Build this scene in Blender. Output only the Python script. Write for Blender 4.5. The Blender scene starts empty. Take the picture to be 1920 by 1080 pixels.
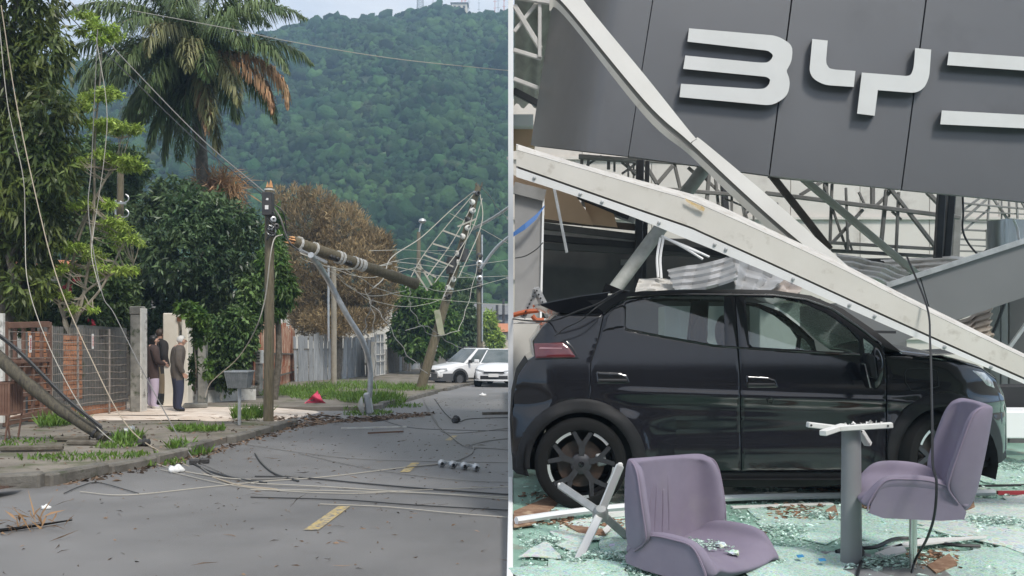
import bpy, bmesh, math, random
import numpy as np
from mathutils import Vector, Matrix
from math import sin, cos, pi, radians, sqrt, atan2
random.seed(7)
rng = np.random.default_rng(7)
SC = bpy.context.scene
COL = SC.collection
# ------------------------------------------------------------------ camera, sky, sun, exposure
EYE = 1.3
FPX = 1700.0
cam_d = bpy.data.cameras.new('camera')
cam = bpy.data.objects.new('camera', cam_d)
COL.objects.link(cam)
cam.location = (0, 0, EYE)
cam.rotation_euler = (radians(90), 0, 0)
cam_d.sensor_width = 36.0
cam_d.lens = 36.0 * FPX / 1920.0
cam_d.shift_y = 80.0 / 1920.0
cam_d.clip_start = 0.05
cam_d.clip_end = 6000.0
SC.camera = cam

SUN_EL, SUN_AZ = radians(52), radians(150)      # azimuth clockwise from +Y
world = bpy.data.worlds.new('World')
SC.world = world
world.use_nodes = True
_n, _l = world.node_tree.nodes, world.node_tree.links
_bg = _n['Background']
_sky = _n.new('ShaderNodeTexSky')
_sky.sky_type = 'NISHITA'
_sky.sun_disc = False
_sky.sun_elevation = SUN_EL
_sky.sun_rotation = SUN_AZ
_sky.dust_density = 2.0
_tc = _n.new('ShaderNodeTexCoord')
_mp = _n.new('ShaderNodeMapping')
_mp.inputs['Scale'].default_value = (1.0, 1.0, 3.2)
_nz = _n.new('ShaderNodeTexNoise')
_nz.inputs['Scale'].default_value = 2.2
_nz.inputs['Detail'].default_value = 6.0
_nz.inputs['Roughness'].default_value = 0.55
_rp = _n.new('ShaderNodeValToRGB')
_rp.color_ramp.elements[0].position = 0.36
_rp.color_ramp.elements[0].color = (0.42, 0.42, 0.42, 1)
_rp.color_ramp.elements[1].position = 0.62
_rp.color_ramp.elements[1].color = (0.96, 0.96, 0.96, 1)
_mx = _n.new('ShaderNodeMix')
_mx.data_type = 'RGBA'
_mx.inputs['B'].default_value = (6.4, 6.4, 6.45, 1)
_l.new(_tc.outputs['Generated'], _mp.inputs['Vector'])
_l.new(_mp.outputs['Vector'], _nz.inputs['Vector'])
_l.new(_nz.outputs['Fac'], _rp.inputs['Fac'])
_l.new(_rp.outputs['Color'], _mx.inputs['Factor'])
_l.new(_sky.outputs['Color'], _mx.inputs['A'])
_l.new(_mx.outputs['Result'], _bg.inputs['Color'])
_bg.inputs['Strength'].default_value = 0.1

sun_d = bpy.data.lights.new('sun', 'SUN')
sun_d.energy = 2.1
sun_d.angle = radians(12)
sun_d.color = (1.0, 0.96, 0.9)
sun = bpy.data.objects.new('sun', sun_d)
COL.objects.link(sun)
_dir = Vector((sin(SUN_AZ) * cos(SUN_EL), cos(SUN_AZ) * cos(SUN_EL), sin(SUN_EL)))
sun.rotation_euler = _dir.to_track_quat('Z', 'Y').to_euler()

SC.view_settings.view_transform = 'Standard'
SC.view_settings.look = 'None'
SC.view_settings.exposure = 0.8
SC.view_settings.gamma = 1.0
SC.view_settings.use_curve_mapping = False
SC.render.engine = 'CYCLES'
SC.cycles.use_denoising = True
SC.cycles.max_bounces = 8
SC.cycles.transparent_max_bounces = 16
SC.cycles.volume_bounces = 1

# ------------------------------------------------------------------ pixel <-> place
def P(px, py, d):
    return Vector(((px - 960) / FPX * d, d, EYE - (py - 620) / FPX * d))
def zg(y):
    return 0.07 - 0.0275 * min(max(y, 3.6), 45.0)
def G(px, py, up=0.0):                     # point of the street ground seen at a pixel
    d = (1.23 - up) * FPX / max(py - 620 - 0.0275 * FPX, 1.0)
    if d > 45:
        d = (EYE + 1.1675 - up) * FPX / max(py - 620, 1.0)
    return Vector(((px - 960) / FPX * d, d, zg(d) + up))
def F(px, py, z=0.0):                      # point of the showroom floor seen at a pixel
    d = (EYE - z) * FPX / (py - 620)
    return Vector(((px - 960) / FPX * d, d, z))
class Wall:
    """Vertical plane through two ground points; at() gives its point seen at a pixel."""
    def __init__(s, a, b):
        s.a, s.b = Vector(a), Vector(b)
        t = s.b - s.a; t.z = 0
        s.L = t.length
        s.t = t.normalized()
        s.n = Vector((s.t.y, -s.t.x, 0))
        if s.n.y > 0: s.n = -s.n           # towards the camera side
    def at(s, px, py=None, out=0.0):
        k = (px - 960) / FPX
        o = s.a + s.n * out
        u = (k * o.y - o.x) / (s.t.x - k * s.t.y)
        d = o.y + s.t.y * u
        z = 0.0 if py is None else EYE - (py - 620) / FPX * d
        return Vector((o.x + s.t.x * u, d, z))
    def u(s, px):
        return (s.at(px) - s.a).dot(s.t)
    def p(s, u, z, out=0.0):
        q = s.a + s.t * u + s.n * out
        return Vector((q.x, q.y, zg(q.y) + z))

# ------------------------------------------------------------------ objects
def tag(o, label=None, cat=None, group=None, kind=None):
    if label: o['label'] = label
    if cat: o['category'] = cat
    if group: o['group'] = group
    if kind: o['kind'] = kind
    return o
def world_of(o):
    m = Matrix.LocRotScale(o.location, o.rotation_euler, o.scale)
    if o.parent:
        return world_of(o.parent) @ o.matrix_parent_inverse @ m
    return m
def setpar(o, parent):
    if parent is not None:
        o.parent = parent
        o.matrix_parent_inverse = world_of(parent).inverted()
def thing(name, label, cat, loc=(0, 0, 0), group=None, kind=None):
    o = bpy.data.objects.new(name, None)
    o.empty_display_size = 0.1
    COL.objects.link(o)
    o.location = loc
    return tag(o, label, cat, group, kind)
def copy_tree(o, parent=None):
    c = o.copy()
    COL.objects.link(c)
    if parent is not None:
        c.parent = parent
    for ch in list(o.children):
        copy_tree(ch, c)
    return c
def orth(d):
    d = d.normalized()
    a = Vector((0, 0, 1)) if abs(d.z) < 0.95 else Vector((1, 0, 0))
    u = d.cross(a).normalized()
    return u, u.cross(d).normalized()
def spline(pts, n=8):
    """Catmull-Rom through points."""
    p = [Vector(q) for q in pts]
    if len(p) < 3:
        return [p[0].lerp(p[-1], i / n) for i in range(n + 1)]
    p = [p[0] * 2 - p[1]] + p + [p[-1] * 2 - p[-2]]
    out = []
    for i in range(1, len(p) - 2):
        for k in range(n):
            t = k / n
            a, b, c, d = p[i - 1], p[i], p[i + 1], p[i + 2]
            out.append(0.5 * ((2 * b) + (c - a) * t + (2 * a - 5 * b + 4 * c - d) * t * t + (3 * b - a - 3 * c + d) * t ** 3))
    out.append(p[-2])
    return out
class MB:
    def __init__(s):
        s.v, s.f, s.mi = [], [], []
    def add(s, verts, faces, m=0):
        b = len(s.v)
        s.v += [tuple(q) for q in verts]
        s.f += [tuple(b + i for i in f) for f in faces]
        s.mi += [m] * len(faces)
        return s
    def frame_box(s, c, ax, ay, az, m=0, bev=0.0):
        """Box from centre and three half-axis vectors, edges chamfered by bev."""
        c, ax, ay, az = Vector(c), Vector(ax), Vector(ay), Vector(az)
        if bev <= 0:
            vs = [c + ax * i + ay * j + az * k for k in (-1, 1) for j in (-1, 1) for i in (-1, 1)]
            return s.add(vs, [(0, 2, 3, 1), (4, 5, 7, 6), (0, 1, 5, 4), (2, 6, 7, 3), (0, 4, 6, 2), (1, 3, 7, 5)], m)
        lx, ly, lz = ax.length, ay.length, az.length
        bev = min(bev, 0.45 * min(lx, ly, lz))
        ux, uy, uz = ax / lx, ay / ly, az / lz
        bm = bmesh.new()
        bmesh.ops.create_cube(bm, size=2.0)
        for v in bm.verts:
            v.co = Vector((v.co.x * lx, v.co.y * ly, v.co.z * lz))
        bmesh.ops.bevel(bm, geom=list(bm.edges), offset=bev, segments=1, affect='EDGES')
        bm.verts.index_update()
        vs = [c + ux * v.co.x + uy * v.co.y + uz * v.co.z for v in bm.verts]
        fs = [[v.index for v in f.verts] for f in bm.faces]
        bm.free()
        return s.add(vs, fs, m)
    def box(s, c, size, rz=0.0, m=0, bev=0.0):
        x, y, z = size
        return s.frame_box(c, Vector((cos(rz), sin(rz), 0)) * x / 2, Vector((-sin(rz), cos(rz), 0)) * y / 2, Vector((0, 0, z / 2)), m, bev)
    def bar(s, p, q, w, h=None, m=0, up=None, bev=0.0):
        p, q = Vector(p), Vector(q)
        h = w if h is None else h
        d = q - p
        if up is None:
            u, v = orth(d)
        else:
            u = d.cross(Vector(up)).normalized()
            v = u.cross(d).normalized()
        return s.frame_box((p + q) / 2, d / 2, u * w / 2, v * h / 2, m, bev)
    def tube(s, pts, r, n=6, m=0, cap=True):
        pts = [Vector(p) for p in pts]
        if not hasattr(r, '__len__'):
            r = [r] * len(pts)
        vs, fs = [], []
        d0 = (pts[1] - pts[0]).normalized()
        u, _ = orth(d0)
        for i, p in enumerate(pts):
            d = (pts[min(i + 1, len(pts) - 1)] - pts[max(i - 1, 0)])
            d = d.normalized() if d.length > 1e-9 else d0
            u = (u - d * u.dot(d))
            u = u.normalized() if u.length > 1e-6 else orth(d)[0]
            w = d.cross(u)
            for k in range(n):
                a = 2 * pi * k / n
                vs.append(p + (u * cos(a) + w * sin(a)) * r[i])
        for i in range(len(pts) - 1):
            for k in range(n):
                k2 = (k + 1) % n
                fs.append((i * n + k, i * n + k2, (i + 1) * n + k2, (i + 1) * n + k))
        if cap:
            fs.append(tuple(range(n - 1, -1, -1)))
            fs.append(tuple((len(pts) - 1) * n + k for k in range(n)))
        return s.add(vs, fs, m)
    def lathe(s, prof, c, axis=(0, 0, 1), n=24, m=0):
        """prof: (radius, height) list."""
        ax = Vector(axis).normalized()
        u, w = orth(ax)
        c = Vector(c)
        vs, fs = [], []
        for r, h in prof:
            for k in range(n):
                a = 2 * pi * k / n
                vs.append(c + ax * h + (u * cos(a) + w * sin(a)) * r)
        for i in range(len(prof) - 1):
            for k in range(n):
                k2 = (k + 1) % n
                fs.append((i * n + k, i * n + k2, (i + 1) * n + k2, (i + 1) * n + k))
        return s.add(vs, fs, m)
    def prism(s, poly, vec, m=0):
        """Polygon (3-D points) extruded along vec, both ends capped."""
        vec = Vector(vec)
        a = [Vector(p) for p in poly]
        n = len(a)
        fs = [tuple(range(n - 1, -1, -1)), tuple(range(n, 2 * n))]
        fs += [(i, (i + 1) % n, n + (i + 1) % n, n + i) for i in range(n)]
        return s.add(a + [p + vec for p in a], fs, m)
    def grid(s, rows, m=0, close=False):
        n = len(rows[0])
        vs = [p for r in rows for p in r]
        fs = []
        for i in range(len(rows) - 1):
            for k in range(n if close else n - 1):
                k2 = (k + 1) % n
                fs.append((i * n + k, i * n + k2, (i + 1) * n + k2, (i + 1) * n + k))
        return s.add(vs, fs, m)
    def build(s, name, mat, parent=None, smooth=False, label=None, cat=None, group=None, kind=None, fix=True):
        me = bpy.data.meshes.new(name)
        me.from_pydata(s.v, [], s.f)
        if fix:
            bm = bmesh.new(); bm.from_mesh(me)
            bmesh.ops.recalc_face_normals(bm, faces=bm.faces)
            bm.to_mesh(me); bm.free()
        mats = mat if isinstance(mat, (list, tuple)) else [mat]
        for mm in mats: me.materials.append(mm)
        if len(mats) > 1:
            me.polygons.foreach_set('material_index', s.mi)
        if smooth:
            me.polygons.foreach_set('use_smooth', [True] * len(me.polygons))
            if smooth != 'all':
                me.set_sharp_from_angle(angle=radians(40))
        me.update()
        o = bpy.data.objects.new(name, me)
        COL.objects.link(o)
        setpar(o, parent)
        return tag(o, label, cat, group, kind)
def np_mesh(name, v, f, mat, parent=None, tint=None, smooth=False, **k):
    """Mesh from numpy arrays; tint = one grey-to-colour value per vertex kept as the leaf's own colour."""
    me = bpy.data.meshes.new(name)
    v = np.asarray(v, np.float32).reshape(-1, 3)
    f = np.asarray(f, np.int32)
    n = f.shape[1]
    me.vertices.add(len(v)); me.vertices.foreach_set('co', v.ravel())
    me.loops.add(f.size); me.loops.foreach_set('vertex_index', f.ravel())
    me.polygons.add(len(f))
    me.polygons.foreach_set('loop_start', np.arange(0, f.size, n, dtype=np.int32))
    me.update(calc_edges=True)
    if tint is not None:
        a = me.attributes.new('tint', 'FLOAT', 'POINT')
        a.data.foreach_set('value', np.asarray(tint, np.float32))
    if smooth:
        me.polygons.foreach_set('use_smooth', [True] * len(f))
    mats = mat if isinstance(mat, (list, tuple)) else [mat]
    for mm in mats: me.materials.append(mm)
    me.validate()
    o = bpy.data.objects.new(name, me)
    COL.objects.link(o)
    setpar(o, parent)
    return tag(o, **k)
def gridfill(outer, holes=(), step=0.02):
    """Fine quad grid that fills a polygon with holes, its rim snapped to the outline."""
    O = np.array(outer, float)
    loops = [O] + [np.array(h, float) for h in holes]
    lo, hi = O.min(0) - step, O.max(0) + step
    nx, ny = int((hi[0] - lo[0]) / step) + 2, int((hi[1] - lo[1]) / step) + 2
    X = lo[0] + step * np.arange(nx + 1); Y = lo[1] + step * np.arange(ny + 1)
    cx, cy = np.meshgrid(X[:-1] + step / 2, Y[:-1] + step / 2, indexing='ij')
    ins = np.zeros(cx.shape, bool)
    for L in loops:
        a = L; b = np.roll(L, -1, 0)
        for (x1, y1), (x2, y2) in zip(a, b):
            if y1 == y2: continue
            c = (y1 > cy) != (y2 > cy)
            ins ^= c & (cx < (x2 - x1) * (cy - y1) / (y2 - y1) + x1)
    ii, jj = np.nonzero(ins)
    vid = lambda i, j: i * (ny + 1) + j
    q = np.stack([vid(ii, jj), vid(ii + 1, jj), vid(ii + 1, jj + 1), vid(ii, jj + 1)], 1)
    used, inv = np.unique(q, return_inverse=True)
    q = inv.reshape(q.shape)
    V = np.stack([X[used // (ny + 1)], Y[used % (ny + 1)]], 1)
    e = np.concatenate([q[:, [0, 1]], q[:, [1, 2]], q[:, [2, 3]], q[:, [3, 0]]])
    key = np.sort(e, 1)
    k1 = key[:, 0].astype(np.int64) * len(V) + key[:, 1]
    _, idx, cnt = np.unique(k1, return_index=True, return_counts=True)
    be = e[idx[cnt == 1]]
    bv = np.unique(be)
    A = np.concatenate(loops); B = np.concatenate([np.roll(L, -1, 0) for L in loops])
    AB = B - A; L2 = (AB ** 2).sum(1) + 1e-12
    def near(pts):
        t = (((pts[:, None] - A[None]) * AB[None]).sum(2) / L2).clip(0, 1)
        c = A[None] + AB[None] * t[..., None]
        d = np.sqrt(((pts[:, None] - c) ** 2).sum(2))
        k = d.argmin(1); r = np.arange(len(pts))
        return c[r, k], d[r, k]
    c, d = near(V[bv])
    V[bv] = np.where((d < 1.5 * step)[:, None], c, V[bv])
    # corners: the rim vertex closest to each outline corner moves onto it
    for p in A:
        dd = ((V[bv] - p) ** 2).sum(1)
        if dd.min() < (0.8 * step) ** 2: V[bv[dd.argmin()]] = p
    dist = np.concatenate([near(V[i:i + 4000])[1] for i in range(0, len(V), 4000)])
    dist[bv] = 0
    return V, q, be, dist
def arc(cx, cy, r, a0, a1, n=14, ry=None):
    ry = r if ry is None else ry
    return [(cx + r * cos(radians(a0 + (a1 - a0) * i / n)), cy - ry * sin(radians(a0 + (a1 - a0) * i / n))) for i in range(n + 1)]

# ------------------------------------------------------------------ materials
def M(name, c1, c2=None, rough=0.6, metal=0.0, scale=4.0, detail=6.0, lo=0.35, hi=0.65, bump=0.0, bscale=40.0,
      c3=None, scale3=30.0, lo3=0.55, hi3=0.7, coat=0.0, tint=False, rough2=None, spec=0.5, stretch=None, trans=0.0, island=0.0, bdist=0.02):
    m = bpy.data.materials.new(name)
    m.use_nodes = True
    n, l = m.node_tree.nodes, m.node_tree.links
    b = n['Principled BSDF']
    b.inputs['Roughness'].default_value = rough
    b.inputs['Metallic'].default_value = metal
    b.inputs['Specular IOR Level'].default_value = spec
    b.inputs['Coat Weight'].default_value = coat
    b.inputs['Coat Roughness'].default_value = 0.05
    tc = n.new('ShaderNodeTexCoord')
    vec = tc.outputs['Object']
    if stretch:
        mp = n.new('ShaderNodeMapping'); mp.inputs['Scale'].default_value = stretch
        l.new(vec, mp.inputs['Vector']); vec = mp.outputs['Vector']
    def noise(sc, det=detail, rgh=0.6):
        t = n.new('ShaderNodeTexNoise')
        t.inputs['Scale'].default_value = sc; t.inputs['Detail'].default_value = det; t.inputs['Roughness'].default_value = rgh
        l.new(vec, t.inputs['Vector'])
        return t.outputs['Fac']
    def rng_(v, a, c):
        r = n.new('ShaderNodeMapRange')
        r.inputs['From Min'].default_value = a; r.inputs['From Max'].default_value = c
        l.new(v, r.inputs['Value'])
        return r.outputs['Result']
    def mix(f, a, c, mode='MIX'):
        x = n.new('ShaderNodeMix'); x.data_type = 'RGBA'; x.blend_type = mode
        if isinstance(f, float): x.inputs['Factor'].default_value = f
        else: l.new(f, x.inputs['Factor'])
        for s_, w in (('A', a), ('B', c)):
            if isinstance(w, tuple): x.inputs[s_].default_value = (*w[:3], 1)
            else: l.new(w, x.inputs[s_])
        return x.outputs['Result']
    col = tuple(c1)
    if c2:
        f1 = rng_(noise(scale), lo, hi)
        col = mix(f1, tuple(c1), tuple(c2))
        if rough2 is not None:
            r = n.new('ShaderNodeMapRange')
            r.inputs['To Min'].default_value = rough; r.inputs['To Max'].default_value = rough2
            l.new(f1, r.inputs['Value']); l.new(r.outputs['Result'], b.inputs['Roughness'])
    if c3:
        col = mix(rng_(noise(scale3), lo3, hi3), col, tuple(c3))
    def scaled(v, col):
        x = n.new('ShaderNodeVectorMath'); x.operation = 'SCALE'
        if isinstance(col, tuple): x.inputs[0].default_value = col[:3]
        else: l.new(col, x.inputs[0])
        l.new(v, x.inputs['Scale'])
        return x.outputs['Vector']
    if tint:
        a = n.new('ShaderNodeAttribute'); a.attribute_name = 'tint'
        col = scaled(a.outputs['Fac'], col)
    if island:
        g = n.new('ShaderNodeNewGeometry')
        oi = n.new('ShaderNodeObjectInfo')
        ad = n.new('ShaderNodeMath'); ad.operation = 'ADD'
        l.new(g.outputs['Random Per Island'], ad.inputs[0]); l.new(oi.outputs['Random'], ad.inputs[1])
        fr = n.new('ShaderNodeMath'); fr.operation = 'FRACT'; l.new(ad.outputs[0], fr.inputs[0])
        r = n.new('ShaderNodeMapRange')
        r.inputs['To Min'].default_value = 1 - island; r.inputs['To Max'].default_value = 1 + island
        l.new(fr.outputs[0], r.inputs['Value'])
        col = scaled(r.outputs['Result'], col)
    if isinstance(col, tuple): b.inputs['Base Color'].default_value = (*col[:3], 1)
    else: l.new(col, b.inputs['Base Color'])
    if bump:
        bn = n.new('ShaderNodeBump'); bn.inputs['Strength'].default_value = bump; bn.inputs['Distance'].default_value = bdist
        l.new(noise(bscale, 5.0), bn.inputs['Height']); l.new(bn.outputs['Normal'], b.inputs['Normal'])
    if trans:
        tr = n.new('ShaderNodeBsdfTranslucent'); ms = n.new('ShaderNodeMixShader'); ms.inputs['Fac'].default_value = trans
        if isinstance(col, tuple): tr.inputs['Color'].default_value = (*col[:3], 1)
        else: l.new(col, tr.inputs['Color'])
        l.new(b.outputs['BSDF'], ms.inputs[1]); l.new(tr.outputs['BSDF'], ms.inputs[2])
        l.new(ms.outputs['Shader'], n['Material Output'].inputs['Surface'])
    return m
def glass_mat(name, tint=(0.75, 0.85, 0.8), refl=0.12, rough=0.03, body=0.0, bodycol=(0.5, 0.6, 0.55)):
    m = bpy.data.materials.new(name); m.use_nodes = True
    n, l = m.node_tree.nodes, m.node_tree.links
    n.remove(n['Principled BSDF'])
    t = n.new('ShaderNodeBsdfTransparent'); t.inputs['Color'].default_value = (*tint, 1)
    g = n.new('ShaderNodeBsdfGlossy'); g.inputs['Roughness'].default_value = rough
    lw = n.new('ShaderNodeLayerWeight'); lw.inputs['Blend'].default_value = 0.5
    fr = n.new('ShaderNodeMath'); fr.operation = 'POWER'; fr.inputs[1].default_value = 5.0
    l.new(lw.outputs['Facing'], fr.inputs[0])
    ad = n.new('ShaderNodeMath'); ad.operation = 'ADD'; ad.inputs[1].default_value = refl; ad.use_clamp = True
    l.new(fr.outputs[0], ad.inputs[0])
    base = t.outputs['BSDF']
    if body:
        df = n.new('ShaderNodeBsdfDiffuse'); df.inputs['Color'].default_value = (*bodycol, 1)
        nz = n.new('ShaderNodeTexNoise'); nz.inputs['Scale'].default_value = 60.0; nz.inputs['Detail'].default_value = 8.0
        tc = n.new('ShaderNodeTexCoord'); l.new(tc.outputs['Object'], nz.inputs['Vector'])
        mr = n.new('ShaderNodeMapRange'); mr.inputs['From Min'].default_value = 0.35; mr.inputs['From Max'].default_value = 0.65
        mr.inputs['To Min'].default_value = body * 0.5; mr.inputs['To Max'].default_value = min(1.0, body * 1.5)
        l.new(nz.outputs['Fac'], mr.inputs['Value'])
        mb = n.new('ShaderNodeMixShader'); l.new(mr.outputs['Result'], mb.inputs['Fac'])
        l.new(base, mb.inputs[1]); l.new(df.outputs['BSDF'], mb.inputs[2]); base = mb.outputs['Shader']
    ms = n.new('ShaderNodeMixShader')
    l.new(ad.outputs[0], ms.inputs['Fac']); l.new(base, ms.inputs[1]); l.new(g.outputs['BSDF'], ms.inputs[2])
    l.new(ms.outputs['Shader'], n['Material Output'].inputs['Surface'])
    return m
# ------------------------------------------------------------------ material library
A_ = M('asphalt', (0.125, 0.12, 0.117), (0.21, 0.203, 0.197), rough=0.42, rough2=0.62, scale=0.45, detail=12, lo=0.34, hi=0.66,
       c3=(0.27, 0.26, 0.25), scale3=150, lo3=0.6, hi3=0.75, bump=0.5, bscale=260, bdist=0.006)
EARTH = M('earth', (0.07, 0.06, 0.045), (0.12, 0.105, 0.08), rough=0.9, scale=1.5, c3=(0.05, 0.075, 0.025), scale3=0.8, bump=0.6, bscale=25)
WALK = M('old_pavement', (0.14, 0.12, 0.095), (0.245, 0.215, 0.175), rough=0.8, scale=1.1, detail=10, lo=0.38, hi=0.62,
         c3=(0.085, 0.095, 0.04), scale3=1.7, lo3=0.52, hi3=0.66, bump=0.6, bscale=35)
KERB = M('kerb_concrete', (0.11, 0.1, 0.085), (0.19, 0.175, 0.15), rough=0.85, scale=4, c3=(0.07, 0.075, 0.045), scale3=7, bump=0.5, bscale=40, island=0.15)
APRON = M('pale_concrete', (0.6, 0.49, 0.39), (0.78, 0.68, 0.58), rough=0.75, scale=2.2, c3=(0.3, 0.19, 0.13), scale3=3, lo3=0.58, hi3=0.7, bump=0.4, bscale=30)
YELLOW = M('worn_yellow_paint', (0.5, 0.36, 0.11), (0.4, 0.33, 0.2), rough=0.6, scale=9, c3=(0.17, 0.165, 0.16), scale3=22, lo3=0.5, hi3=0.58)
WATER = M('muddy_water', (0.035, 0.03, 0.025), (0.06, 0.05, 0.04), rough=0.06, scale=2)
GRASS = M('grass', (0.09, 0.19, 0.025), (0.16, 0.25, 0.04), rough=0.6, scale=3, tint=True, trans=0.3)
HILLG = M('hill_ground', (0.03, 0.05, 0.02), (0.05, 0.08, 0.03), rough=0.9, scale=0.05)
HILLT = M('hill_canopy', (0.013, 0.04, 0.014), (0.04, 0.078, 0.024), rough=0.9, scale=0.035, detail=8, lo=0.35, hi=0.68, c3=(0.07, 0.075, 0.042),
          scale3=0.11, lo3=0.6, hi3=0.74, tint=True, bump=1.0, bscale=1.6, spec=0.15, bdist=0.5)
BARK = M('bark', (0.09, 0.075, 0.055), (0.17, 0.15, 0.12), rough=0.9, scale=9, bump=0.8, bscale=30)
POLEW = M('weathered_pole_wood', (0.115, 0.095, 0.06), (0.2, 0.165, 0.105), rough=0.8, scale=7, stretch=(6, 6, 0.6), c3=(0.1, 0.105, 0.05), scale3=5, bump=0.5, bscale=30)
RAWWOOD = M('splintered_wood', (0.55, 0.26, 0.11), (0.68, 0.38, 0.18), rough=0.8, scale=20)
WIREL = M('pale_wire', (0.42, 0.39, 0.33), rough=0.6)
WIRED = M('dark_cable', (0.035, 0.035, 0.035), rough=0.5)
WIREG = M('grey_wire', (0.2, 0.19, 0.175), rough=0.6)
METALG = M('galvanised_steel', (0.42, 0.43, 0.43), (0.55, 0.56, 0.56), rough=0.42, metal=0.6, scale=8)
DARKM = M('dark_metal', (0.03, 0.03, 0.032), (0.06, 0.055, 0.05), rough=0.5, scale=8)
WHITEP = M('old_white_paint', (0.55, 0.53, 0.48), (0.72, 0.7, 0.66), rough=0.7, scale=5, c3=(0.2, 0.19, 0.16), scale3=5, lo3=0.55, hi3=0.68, bump=0.3, bscale=25)
CREAMP = M('cream_plaster', (0.66, 0.6, 0.5), (0.74, 0.69, 0.6), rough=0.8, scale=3)
STONE = M('grey_plaster', (0.16, 0.155, 0.14), (0.3, 0.29, 0.26), rough=0.9, scale=4, c3=(0.07, 0.08, 0.05), scale3=6, bump=0.5, bscale=30)
CEMENT = M('dark_cement', (0.085, 0.09, 0.085), (0.15, 0.15, 0.14), rough=0.9, scale=5, c3=(0.06, 0.075, 0.045), scale3=5, bump=0.4, bscale=30)
BRICK = M('hollow_brick', (0.36, 0.15, 0.075), (0.48, 0.22, 0.11), rough=0.85, scale=9, c3=(0.17, 0.12, 0.09), scale3=12, lo3=0.56, hi3=0.68, island=0.18)
RUSTM = M('rusty_sheet', (0.62, 0.5, 0.36), (0.33, 0.09, 0.03), rough=0.75, scale=2.2, detail=9, lo=0.4, hi=0.52, stretch=(5, 5, 0.55), bump=0.3)
GREYWD = M('grey_boards', (0.24, 0.245, 0.245), (0.38, 0.39, 0.39), rough=0.8, scale=3, stretch=(6, 6, 0.5), c3=(0.12, 0.12, 0.11), scale3=4, island=0.22)
BROWNP = M('brown_paint', (0.15, 0.075, 0.05), (0.2, 0.115, 0.08), rough=0.7, scale=5, island=0.1)

# ------------------------------------------------------------------ ground of the street
ys = [-6, 3.6, 8, 12, 16, 20, 25, 30, 37, 45, 70, 130, 600, 3000]
xs = [-2500, -400, -60, -20, -8, -2, 0, 4, 15, 60, 400, 2500]
MB().grid([[(x, y, zg(y) - 0.03) for x in xs] for y in ys]).build('ground', EARTH, kind='structure')

KL = [(-4.9, 5.0), (-4.55, 7.0), (-4.36, 8.4), (-3.93, 10.7), (-3.9, 12.3), (-3.83, 15.1), (-3.7, 16.8), (-3.45, 18.4), (-3.06, 20.5), (-2.45, 29.0), (-1.9, 36), (-0.4, 47), (3, 60), (10, 75)]
def kx(y):
    for (x0, y0), (x1, y1) in zip(KL, KL[1:]):
        if y <= y1: return x0 + (x1 - x0) * (y - y0) / (y1 - y0)
    return KL[-1][0]
ry_ = [2.9, 3.6] + [4.5 + 1.0 * i for i in range(41)] + [50, 60, 75]
MB().grid([[(kx(y) - 1.2 + (0 - kx(y) + 1.2) * i / 4 if y < 34 else kx(y) - 1.2 + 4.0 * i, y, zg(y)) for i in range(5)] for y in ry_]).build('road', A_, kind='structure')
SW = 0.09
def walk_strip(name, y0, y1, xl, mat, up, x_in=0.13, step=0.5):
    n = max(2, int((y1 - y0) / step))
    rows = []
    for i in range(n + 1):
        y = y0 + (y1 - y0) * i / n
        xr = kx(y) - x_in
        rows.append([(xl, y, zg(y) - 0.02), (xl, y, zg(y) + up)] + [(xl + (xr - xl) * t, y, zg(y) + up + 0.012 * sin(7.3 * y + 9 * t) * (0.3 if t in (0, 1) else 1)) for t in (0.2, 0.4, 0.6, 0.8, 0.93)] + [(xr, y, zg(y) + up - 0.008), (xr, y, zg(y) - 0.02)])
    rows = [[(p[0], p[1], zg(p[1]) - .05) for p in rows[0]]] + rows + [[(p[0], p[1], zg(p[1]) - .05) for p in rows[-1]]]
    return MB().grid(rows).build(name, mat, smooth=True, kind='structure')
walk_strip('pavement', 8.6, 15.95, -13.5, WALK, SW)
walk_strip('pavement', 20.25, 62, -15, WALK, SW)
# sloping driveway of pale concrete slabs between the two kerbs
ap = tag(thing('driveway', None, None), kind='structure')
for (a, b, l, r) in ((16.0, 17.3, -10.0, -6.2), (17.32, 18.7, -10.0, -6.4), (16.0, 17.1, -6.18, -3.9), (17.12, 18.7, -6.38, -3.75), (18.72, 20.2, -7.28, -3.35), (18.72, 21.8, -10.2, -7.3)):
    h = lambda x: SW + 0.004 - max(0, (x + 5.6)) * 0.07
    MB().grid([[(l, y, zg(y) - 0.05)] + [(x, y, zg(y) + h(x) + rng.normal(0, 0.006)) for x in np.linspace(l, r, 5)] + [(r, y, zg(y) - 0.05)] for y in np.linspace(a, b, 4)]).build('slab', APRON, ap)
# mud and water in the gutter on the near left
rows = []
for i, y in enumerate(np.linspace(5.2, 8.6, 12)):
    rows.append([(-9.5 + 0.4 * k + (kx(y) + 9.3) * 0 , y, zg(y) + 0.10 * (1 - k / 12) + 0.01 + 0.02 * sin(5 * y + k * 2.1)) for k in range(13)])
MB().grid([[(min(p[0], kx(p[1]) - 0.1 + 0.03 * sin(9 * p[1])), p[1], p[2]) for p in r] for r in rows]).build('muddy_verge', WALK, smooth=True, kind='structure')
pud = [(-5.1, 6.9), (-4.75, 7.0), (-4.5, 7.45), (-4.38, 8.0), (-4.45, 8.25), (-4.8, 7.95), (-5.05, 7.5), (-5.4, 7.3)]
MB().add([(x, y, zg(y) + 0.075) for x, y in pud], [tuple(range(8))]).build('puddle', WATER, kind='structure')
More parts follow.
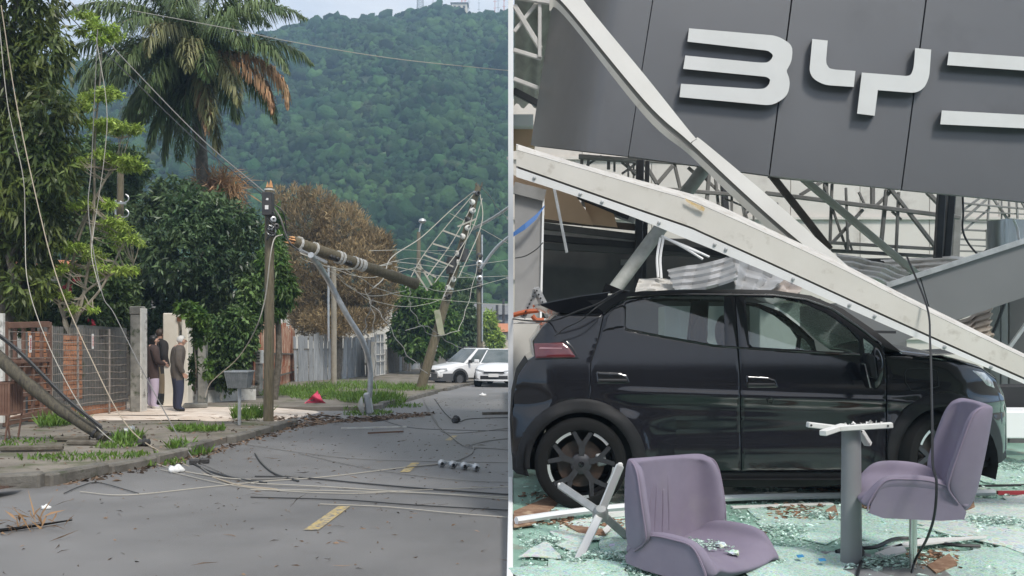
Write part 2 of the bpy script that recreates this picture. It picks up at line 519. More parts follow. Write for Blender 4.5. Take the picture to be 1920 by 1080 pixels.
# kerbstones
kb = tag(thing('kerb', None, None), kind='structure')
def kerb_run(y0, y1):
    y = y0
    while y < y1:
        ln = min(rng.uniform(0.75, 1.0), y1 - y)
        if ln < 0.2: break
        a = Vector((kx(y) - 0.065, y, zg(y) + 0.0)); b = Vector((kx(y + ln - 0.02) - 0.065, y + ln - 0.02, zg(y + ln) + 0.0))
        j = Vector((rng.normal(0, .014), 0, rng.normal(0, .012)))
        MB().bar(a + j, b + j + Vector((rng.normal(0, .008), 0, 0)), 0.15, 0.24, up=(0, 0, 1), bev=0.02).build('kerbstone', KERB, kb)
        y += ln
kerb_run(8.55, 12.0); kerb_run(12.75, 16.0); kerb_run(20.3, 29.5); kerb_run(31.5, 46)
MB().bar((-4.4, 8.5, zg(8.5) + .03), (-5.1, 8.42, zg(8.4) + .0), 0.15, 0.22, up=(0, 0, 1), bev=.02).build('kerbstone', KERB, kb)
# centre line
mk = tag(thing('lane_marking', None, None), kind='structure')
for q in (((569, 995), (597, 995), (657, 950), (634, 950)), ((750, 886), (768, 886), (787, 868), (772, 868)), ((834, 826), (846, 826), (858, 817), (848, 817))):
    MB().add([G(*p) + Vector((0, 0, 0.005)) for p in q], [(0, 1, 2, 3)]).build('dash', YELLOW, mk)

# ------------------------------------------------------------------ the wooded hill
D0, D1 = 125.0, 350.0
SIL = [(-400, 190), (-100, 160), (150, 128), (300, 100), (450, 80), (545, 70), (600, 61), (700, 42), (760, 36), (800, 24), (835, 21), (880, 32), (905, 34), (953, 28), (1100, 34), (1500, 140), (2300, 330)]
_sx = np.array([(p - 960) / FPX for p, _ in SIL]); _sz = np.array([EYE + (620 - q) / FPX * D1 for _, q in SIL])
def hill_z(k, y):
    c = np.interp(k, _sx, _sz)
    t = np.clip((y - D0) / (D1 - D0), 0, 1.4)
    s = np.where(t < 1, 0.62 * t + 0.38 * t * t * (3 - 2 * t), 1 - (t - 1) * 0.5)
    w = 4.5 * np.sin(k * 31 + y * 0.035) * np.sin(y * 0.021 + k * 9) * np.clip(t * 3, 0, 1) * np.clip((1.05 - t) * 5, 0, 1)
    return -1.3 + (c + 1.3) * s + w
ks = np.linspace(-0.85, 0.8, 110); yy = np.linspace(D0, 480, 60)
K, Yg = np.meshgrid(ks, yy, indexing='ij')
V = np.stack([K * Yg, Yg, hill_z(K, Yg)], -1).reshape(-1, 3)
ii, jj = np.meshgrid(np.arange(109), np.arange(59), indexing='ij'); b_ = (ii * 60 + jj).ravel()
np_mesh('hill', V, np.stack([b_, b_ + 60, b_ + 61, b_ + 1], 1), HILLG, smooth=True, kind='structure')
def ico(sub):
    bm = bmesh.new(); bmesh.ops.create_icosphere(bm, subdivisions=sub, radius=1)
    v = np.array([q.co[:] for q in bm.verts]); f = np.array([[q.index for q in p.verts] for p in bm.faces]); bm.free()
    return v, f
iv, if_ = ico(2)
def crowns(n, kr, yr, rr, name, mat):
    k = rng.uniform(*kr, n); y = yr[0] + (yr[1] - yr[0]) * rng.random(n) ** .8
    r = rng.uniform(*rr, n) * (1 + 0.8 * (rng.random(n) < 0.08))
    c = np.stack([k * y, y, hill_z(k, y) + r * rng.uniform(0.2, 0.9, n)], 1)
    disp = 1 + 0.24 * rng.standard_normal((n, len(iv)))
    sc = np.stack([r, r, r * rng.uniform(0.75, 1.25, n)], 1)
    v = c[:, None] + iv[None] * disp[..., None] * sc[:, None]
    f = if_[None] + (np.arange(n) * len(iv))[:, None, None]
    t = np.repeat(np.clip(rng.normal(1, 0.42, n), 0.3, 2.2), len(iv)) * rng.uniform(0.85, 1.15, n * len(iv))
    np_mesh(name, v.reshape(-1, 3), f.reshape(-1, 3), mat, tint=t, smooth=False, kind='stuff')
crowns(23000, (-0.68, 0.1), (D0, 358), (.65, 1.4), 'hillside_forest', HILLT)

# ------------------------------------------------------------------ foliage tools
def leaf_mesh(c, d, L, W, fold=0.25):
    """One folded leaf per row: base c, direction d, length L, width W."""
    n = len(c)
    d = d / (np.linalg.norm(d, axis=1, keepdims=True) + 1e-9)
    up = rng.standard_normal((n, 3)); up[:, 2] += 1.2
    s = np.cross(d, up); s /= (np.linalg.norm(s, axis=1, keepdims=True) + 1e-9)
    nn = np.cross(s, d)
    L = L[:, None]; W = W[:, None]
    m = c + d * L * 0.45
    tip = c + d * L - nn * L * 0.18
    v = np.stack([c, m + s * W + nn * W * fold, tip, m - s * W + nn * W * fold], 1)
    return v.reshape(-1, 3), np.arange(4 * n).reshape(n, 4)
def crown_points(clumps, n, shell=0.5, flat=None):
    w = np.array([c[3] * c[4] * c[5] for c in clumps]) ** 0.67
    idx = rng.choice(len(clumps), n, p=w / w.sum())
    C = np.array(clumps)[idx]
    u = rng.standard_normal((n, 3)); u /= np.linalg.norm(u, axis=1, keepdims=True)
    r = shell + (1 - shell) * rng.random(n) ** 0.6
    r *= rng.uniform(0.88, 1.1, n)
    return C[:, :3] + u * C[:, 3:6] * r[:, None], u, idx
def leaves(name, clumps, n, per, L, W, mat, parent=None, droop=0.4, shell=0.5, spread=0.9, tvar=0.25, cvar=0.18, **kw):
    c, u, idx = crown_points(clumps, n, shell)
    ct = np.clip(rng.normal(1, cvar, len(clumps)), 0.55, 1.5)[idx]
    st = np.clip(rng.normal(1, tvar * 0.6, n), 0.5, 1.7)
    c = np.repeat(c, per, 0); u = np.repeat(u, per, 0)
    d = u * 0.5 + rng.standard_normal(c.shape) * spread * 0.6; d[:, 2] -= droop
    c = c + rng.standard_normal(c.shape) * L * 0.18
    k = len(c)
    v, f = leaf_mesh(c, d, L * rng.uniform(0.45, 1.4, k), W * rng.uniform(0.55, 1.35, k))
    t = np.repeat(np.clip(np.repeat(ct * st, per) * rng.normal(1, tvar, k), 0.35, 2.2), 4)
    return np_mesh(name, v, f, mat, parent, tint=t, **kw)
def branches(root, tips, r0, r1=0.015, jig=0.15, n=5):
    mb = MB()
    root = Vector(root)
    for t in tips:
        t = Vector(t)
        pts = [root.lerp(t, i / n) + Vector(rng.normal(0, jig, 3)) * (0 if i in (0, n) else 1) + Vector((0, 0, 0.25 * jig * sin(pi * i / n))) for i in range(n + 1)]
        mb.tube(pts, [r0 + (r1 - r0) * i / n for i in range(n + 1)], 6)
    return mb
def ell(px, py, d, rx, rz, ry=None, dd=0.0):
    """Ellipsoid clump whose middle is seen at a pixel, half sizes in pixels."""
    q = P(px, py, d + dd)
    s = d / FPX
    return (q.x, q.y, q.z, rx * s, (ry if ry is not None else rx) * s, rz * s)
def tree(name, label, clumps, base, n, per, L, W, mat, trunk_r=0.18, cat='tree', group=None, limbs=9, **kw):
    b = Vector(base)
    t = thing(name, label, cat, b, group)
    top = Vector((b.x + 0.1, b.y, min(c[2] for c in clumps)))
    top.z = max(top.z, b.z + 0.6)
    mb = MB().tube(spline([b, b.lerp(top, 0.5) + Vector((0.08, 0, 0)), top], 4), [trunk_r * (1.25 - 0.45 * i / 8) for i in range(9)], 9)
    tips = [Vector(c[:3]) for c in clumps]
    rng.shuffle(tips)
    bm = branches(top, tips[:limbs], trunk_r * 0.55)
    o = mb.build('trunk', BARK, t, smooth=True)
    bm.build('limb', BARK, o, smooth=True)
    leaves('crown', clumps, n, per, L, W, mat, t, **kw)
    return t
LEAF_DARK = M('mango_leaf', (0.065, 0.105, 0.028), (0.15, 0.18, 0.045), rough=0.42, scale=1.2, tint=True, trans=0.32, c3=(0.12, 0.105, 0.03), scale3=2.2, lo3=0.62, hi3=0.72)
LEAF_MID = M('dense_leaf', (0.05, 0.098, 0.04), (0.115, 0.17, 0.07), rough=0.4, scale=1.3, tint=True, trans=0.26)
LEAF_LITE = M('bright_leaf', (0.26, 0.38, 0.06), (0.38, 0.48, 0.1), rough=0.5, scale=2, tint=True, trans=0.35)
LEAF_VINE = M('vine_leaf', (0.05, 0.12, 0.02), (0.12, 0.2, 0.035), rough=0.5, scale=2.5, tint=True, trans=0.3)
LEAF_HEDGE = M('shrub_leaf', (0.055, 0.11, 0.028), (0.11, 0.17, 0.045), rough=0.5, scale=1.0, tint=True, trans=0.2)
LEAF_DEAD = M('withered_leaf', (0.32, 0.235, 0.12), (0.24, 0.175, 0.088), rough=0.8, scale=0.7, tint=True, trans=0.2)
PALMG = M('palm_leaflet', (0.078, 0.13, 0.045), (0.16, 0.205, 0.08), rough=0.4, scale=1.5, tint=True, trans=0.36)
PALMO = M('olive_palm_leaflet', (0.17, 0.185, 0.075), (0.26, 0.24, 0.11), rough=0.5, scale=1.5, tint=True, trans=0.2)
PALMB = M('dry_palm_leaflet', (0.45, 0.25, 0.13), (0.34, 0.22, 0.11), rough=0.8, scale=1.5, tint=True, trans=0.2)
# ------------------------------------------------------------------ trees and plants of the street
tree('mango_tree', 'tall dark mango tree with long drooping leaves behind the brown gate',
     [ell(30, 10, 17, 80, 75), ell(85, 100, 17, 48, 60), ell(15, 150, 17, 85, 85), ell(95, 205, 17, 46, 62, dd=-.4), ell(40, 270, 17, 85, 75), ell(102, 315, 17, 42, 52, dd=-.3),
      ell(30, 370, 17, 85, 75), ell(80, 420, 17, 48, 55), ell(15, 490, 17, 80, 65, dd=.4), ell(55, 535, 17, 45, 45), ell(-70, 60, 17, 80, 90), ell(-80, 240, 17, 80, 100), ell(-80, 420, 17, 80, 100), ell(0, 570, 17.5, 50, 40), ell(20, -120, 17, 110, 80)],
     (-9.8, 17.3, zg(17.3)), 3500, 8, 0.23, 0.027, LEAF_DARK, 0.22, droop=0.75, shell=0.35, spread=0.8, cvar=0.22)
tree('leafy_tree', 'dense dark green round tree behind the three people',
     [ell(325, 372, 25, 50, 42), ell(285, 425, 25, 62, 55), ell(370, 405, 25, 66, 55, dd=-.5), ell(430, 425, 25, 58, 55), ell(465, 470, 25, 42, 60), ell(268, 495, 25, 58, 58), ell(345, 485, 25, 80, 70, dd=-1),
      ell(430, 530, 25, 68, 60, dd=-.6), ell(300, 565, 25, 68, 52), ell(385, 590, 25, 80, 52), ell(330, 630, 26, 95, 45), ell(470, 580, 25, 34, 50), ell(240, 570, 25.5, 50, 60), ell(235, 440, 26.5, 40, 60)],
     (-9.2, 25.6, zg(25.6)), 4600, 7, 0.2, 0.033, LEAF_MID, 0.25, droop=0.5, shell=0.45, cvar=0.2)
tree('shrub_tree', 'bright green drooping tree just right of the snapped wooden pole',
     [ell(512, 490, 23, 26, 40), ell(530, 540, 23, 24, 40), ell(515, 430, 23.5, 14, 50), ell(507, 575, 23, 26, 24)],
     (-6.1, 23.2, zg(23.2)), 900, 7, 0.2, 0.026, LEAF_VINE, 0.08, droop=0.9, shell=0.2, limbs=4)
tree('withered_tree', 'big round tree with withered orange brown leaves above the grey fence',
     [ell(575, 420, 44, 50, 42), ell(640, 432, 44, 55, 50), ell(700, 480, 44, 40, 50), ell(590, 490, 44, 60, 60), ell(660, 510, 43, 60, 60), ell(720, 530, 44, 28, 55), ell(610, 570, 44, 70, 55), ell(690, 580, 43.5, 46, 44), ell(560, 560, 44, 30, 60), ell(640, 604, 43, 78, 28), ell(600, 600, 45.5, 60, 40)] + [ell(525 + 25 * i, 392 - 20 * sin(i * .8) + 9 * i * (i > 4) + rng.normal(0, 6), 44, rng.uniform(9, 18), rng.uniform(14, 30)) for i in range(9)],
     (-8.6, 44, zg(44)), 13500, 5, 0.27, 0.018, LEAF_DEAD, 0.25, droop=-0.7, shell=0.5, spread=0.8, cvar=0.22, limbs=10)
tree('street_tree', 'mid green tree behind the middle of the leaning pole',
     [ell(770, 565, 50, 32, 34), ell(800, 590, 50, 38, 40), ell(765, 620, 50, 36, 36), ell(820, 560, 52, 24, 30), ell(835, 610, 50, 28, 36), ell(790, 650, 50, 45, 24)],
     (-4.9, 50, zg(50)), 1700, 6, 0.34, 0.07, LEAF_VINE, 0.18, droop=0.4, shell=0.35)
tree('street_tree', 'dark round tree behind the white pickup truck', [ell(862, 590, 57, 28, 36), ell(880, 620, 57, 22, 30), ell(850, 640, 57, 30, 30), ell(872, 545, 62, 22, 26)],
     (-3.1, 57, zg(57)), 1200, 6, 0.36, 0.07, LEAF_MID, 0.16, droop=0.3, shell=0.4)
tree('street_tree', 'small yellowish tree in front of the far grey roof', [ell(916, 610, 70, 14, 26), ell(928, 640, 70, 16, 22)],
     (-1.6, 70, zg(70)), 350, 6, 0.4, 0.08, LEAF_LITE, 0.1, droop=0.3, shell=0.3)
# undergrowth behind the fence
ug = thing('flowering_shrub', 'leafy shrub with red flowers above the brick wall', 'shrub', (-9.1, 18.6, zg(18.6)))
leaves('foliage', [ell(60, 590, 19.5, 60, 40), ell(140, 590, 19.5, 55, 45), ell(215, 560, 21, 42, 60), ell(190, 480, 21.5, 50, 60), ell(150, 540, 20, 40, 40)], 1700, 7, 0.16, 0.03, LEAF_HEDGE, ug, droop=0.4, shell=0.2)
MB().tube([(-9.1, 18.6, zg(18.6)), (-9.15, 18.7, 0.8)], [.06, .03]).build('stem', BARK, ug)
REDF = M('red_petal', (0.55, 0.03, 0.06), (0.65, 0.08, 0.1), rough=0.6, tint=True)
leaves('blossom', [ell(122, 552, 19.3, 9, 14), ell(160, 580, 19.3, 10, 9), ell(148, 588, 19.3, 8, 8), ell(172, 602, 19.3, 5, 5), ell(140, 520, 19.3, 4, 5)], 60, 6, 0.08, 0.03, REDF, ug, droop=0)
ug2 = thing('shrub', 'dark mixed shrub filling the gap below the palm', 'shrub', (-11.5, 30, zg(30)))
leaves('foliage', [ell(150, 430, 29, 60, 75), ell(215, 400, 30, 50, 70), ell(120, 330, 30, 45, 60), ell(230, 520, 29, 60, 80), ell(150, 560, 28, 70, 60), ell(180, 300, 31, 40, 60), ell(240, 320, 31, 40, 50)], 2600, 6, 0.26, 0.045, LEAF_HEDGE, ug2, droop=0.4, shell=0.25)
# feathery young tree with bare pale branches
ft = thing('feathery_tree', 'young feathery tree with lime green tufts on bare branches', 'tree', (-8.9, 17.6, zg(17.6)))
tufts = [(178, 48, 34, 10), (195, 66, 28, 9), (160, 30, 20, 8), (190, 170, 34, 12), (148, 196, 26, 9), (175, 182, 26, 8), (215, 232, 40, 12), (238, 240, 22, 8), (190, 225, 26, 9), (228, 298, 36, 12), (200, 288, 26, 9), (245, 308, 20, 8),
         (180, 372, 30, 12), (150, 385, 24, 10), (222, 418, 22, 14), (208, 408, 20, 10), (240, 446, 26, 10), (216, 440, 18, 8), (150, 458, 30, 12), (175, 470, 18, 10), (216, 502, 34, 12), (190, 495, 18, 8), (125, 500, 20, 10), (150, 300, 16, 8), (105, 545, 22, 12), (155, 570, 24, 10)]
tc = [ell(x + a * o, y + b * .9 * abs(o) + rng.normal(0, 3), 17.3, a * .5, b * .55, a * 0.45, dd=0.3 * sin(x + 9 * o)) for x, y, a, b in tufts for o in (-.75, -.2, .35, .85)]
root = Vector((-8.9, 17.6, zg(17.6) + .05))
mb = MB()
mains = [[(130, 640), (150, 560), (200, 520), (250, 495)], [(130, 640), (120, 590), (150, 440), (215, 300), (228, 260)], [(130, 640), (155, 560), (175, 420), (178, 260), (190, 110), (178, 50)], [(130, 640), (140, 600), (190, 540), (225, 470), (240, 440)], [(130, 640), (110, 560), (130, 470), (190, 350), (225, 305)]]
for ml in mains:
    pts = [root] + [P(x, y, 17.4) for x, y in ml]
    sp = spline(pts, 6)
    mb.tube(sp, [0.04 - 0.03 * i / len(sp) for i in range(len(sp))], 6)
    for c in tc:
        q = min(sp, key=lambda p: (p - Vector(c[:3])).length)
        if (q - Vector(c[:3])).length < 0.7: mb.tube([q, q.lerp(Vector(c[:3]), .5) + Vector((0, 0, -.05)), c[:3]], [.012, .009, .006], 5)
mb.build('trunk', M('pale_bark', (0.28, 0.24, 0.18), (0.36, 0.32, 0.25), rough=0.8), ft, smooth=True)
leaves('crown', tc, 2000, 7, 0.095, 0.014, LEAF_LITE, ft, droop=0.35, shell=0.0, spread=1.4, cvar=0.15)

def tuft_set(name, spots, mat=GRASS, label=None):
    vs, fs, tt = [], [], []
    for (x, y, rx, ry, n, h) in spots:
        a = rng.uniform(0, 2 * pi, n); r = np.sqrt(rng.random(n))
        px, py = x + rx * r * np.cos(a), y + ry * r * np.sin(a)
        z = np.array([zg(q) + (SW if p < kx(q) - .1 else 0.0) for p, q in zip(px, py)])
        c = np.stack([px, py, z], 1)
        d = rng.standard_normal((n, 3)) * 0.45; d[:, 2] = 1
        v, f = leaf_mesh(c, d, h * rng.uniform(.4, 1.2, n), np.full(n, 0.012))
        fs.append(f + sum(len(q) for q in vs)); vs.append(v); tt.append(np.repeat(rng.normal(1, .2, n).clip(.4, 1.6), 4))
    return np_mesh(name, np.concatenate(vs), np.concatenate(fs), mat, tint=np.concatenate(tt), kind='stuff')
def gs(px, py, rx, ry, n, h):
    q = G(px, py, SW * .8); return (q.x, q.y, rx, ry, n, h)
tuft_set('grass', [gs(372, 810, .42, .3, 420, .13), gs(470, 787, .3, .5, 520, .28), gs(240, 832, .16, .3, 180, .2), gs(215, 842, .25, .2, 90, .12), gs(110, 800, .2, .5, 260, .28), gs(130, 798, .3, .4, 120, .2),
                   gs(355, 842, .25, .3, 160, .15), gs(150, 862, .7, .4, 260, .07), gs(60, 830, .4, .4, 120, .06), gs(20, 845, .3, .2, 60, .1), gs(300, 858, .3, .3, 120, .08), gs(10, 590 + 250, .1, .1, 10, .1)])
tuft_set('grass', [gs(560, 738, 1.0, 2.6, 1500, .2), gs(640, 745, 1.3, 2.2, 1500, .17), gs(700, 752, .8, 1.6, 1300, .26), gs(600, 730, 2.2, 2.5, 1200, .2), gs(735, 728, .9, 2.2, 600, .22), gs(770, 732, .8, 1.5, 450, .22), gs(650, 722, 1.6, 3, 700, .2), gs(690, 770, .5, .8, 300, .12), gs(740, 757, .7, .8, 300, .1)])
# creeper on the pillar and the shrub behind the low wall
cv = thing('creeper', 'bright green creeper over the post right of the white gate pillar', 'creeper', G(365, 752, SW))
leaves('foliage', [ell(350, 578, 18.6, 20, 10), ell(370, 592, 18.6, 18, 18), ell(376, 622, 18.8, 12, 30), ell(362, 690, 19.5, 4, 40), ell(390, 690, 19.6, 4, 25)], 330, 6, 0.12, 0.034, LEAF_VINE, cv, droop=.5, shell=.2)
MB().tube([G(365, 752, SW), P(368, 690, 18.8), P(362, 620, 18.8), P(365, 590, 18.7)], .018, 5).build('stem', BARK, cv)
cv2 = thing('climbing_shrub', 'climbing shrub with hanging leaves behind the low white wall', 'shrub', G(435, 742, SW))
leaves('foliage', [ell(415, 640, 22, 28, 60), ell(452, 625, 22, 28, 60), ell(430, 690, 22, 30, 45), ell(470, 560, 22.5, 24, 50), ell(455, 650, 22, 14, 40), ell(400, 700, 22.5, 18, 40)], 1500, 6, 0.14, 0.035, LEAF_HEDGE, cv2, droop=.6, shell=.25)
MB().tube([G(435, 742, SW), P(437, 650, 22), P(450, 580, 22)], [.05, .04, .02], 6).build('stem', BARK, cv2)

# ------------------------------------------------------------------ palm
pd = 27.0
pc = P(366, 105, pd)
pb = Vector((pc.x + 0.4, pd, zg(pd)))
palm = thing('palm_tree', 'tall feather palm with one brown frond drooping towards the hill', 'palm', pb)
MB().tube(spline([pb, pb.lerp(pc, .5) + Vector((.1, 0, 0)), pc + Vector((0, 0, -.3))], 6), [.24 - .09 * i / 12 for i in range(13)], 10).build('trunk', BARK, palm, smooth=True)
def frond(az, el, Ln, bend, mat, lab=None, wid=0.55, droop=0.75, nleaf=125):
    Ln *= 1.13; wid *= 1.3
    """Rachis starting at azimuth az (0 = right, 90 = away) and elevation el, bending down along its length."""
    N = 22
    p = Vector(pc) + Vector((0, 0, rng.uniform(-.25, .1))); pts = [p.copy()]
    e = radians(el); a = radians(az)
    for i in range(N):
        p = p + Vector((cos(a) * cos(e), sin(a) * cos(e), sin(e))) * (Ln / N)
        e -= radians(bend) / N * (0.4 + 1.2 * i / N)
        e = max(e, radians(-86))
        pts.append(p.copy())
    R = np.array([q[:] for q in pts])
    s = np.repeat(np.linspace(0.1, 0.995, nleaf), 2)
    x = s * N; i0 = np.minimum(x.astype(int), N - 1); fr = (x - i0)[:, None]
    base = R[i0] * (1 - fr) + R[i0 + 1] * fr
    T = R[i0 + 1] - R[i0]; T /= np.linalg.norm(T, axis=1, keepdims=True)
    side = np.array([-sin(a), cos(a), 0.0])[None] * np.where(np.arange(len(s)) % 2, 1, -1)[:, None]
    d = T * 0.75 + side * rng.uniform(.5, 1.0, (len(s), 1)) + rng.standard_normal(T.shape) * 0.22
    up = np.cross(side, T); d += up * rng.uniform(-.3, .5, (len(s), 1)) * np.sign((up[:, 2:3]) + 1e-6)
    d /= np.linalg.norm(d, axis=1, keepdims=True)
    L = wid * (np.sin(np.clip(s, 0, 1) * pi * 0.86 + 0.38)) * rng.uniform(.75, 1.1, len(s)) + .1
    g = np.array([0, 0, -1.0])
    w = np.cross(d, g[None]); w /= (np.linalg.norm(w, axis=1, keepdims=True) + 1e-6); w *= 0.023
    m1 = base + d * L[:, None] * .45 + g * (L * droop * .12)[:, None]
    d2 = d * (1 - droop * .7) + g * droop; d2 /= np.linalg.norm(d2, axis=1, keepdims=True)
    tip = m1 + d2 * L[:, None] * .6
    v = np.stack([base - w * .6, base + w * .6, m1 - w, m1 + w, tip - w * .15, tip + w * .15], 1).reshape(-1, 3)
    k = (np.arange(len(s)) * 6)[:, None]
    f = np.concatenate([k + np.array([[0, 1, 3, 2]]), k + np.array([[2, 3, 5, 4]])])
    t = np.repeat(np.clip(rng.normal(1, .25, len(s)), .45, 1.8), 6)
    o = np_mesh('frond', v, f, mat, palm, tint=t)
    if lab: o['label'] = lab
    mb = MB(); mb.tube(pts, [.035 * (1 - i / (N + 4)) for i in range(N + 1)], 5)
    mb.build('rachis', M_RACH, o, smooth=True)
M_RACH = M('palm_rachis', (0.13, 0.14, 0.06), (0.2, 0.17, 0.09), rough=.6)
for az, el, Ln, bd in [(5, 62, 3.6, 105), (20, 40, 3.4, 95), (-25, 55, 3.6, 110), (-50, 35, 3.4, 120), (-80, 48, 3.4, 130), (-110, 30, 3.5, 110), (-140, 50, 3.7, 110), (170, 55, 3.8, 100), (185, 30, 3.9, 85), (200, 62, 3.6, 90), (150, 38, 3.7, 95),
                       (120, 60, 3.5, 95), (90, 45, 3.4, 100), (60, 65, 3.5, 95), (35, 72, 3.3, 85), (-10, 78, 3.1, 80), (-170, 15, 3.5, 90), (190, 5, 3.4, 80), (215, 10, 3.3, 90), (-65, 5, 3.0, 85), (-100, 0, 2.9, 85), (235, 72, 3.2, 80), (100, 80, 3.0, 60), (160, 75, 3.2, 75), (-20, 20, 3.3, 95), (250, -15, 2.8, 70), (-130, -10, 3.0, 70), (-35, -25, 2.6, 60), (-120, -35, 2.7, 50), (180, -20, 2.8, 65), (205, -35, 2.6, 50), (-150, -30, 2.8, 55), (-85, -45, 2.5, 40), (230, -5, 3.0, 80), (-5, -5, 2.9, 85), (-110, 12, 3.1, 100)]:
    frond(az, el, Ln, bd, PALMG, wid=.62)
for az, el, Ln, bd in [(-75, 10, 3.0, 95), (-45, -8, 3.1, 80), (-95, 25, 3.2, 120), (-60, -30, 3.0, 55)]:
    frond(az, el, Ln, bd, PALMO, wid=.55, droop=.9)
frond(-6, 14, 3.35, 118, PALMB, 'brown dry frond drooping right', wid=.5, droop=.95, nleaf=150)
frond(-16, 4, 3.1, 105, PALMB, 'brown dry frond drooping right', wid=.45, droop=.95)
for az_, el_ in ((-75, -62), (-105, -68), (-130, -55), (-40, -60), (-150, -66)): frond(az_, el_, 3.0, 25, PALMG if az_ != -40 else PALMO, wid=.5, droop=.9)
frond(-62, -35, 3.1, 50, PALMB, 'dry frond hanging down', wid=.34, droop=.95)
# small dying palm behind the round tree
sp0 = P(400, 352, 27.5)
sp_ = thing('small_palm', 'small dying palm with orange leaves above the round dark tree', 'palm', (sp0.x, 27.5, zg(27.5)))
MB().tube([(sp0.x, 27.5, zg(27.5)), sp0], [.14, .1], 8).build('trunk', BARK, sp_)
leaves('crown', [(sp0.x + .1, 27.4, sp0.z, .75, .6, .5), (sp0.x + .4, 27.4, sp0.z - .1, .5, .5, .45)], 420, 3, 0.6, 0.018, PALMB, sp_, droop=.35, shell=0, spread=1.3)

# ------------------------------------------------------------------ wall, fence and gate on the left
FW = Wall(G(30, 800, SW), G(258, 769, SW))
u_ = FW.u
HT = 1.66
wl = thing('brick_wall', 'brick and dark concrete yard wall behind the wire fence', 'wall', FW.p(u_(170), SW))
U0, U1 = u_(97), u_(262)
def wbox(u0, u1, z0, z1, out, th, name, mat, par, bev=.01, **k):
    a, b = FW.p(u0, 0, out - th / 2), FW.p(u1, 0, out - th / 2)
    mb = MB()
    q = [(a, z0), (b, z0), (b, z1), (a, z1)]
    mb.prism([Vector((p.x, p.y, p.z + z)) - FW.n * th / 2 for p, z in q], FW.n * th)
    return mb.build(name, mat, par, **k)
for (a, b) in ((120, 147), (184, 212), (228, 262)):
    wbox(u_(a), u_(b), SW, HT + SW, -.28, .2, 'column', CEMENT, wl)
wbox(u_(212) + .003, u_(228) - .003, .4, HT - .1, -.34, .08, 'panel', CEMENT, wl)
wbox(u_(147) + .003, u_(262) - .003, .27, .4, -.24, .2, 'plinth', CEMENT, wl)
wbox(u_(184) - .0, u_(262), HT + SW + .004, HT + SW + .06, -.28, .24, 'coping', CEMENT, wl)
def bricks(a, b, z0, z1, out):
    bl, bh = .245, .092
    nb = 0; z = z0; r = 0
    while z + bh <= z1 + .03:
        u = u_(a) - (bl / 2 if r % 2 else 0)
        while u < u_(b) - .03:
            l = max(u, u_(a)); h = min(u + bl, u_(b))
            if h - l > .05:
                wbox(l + .006, h - .006, z + .006, z + bh - .006, out + rng.uniform(-.006, .008), .14, 'brick', BRICK, wl)
            u += bl
        z += bh; r += 1
bricks(97, 119.5, SW + .0, HT, -.3); bricks(147.5, 183.5, .41, HT, -.3); bricks(148, 258, SW, .27, -.26)
wbox(U0, U1, SW, HT - .02, -.42, .06, 'mortar', CEMENT, wl)
wf = thing('wire_fence', 'rusty square wire fence stretched in front of the brick wall', 'fence', FW.p(u_(170), SW, 0))
RUSTW = M('rusty_wire', (0.24, 0.2, 0.17), (0.34, 0.31, 0.28), rough=.7, scale=10)
for px in (17, 97, 146, 205, 252):
    MB().tube([FW.p(u_(px), SW - .05, 0), FW.p(u_(px), HT + SW, 0)], .018, 6).build('post', RUSTW, wf)
for i in range(11):
    z = SW + .12 + i * .14
    MB().tube([FW.p(u_(97) + (u_(256) - u_(97)) * k / 8, z + .012 * sin(k * 2 + i), .02) for k in range(9)], .0055, 4).build('wire', RUSTW, wf)
mb = MB()
for k in range(int((u_(256) - u_(97)) / .06)):
    u = u_(97) + k * .06
    mb.tube([FW.p(u, SW + .06, .022), FW.p(u, HT + .08, .022)], .0022, 3)
mb.build('wire_mesh', RUSTW, wf, kind='stuff')
TAGW = M('white_plate', (0.75, 0.73, 0.7)); TAGR = M('red_print', (0.5, 0.06, 0.05))
for px, py, nm in ((57, 645, 'small white plate with red lettering wired to the brown gate'), (174, 640, 'small white plate with red lettering wired to the wire fence')):
    c = FW.at(px, py, .04)
    o = MB().frame_box(c, FW.t * .035, FW.n * .003, Vector((0, 0, .14))).build('plate', TAGW); tag(o, nm, 'plate')
    mb = MB()
    for k in range(7):
        mb.frame_box(c + FW.n * .005 + Vector((0, 0, .085 - k * .028)), FW.t * (.014 + .006 * (k % 2)), FW.n * .001, Vector((0, 0, .009)))
    mb.build('lettering', TAGR, o)
# brown gate
gt = thing('gate', 'brown metal gate with wire infill left of the brick wall', 'gate', FW.p(u_(55), SW))
def wbar(px0, py0, px1, py1, w, name, mat, par, out=0.0):
    return MB().bar(FW.at(px0, py0, out), FW.at(px1, py1, out), w, .05, up=FW.n, bev=.006).build(name, mat, par)
wbar(10, 603, 10, 800, .09, 'post', BROWNP, gt); wbar(93, 604, 93, 790, .07, 'post', BROWNP, gt)
for y0, y1, w in ((610, 608, .1), (783, 771, .12), (680, 676, .05), (740, 730, .05)):
    wbar(14, y0 + (8 if y0 > 700 else 0), 91, y1, w, 'rail', BROWNP, gt)
for px in (28, 44, 62, 78):
    wbar(px, 615, px, 778, .05, 'bar', BROWNP, gt, -.03)
mb = MB()
for i in range(11): mb.tube([FW.p(u_(14), SW + .12 + i * .14, .03), FW.p(u_(91), SW + .12 + i * .14, .03)], .005, 4)
mb.build('wire_mesh', RUSTW, gt, kind='stuff')
for k, (z0, z1) in enumerate(((.55, .85), (.88, 1.2))):
    wbox(u_(36), u_(92), z0, z1, -.1, .03, 'panel', BROWNP, gt)
MB().frame_box(FW.at(4, 690, .05), FW.t * .03, FW.n * .03, Vector((0, 0, .85))).build('white_post', WHITEP, label='thin white post at the left end of the brown gate', cat='post')
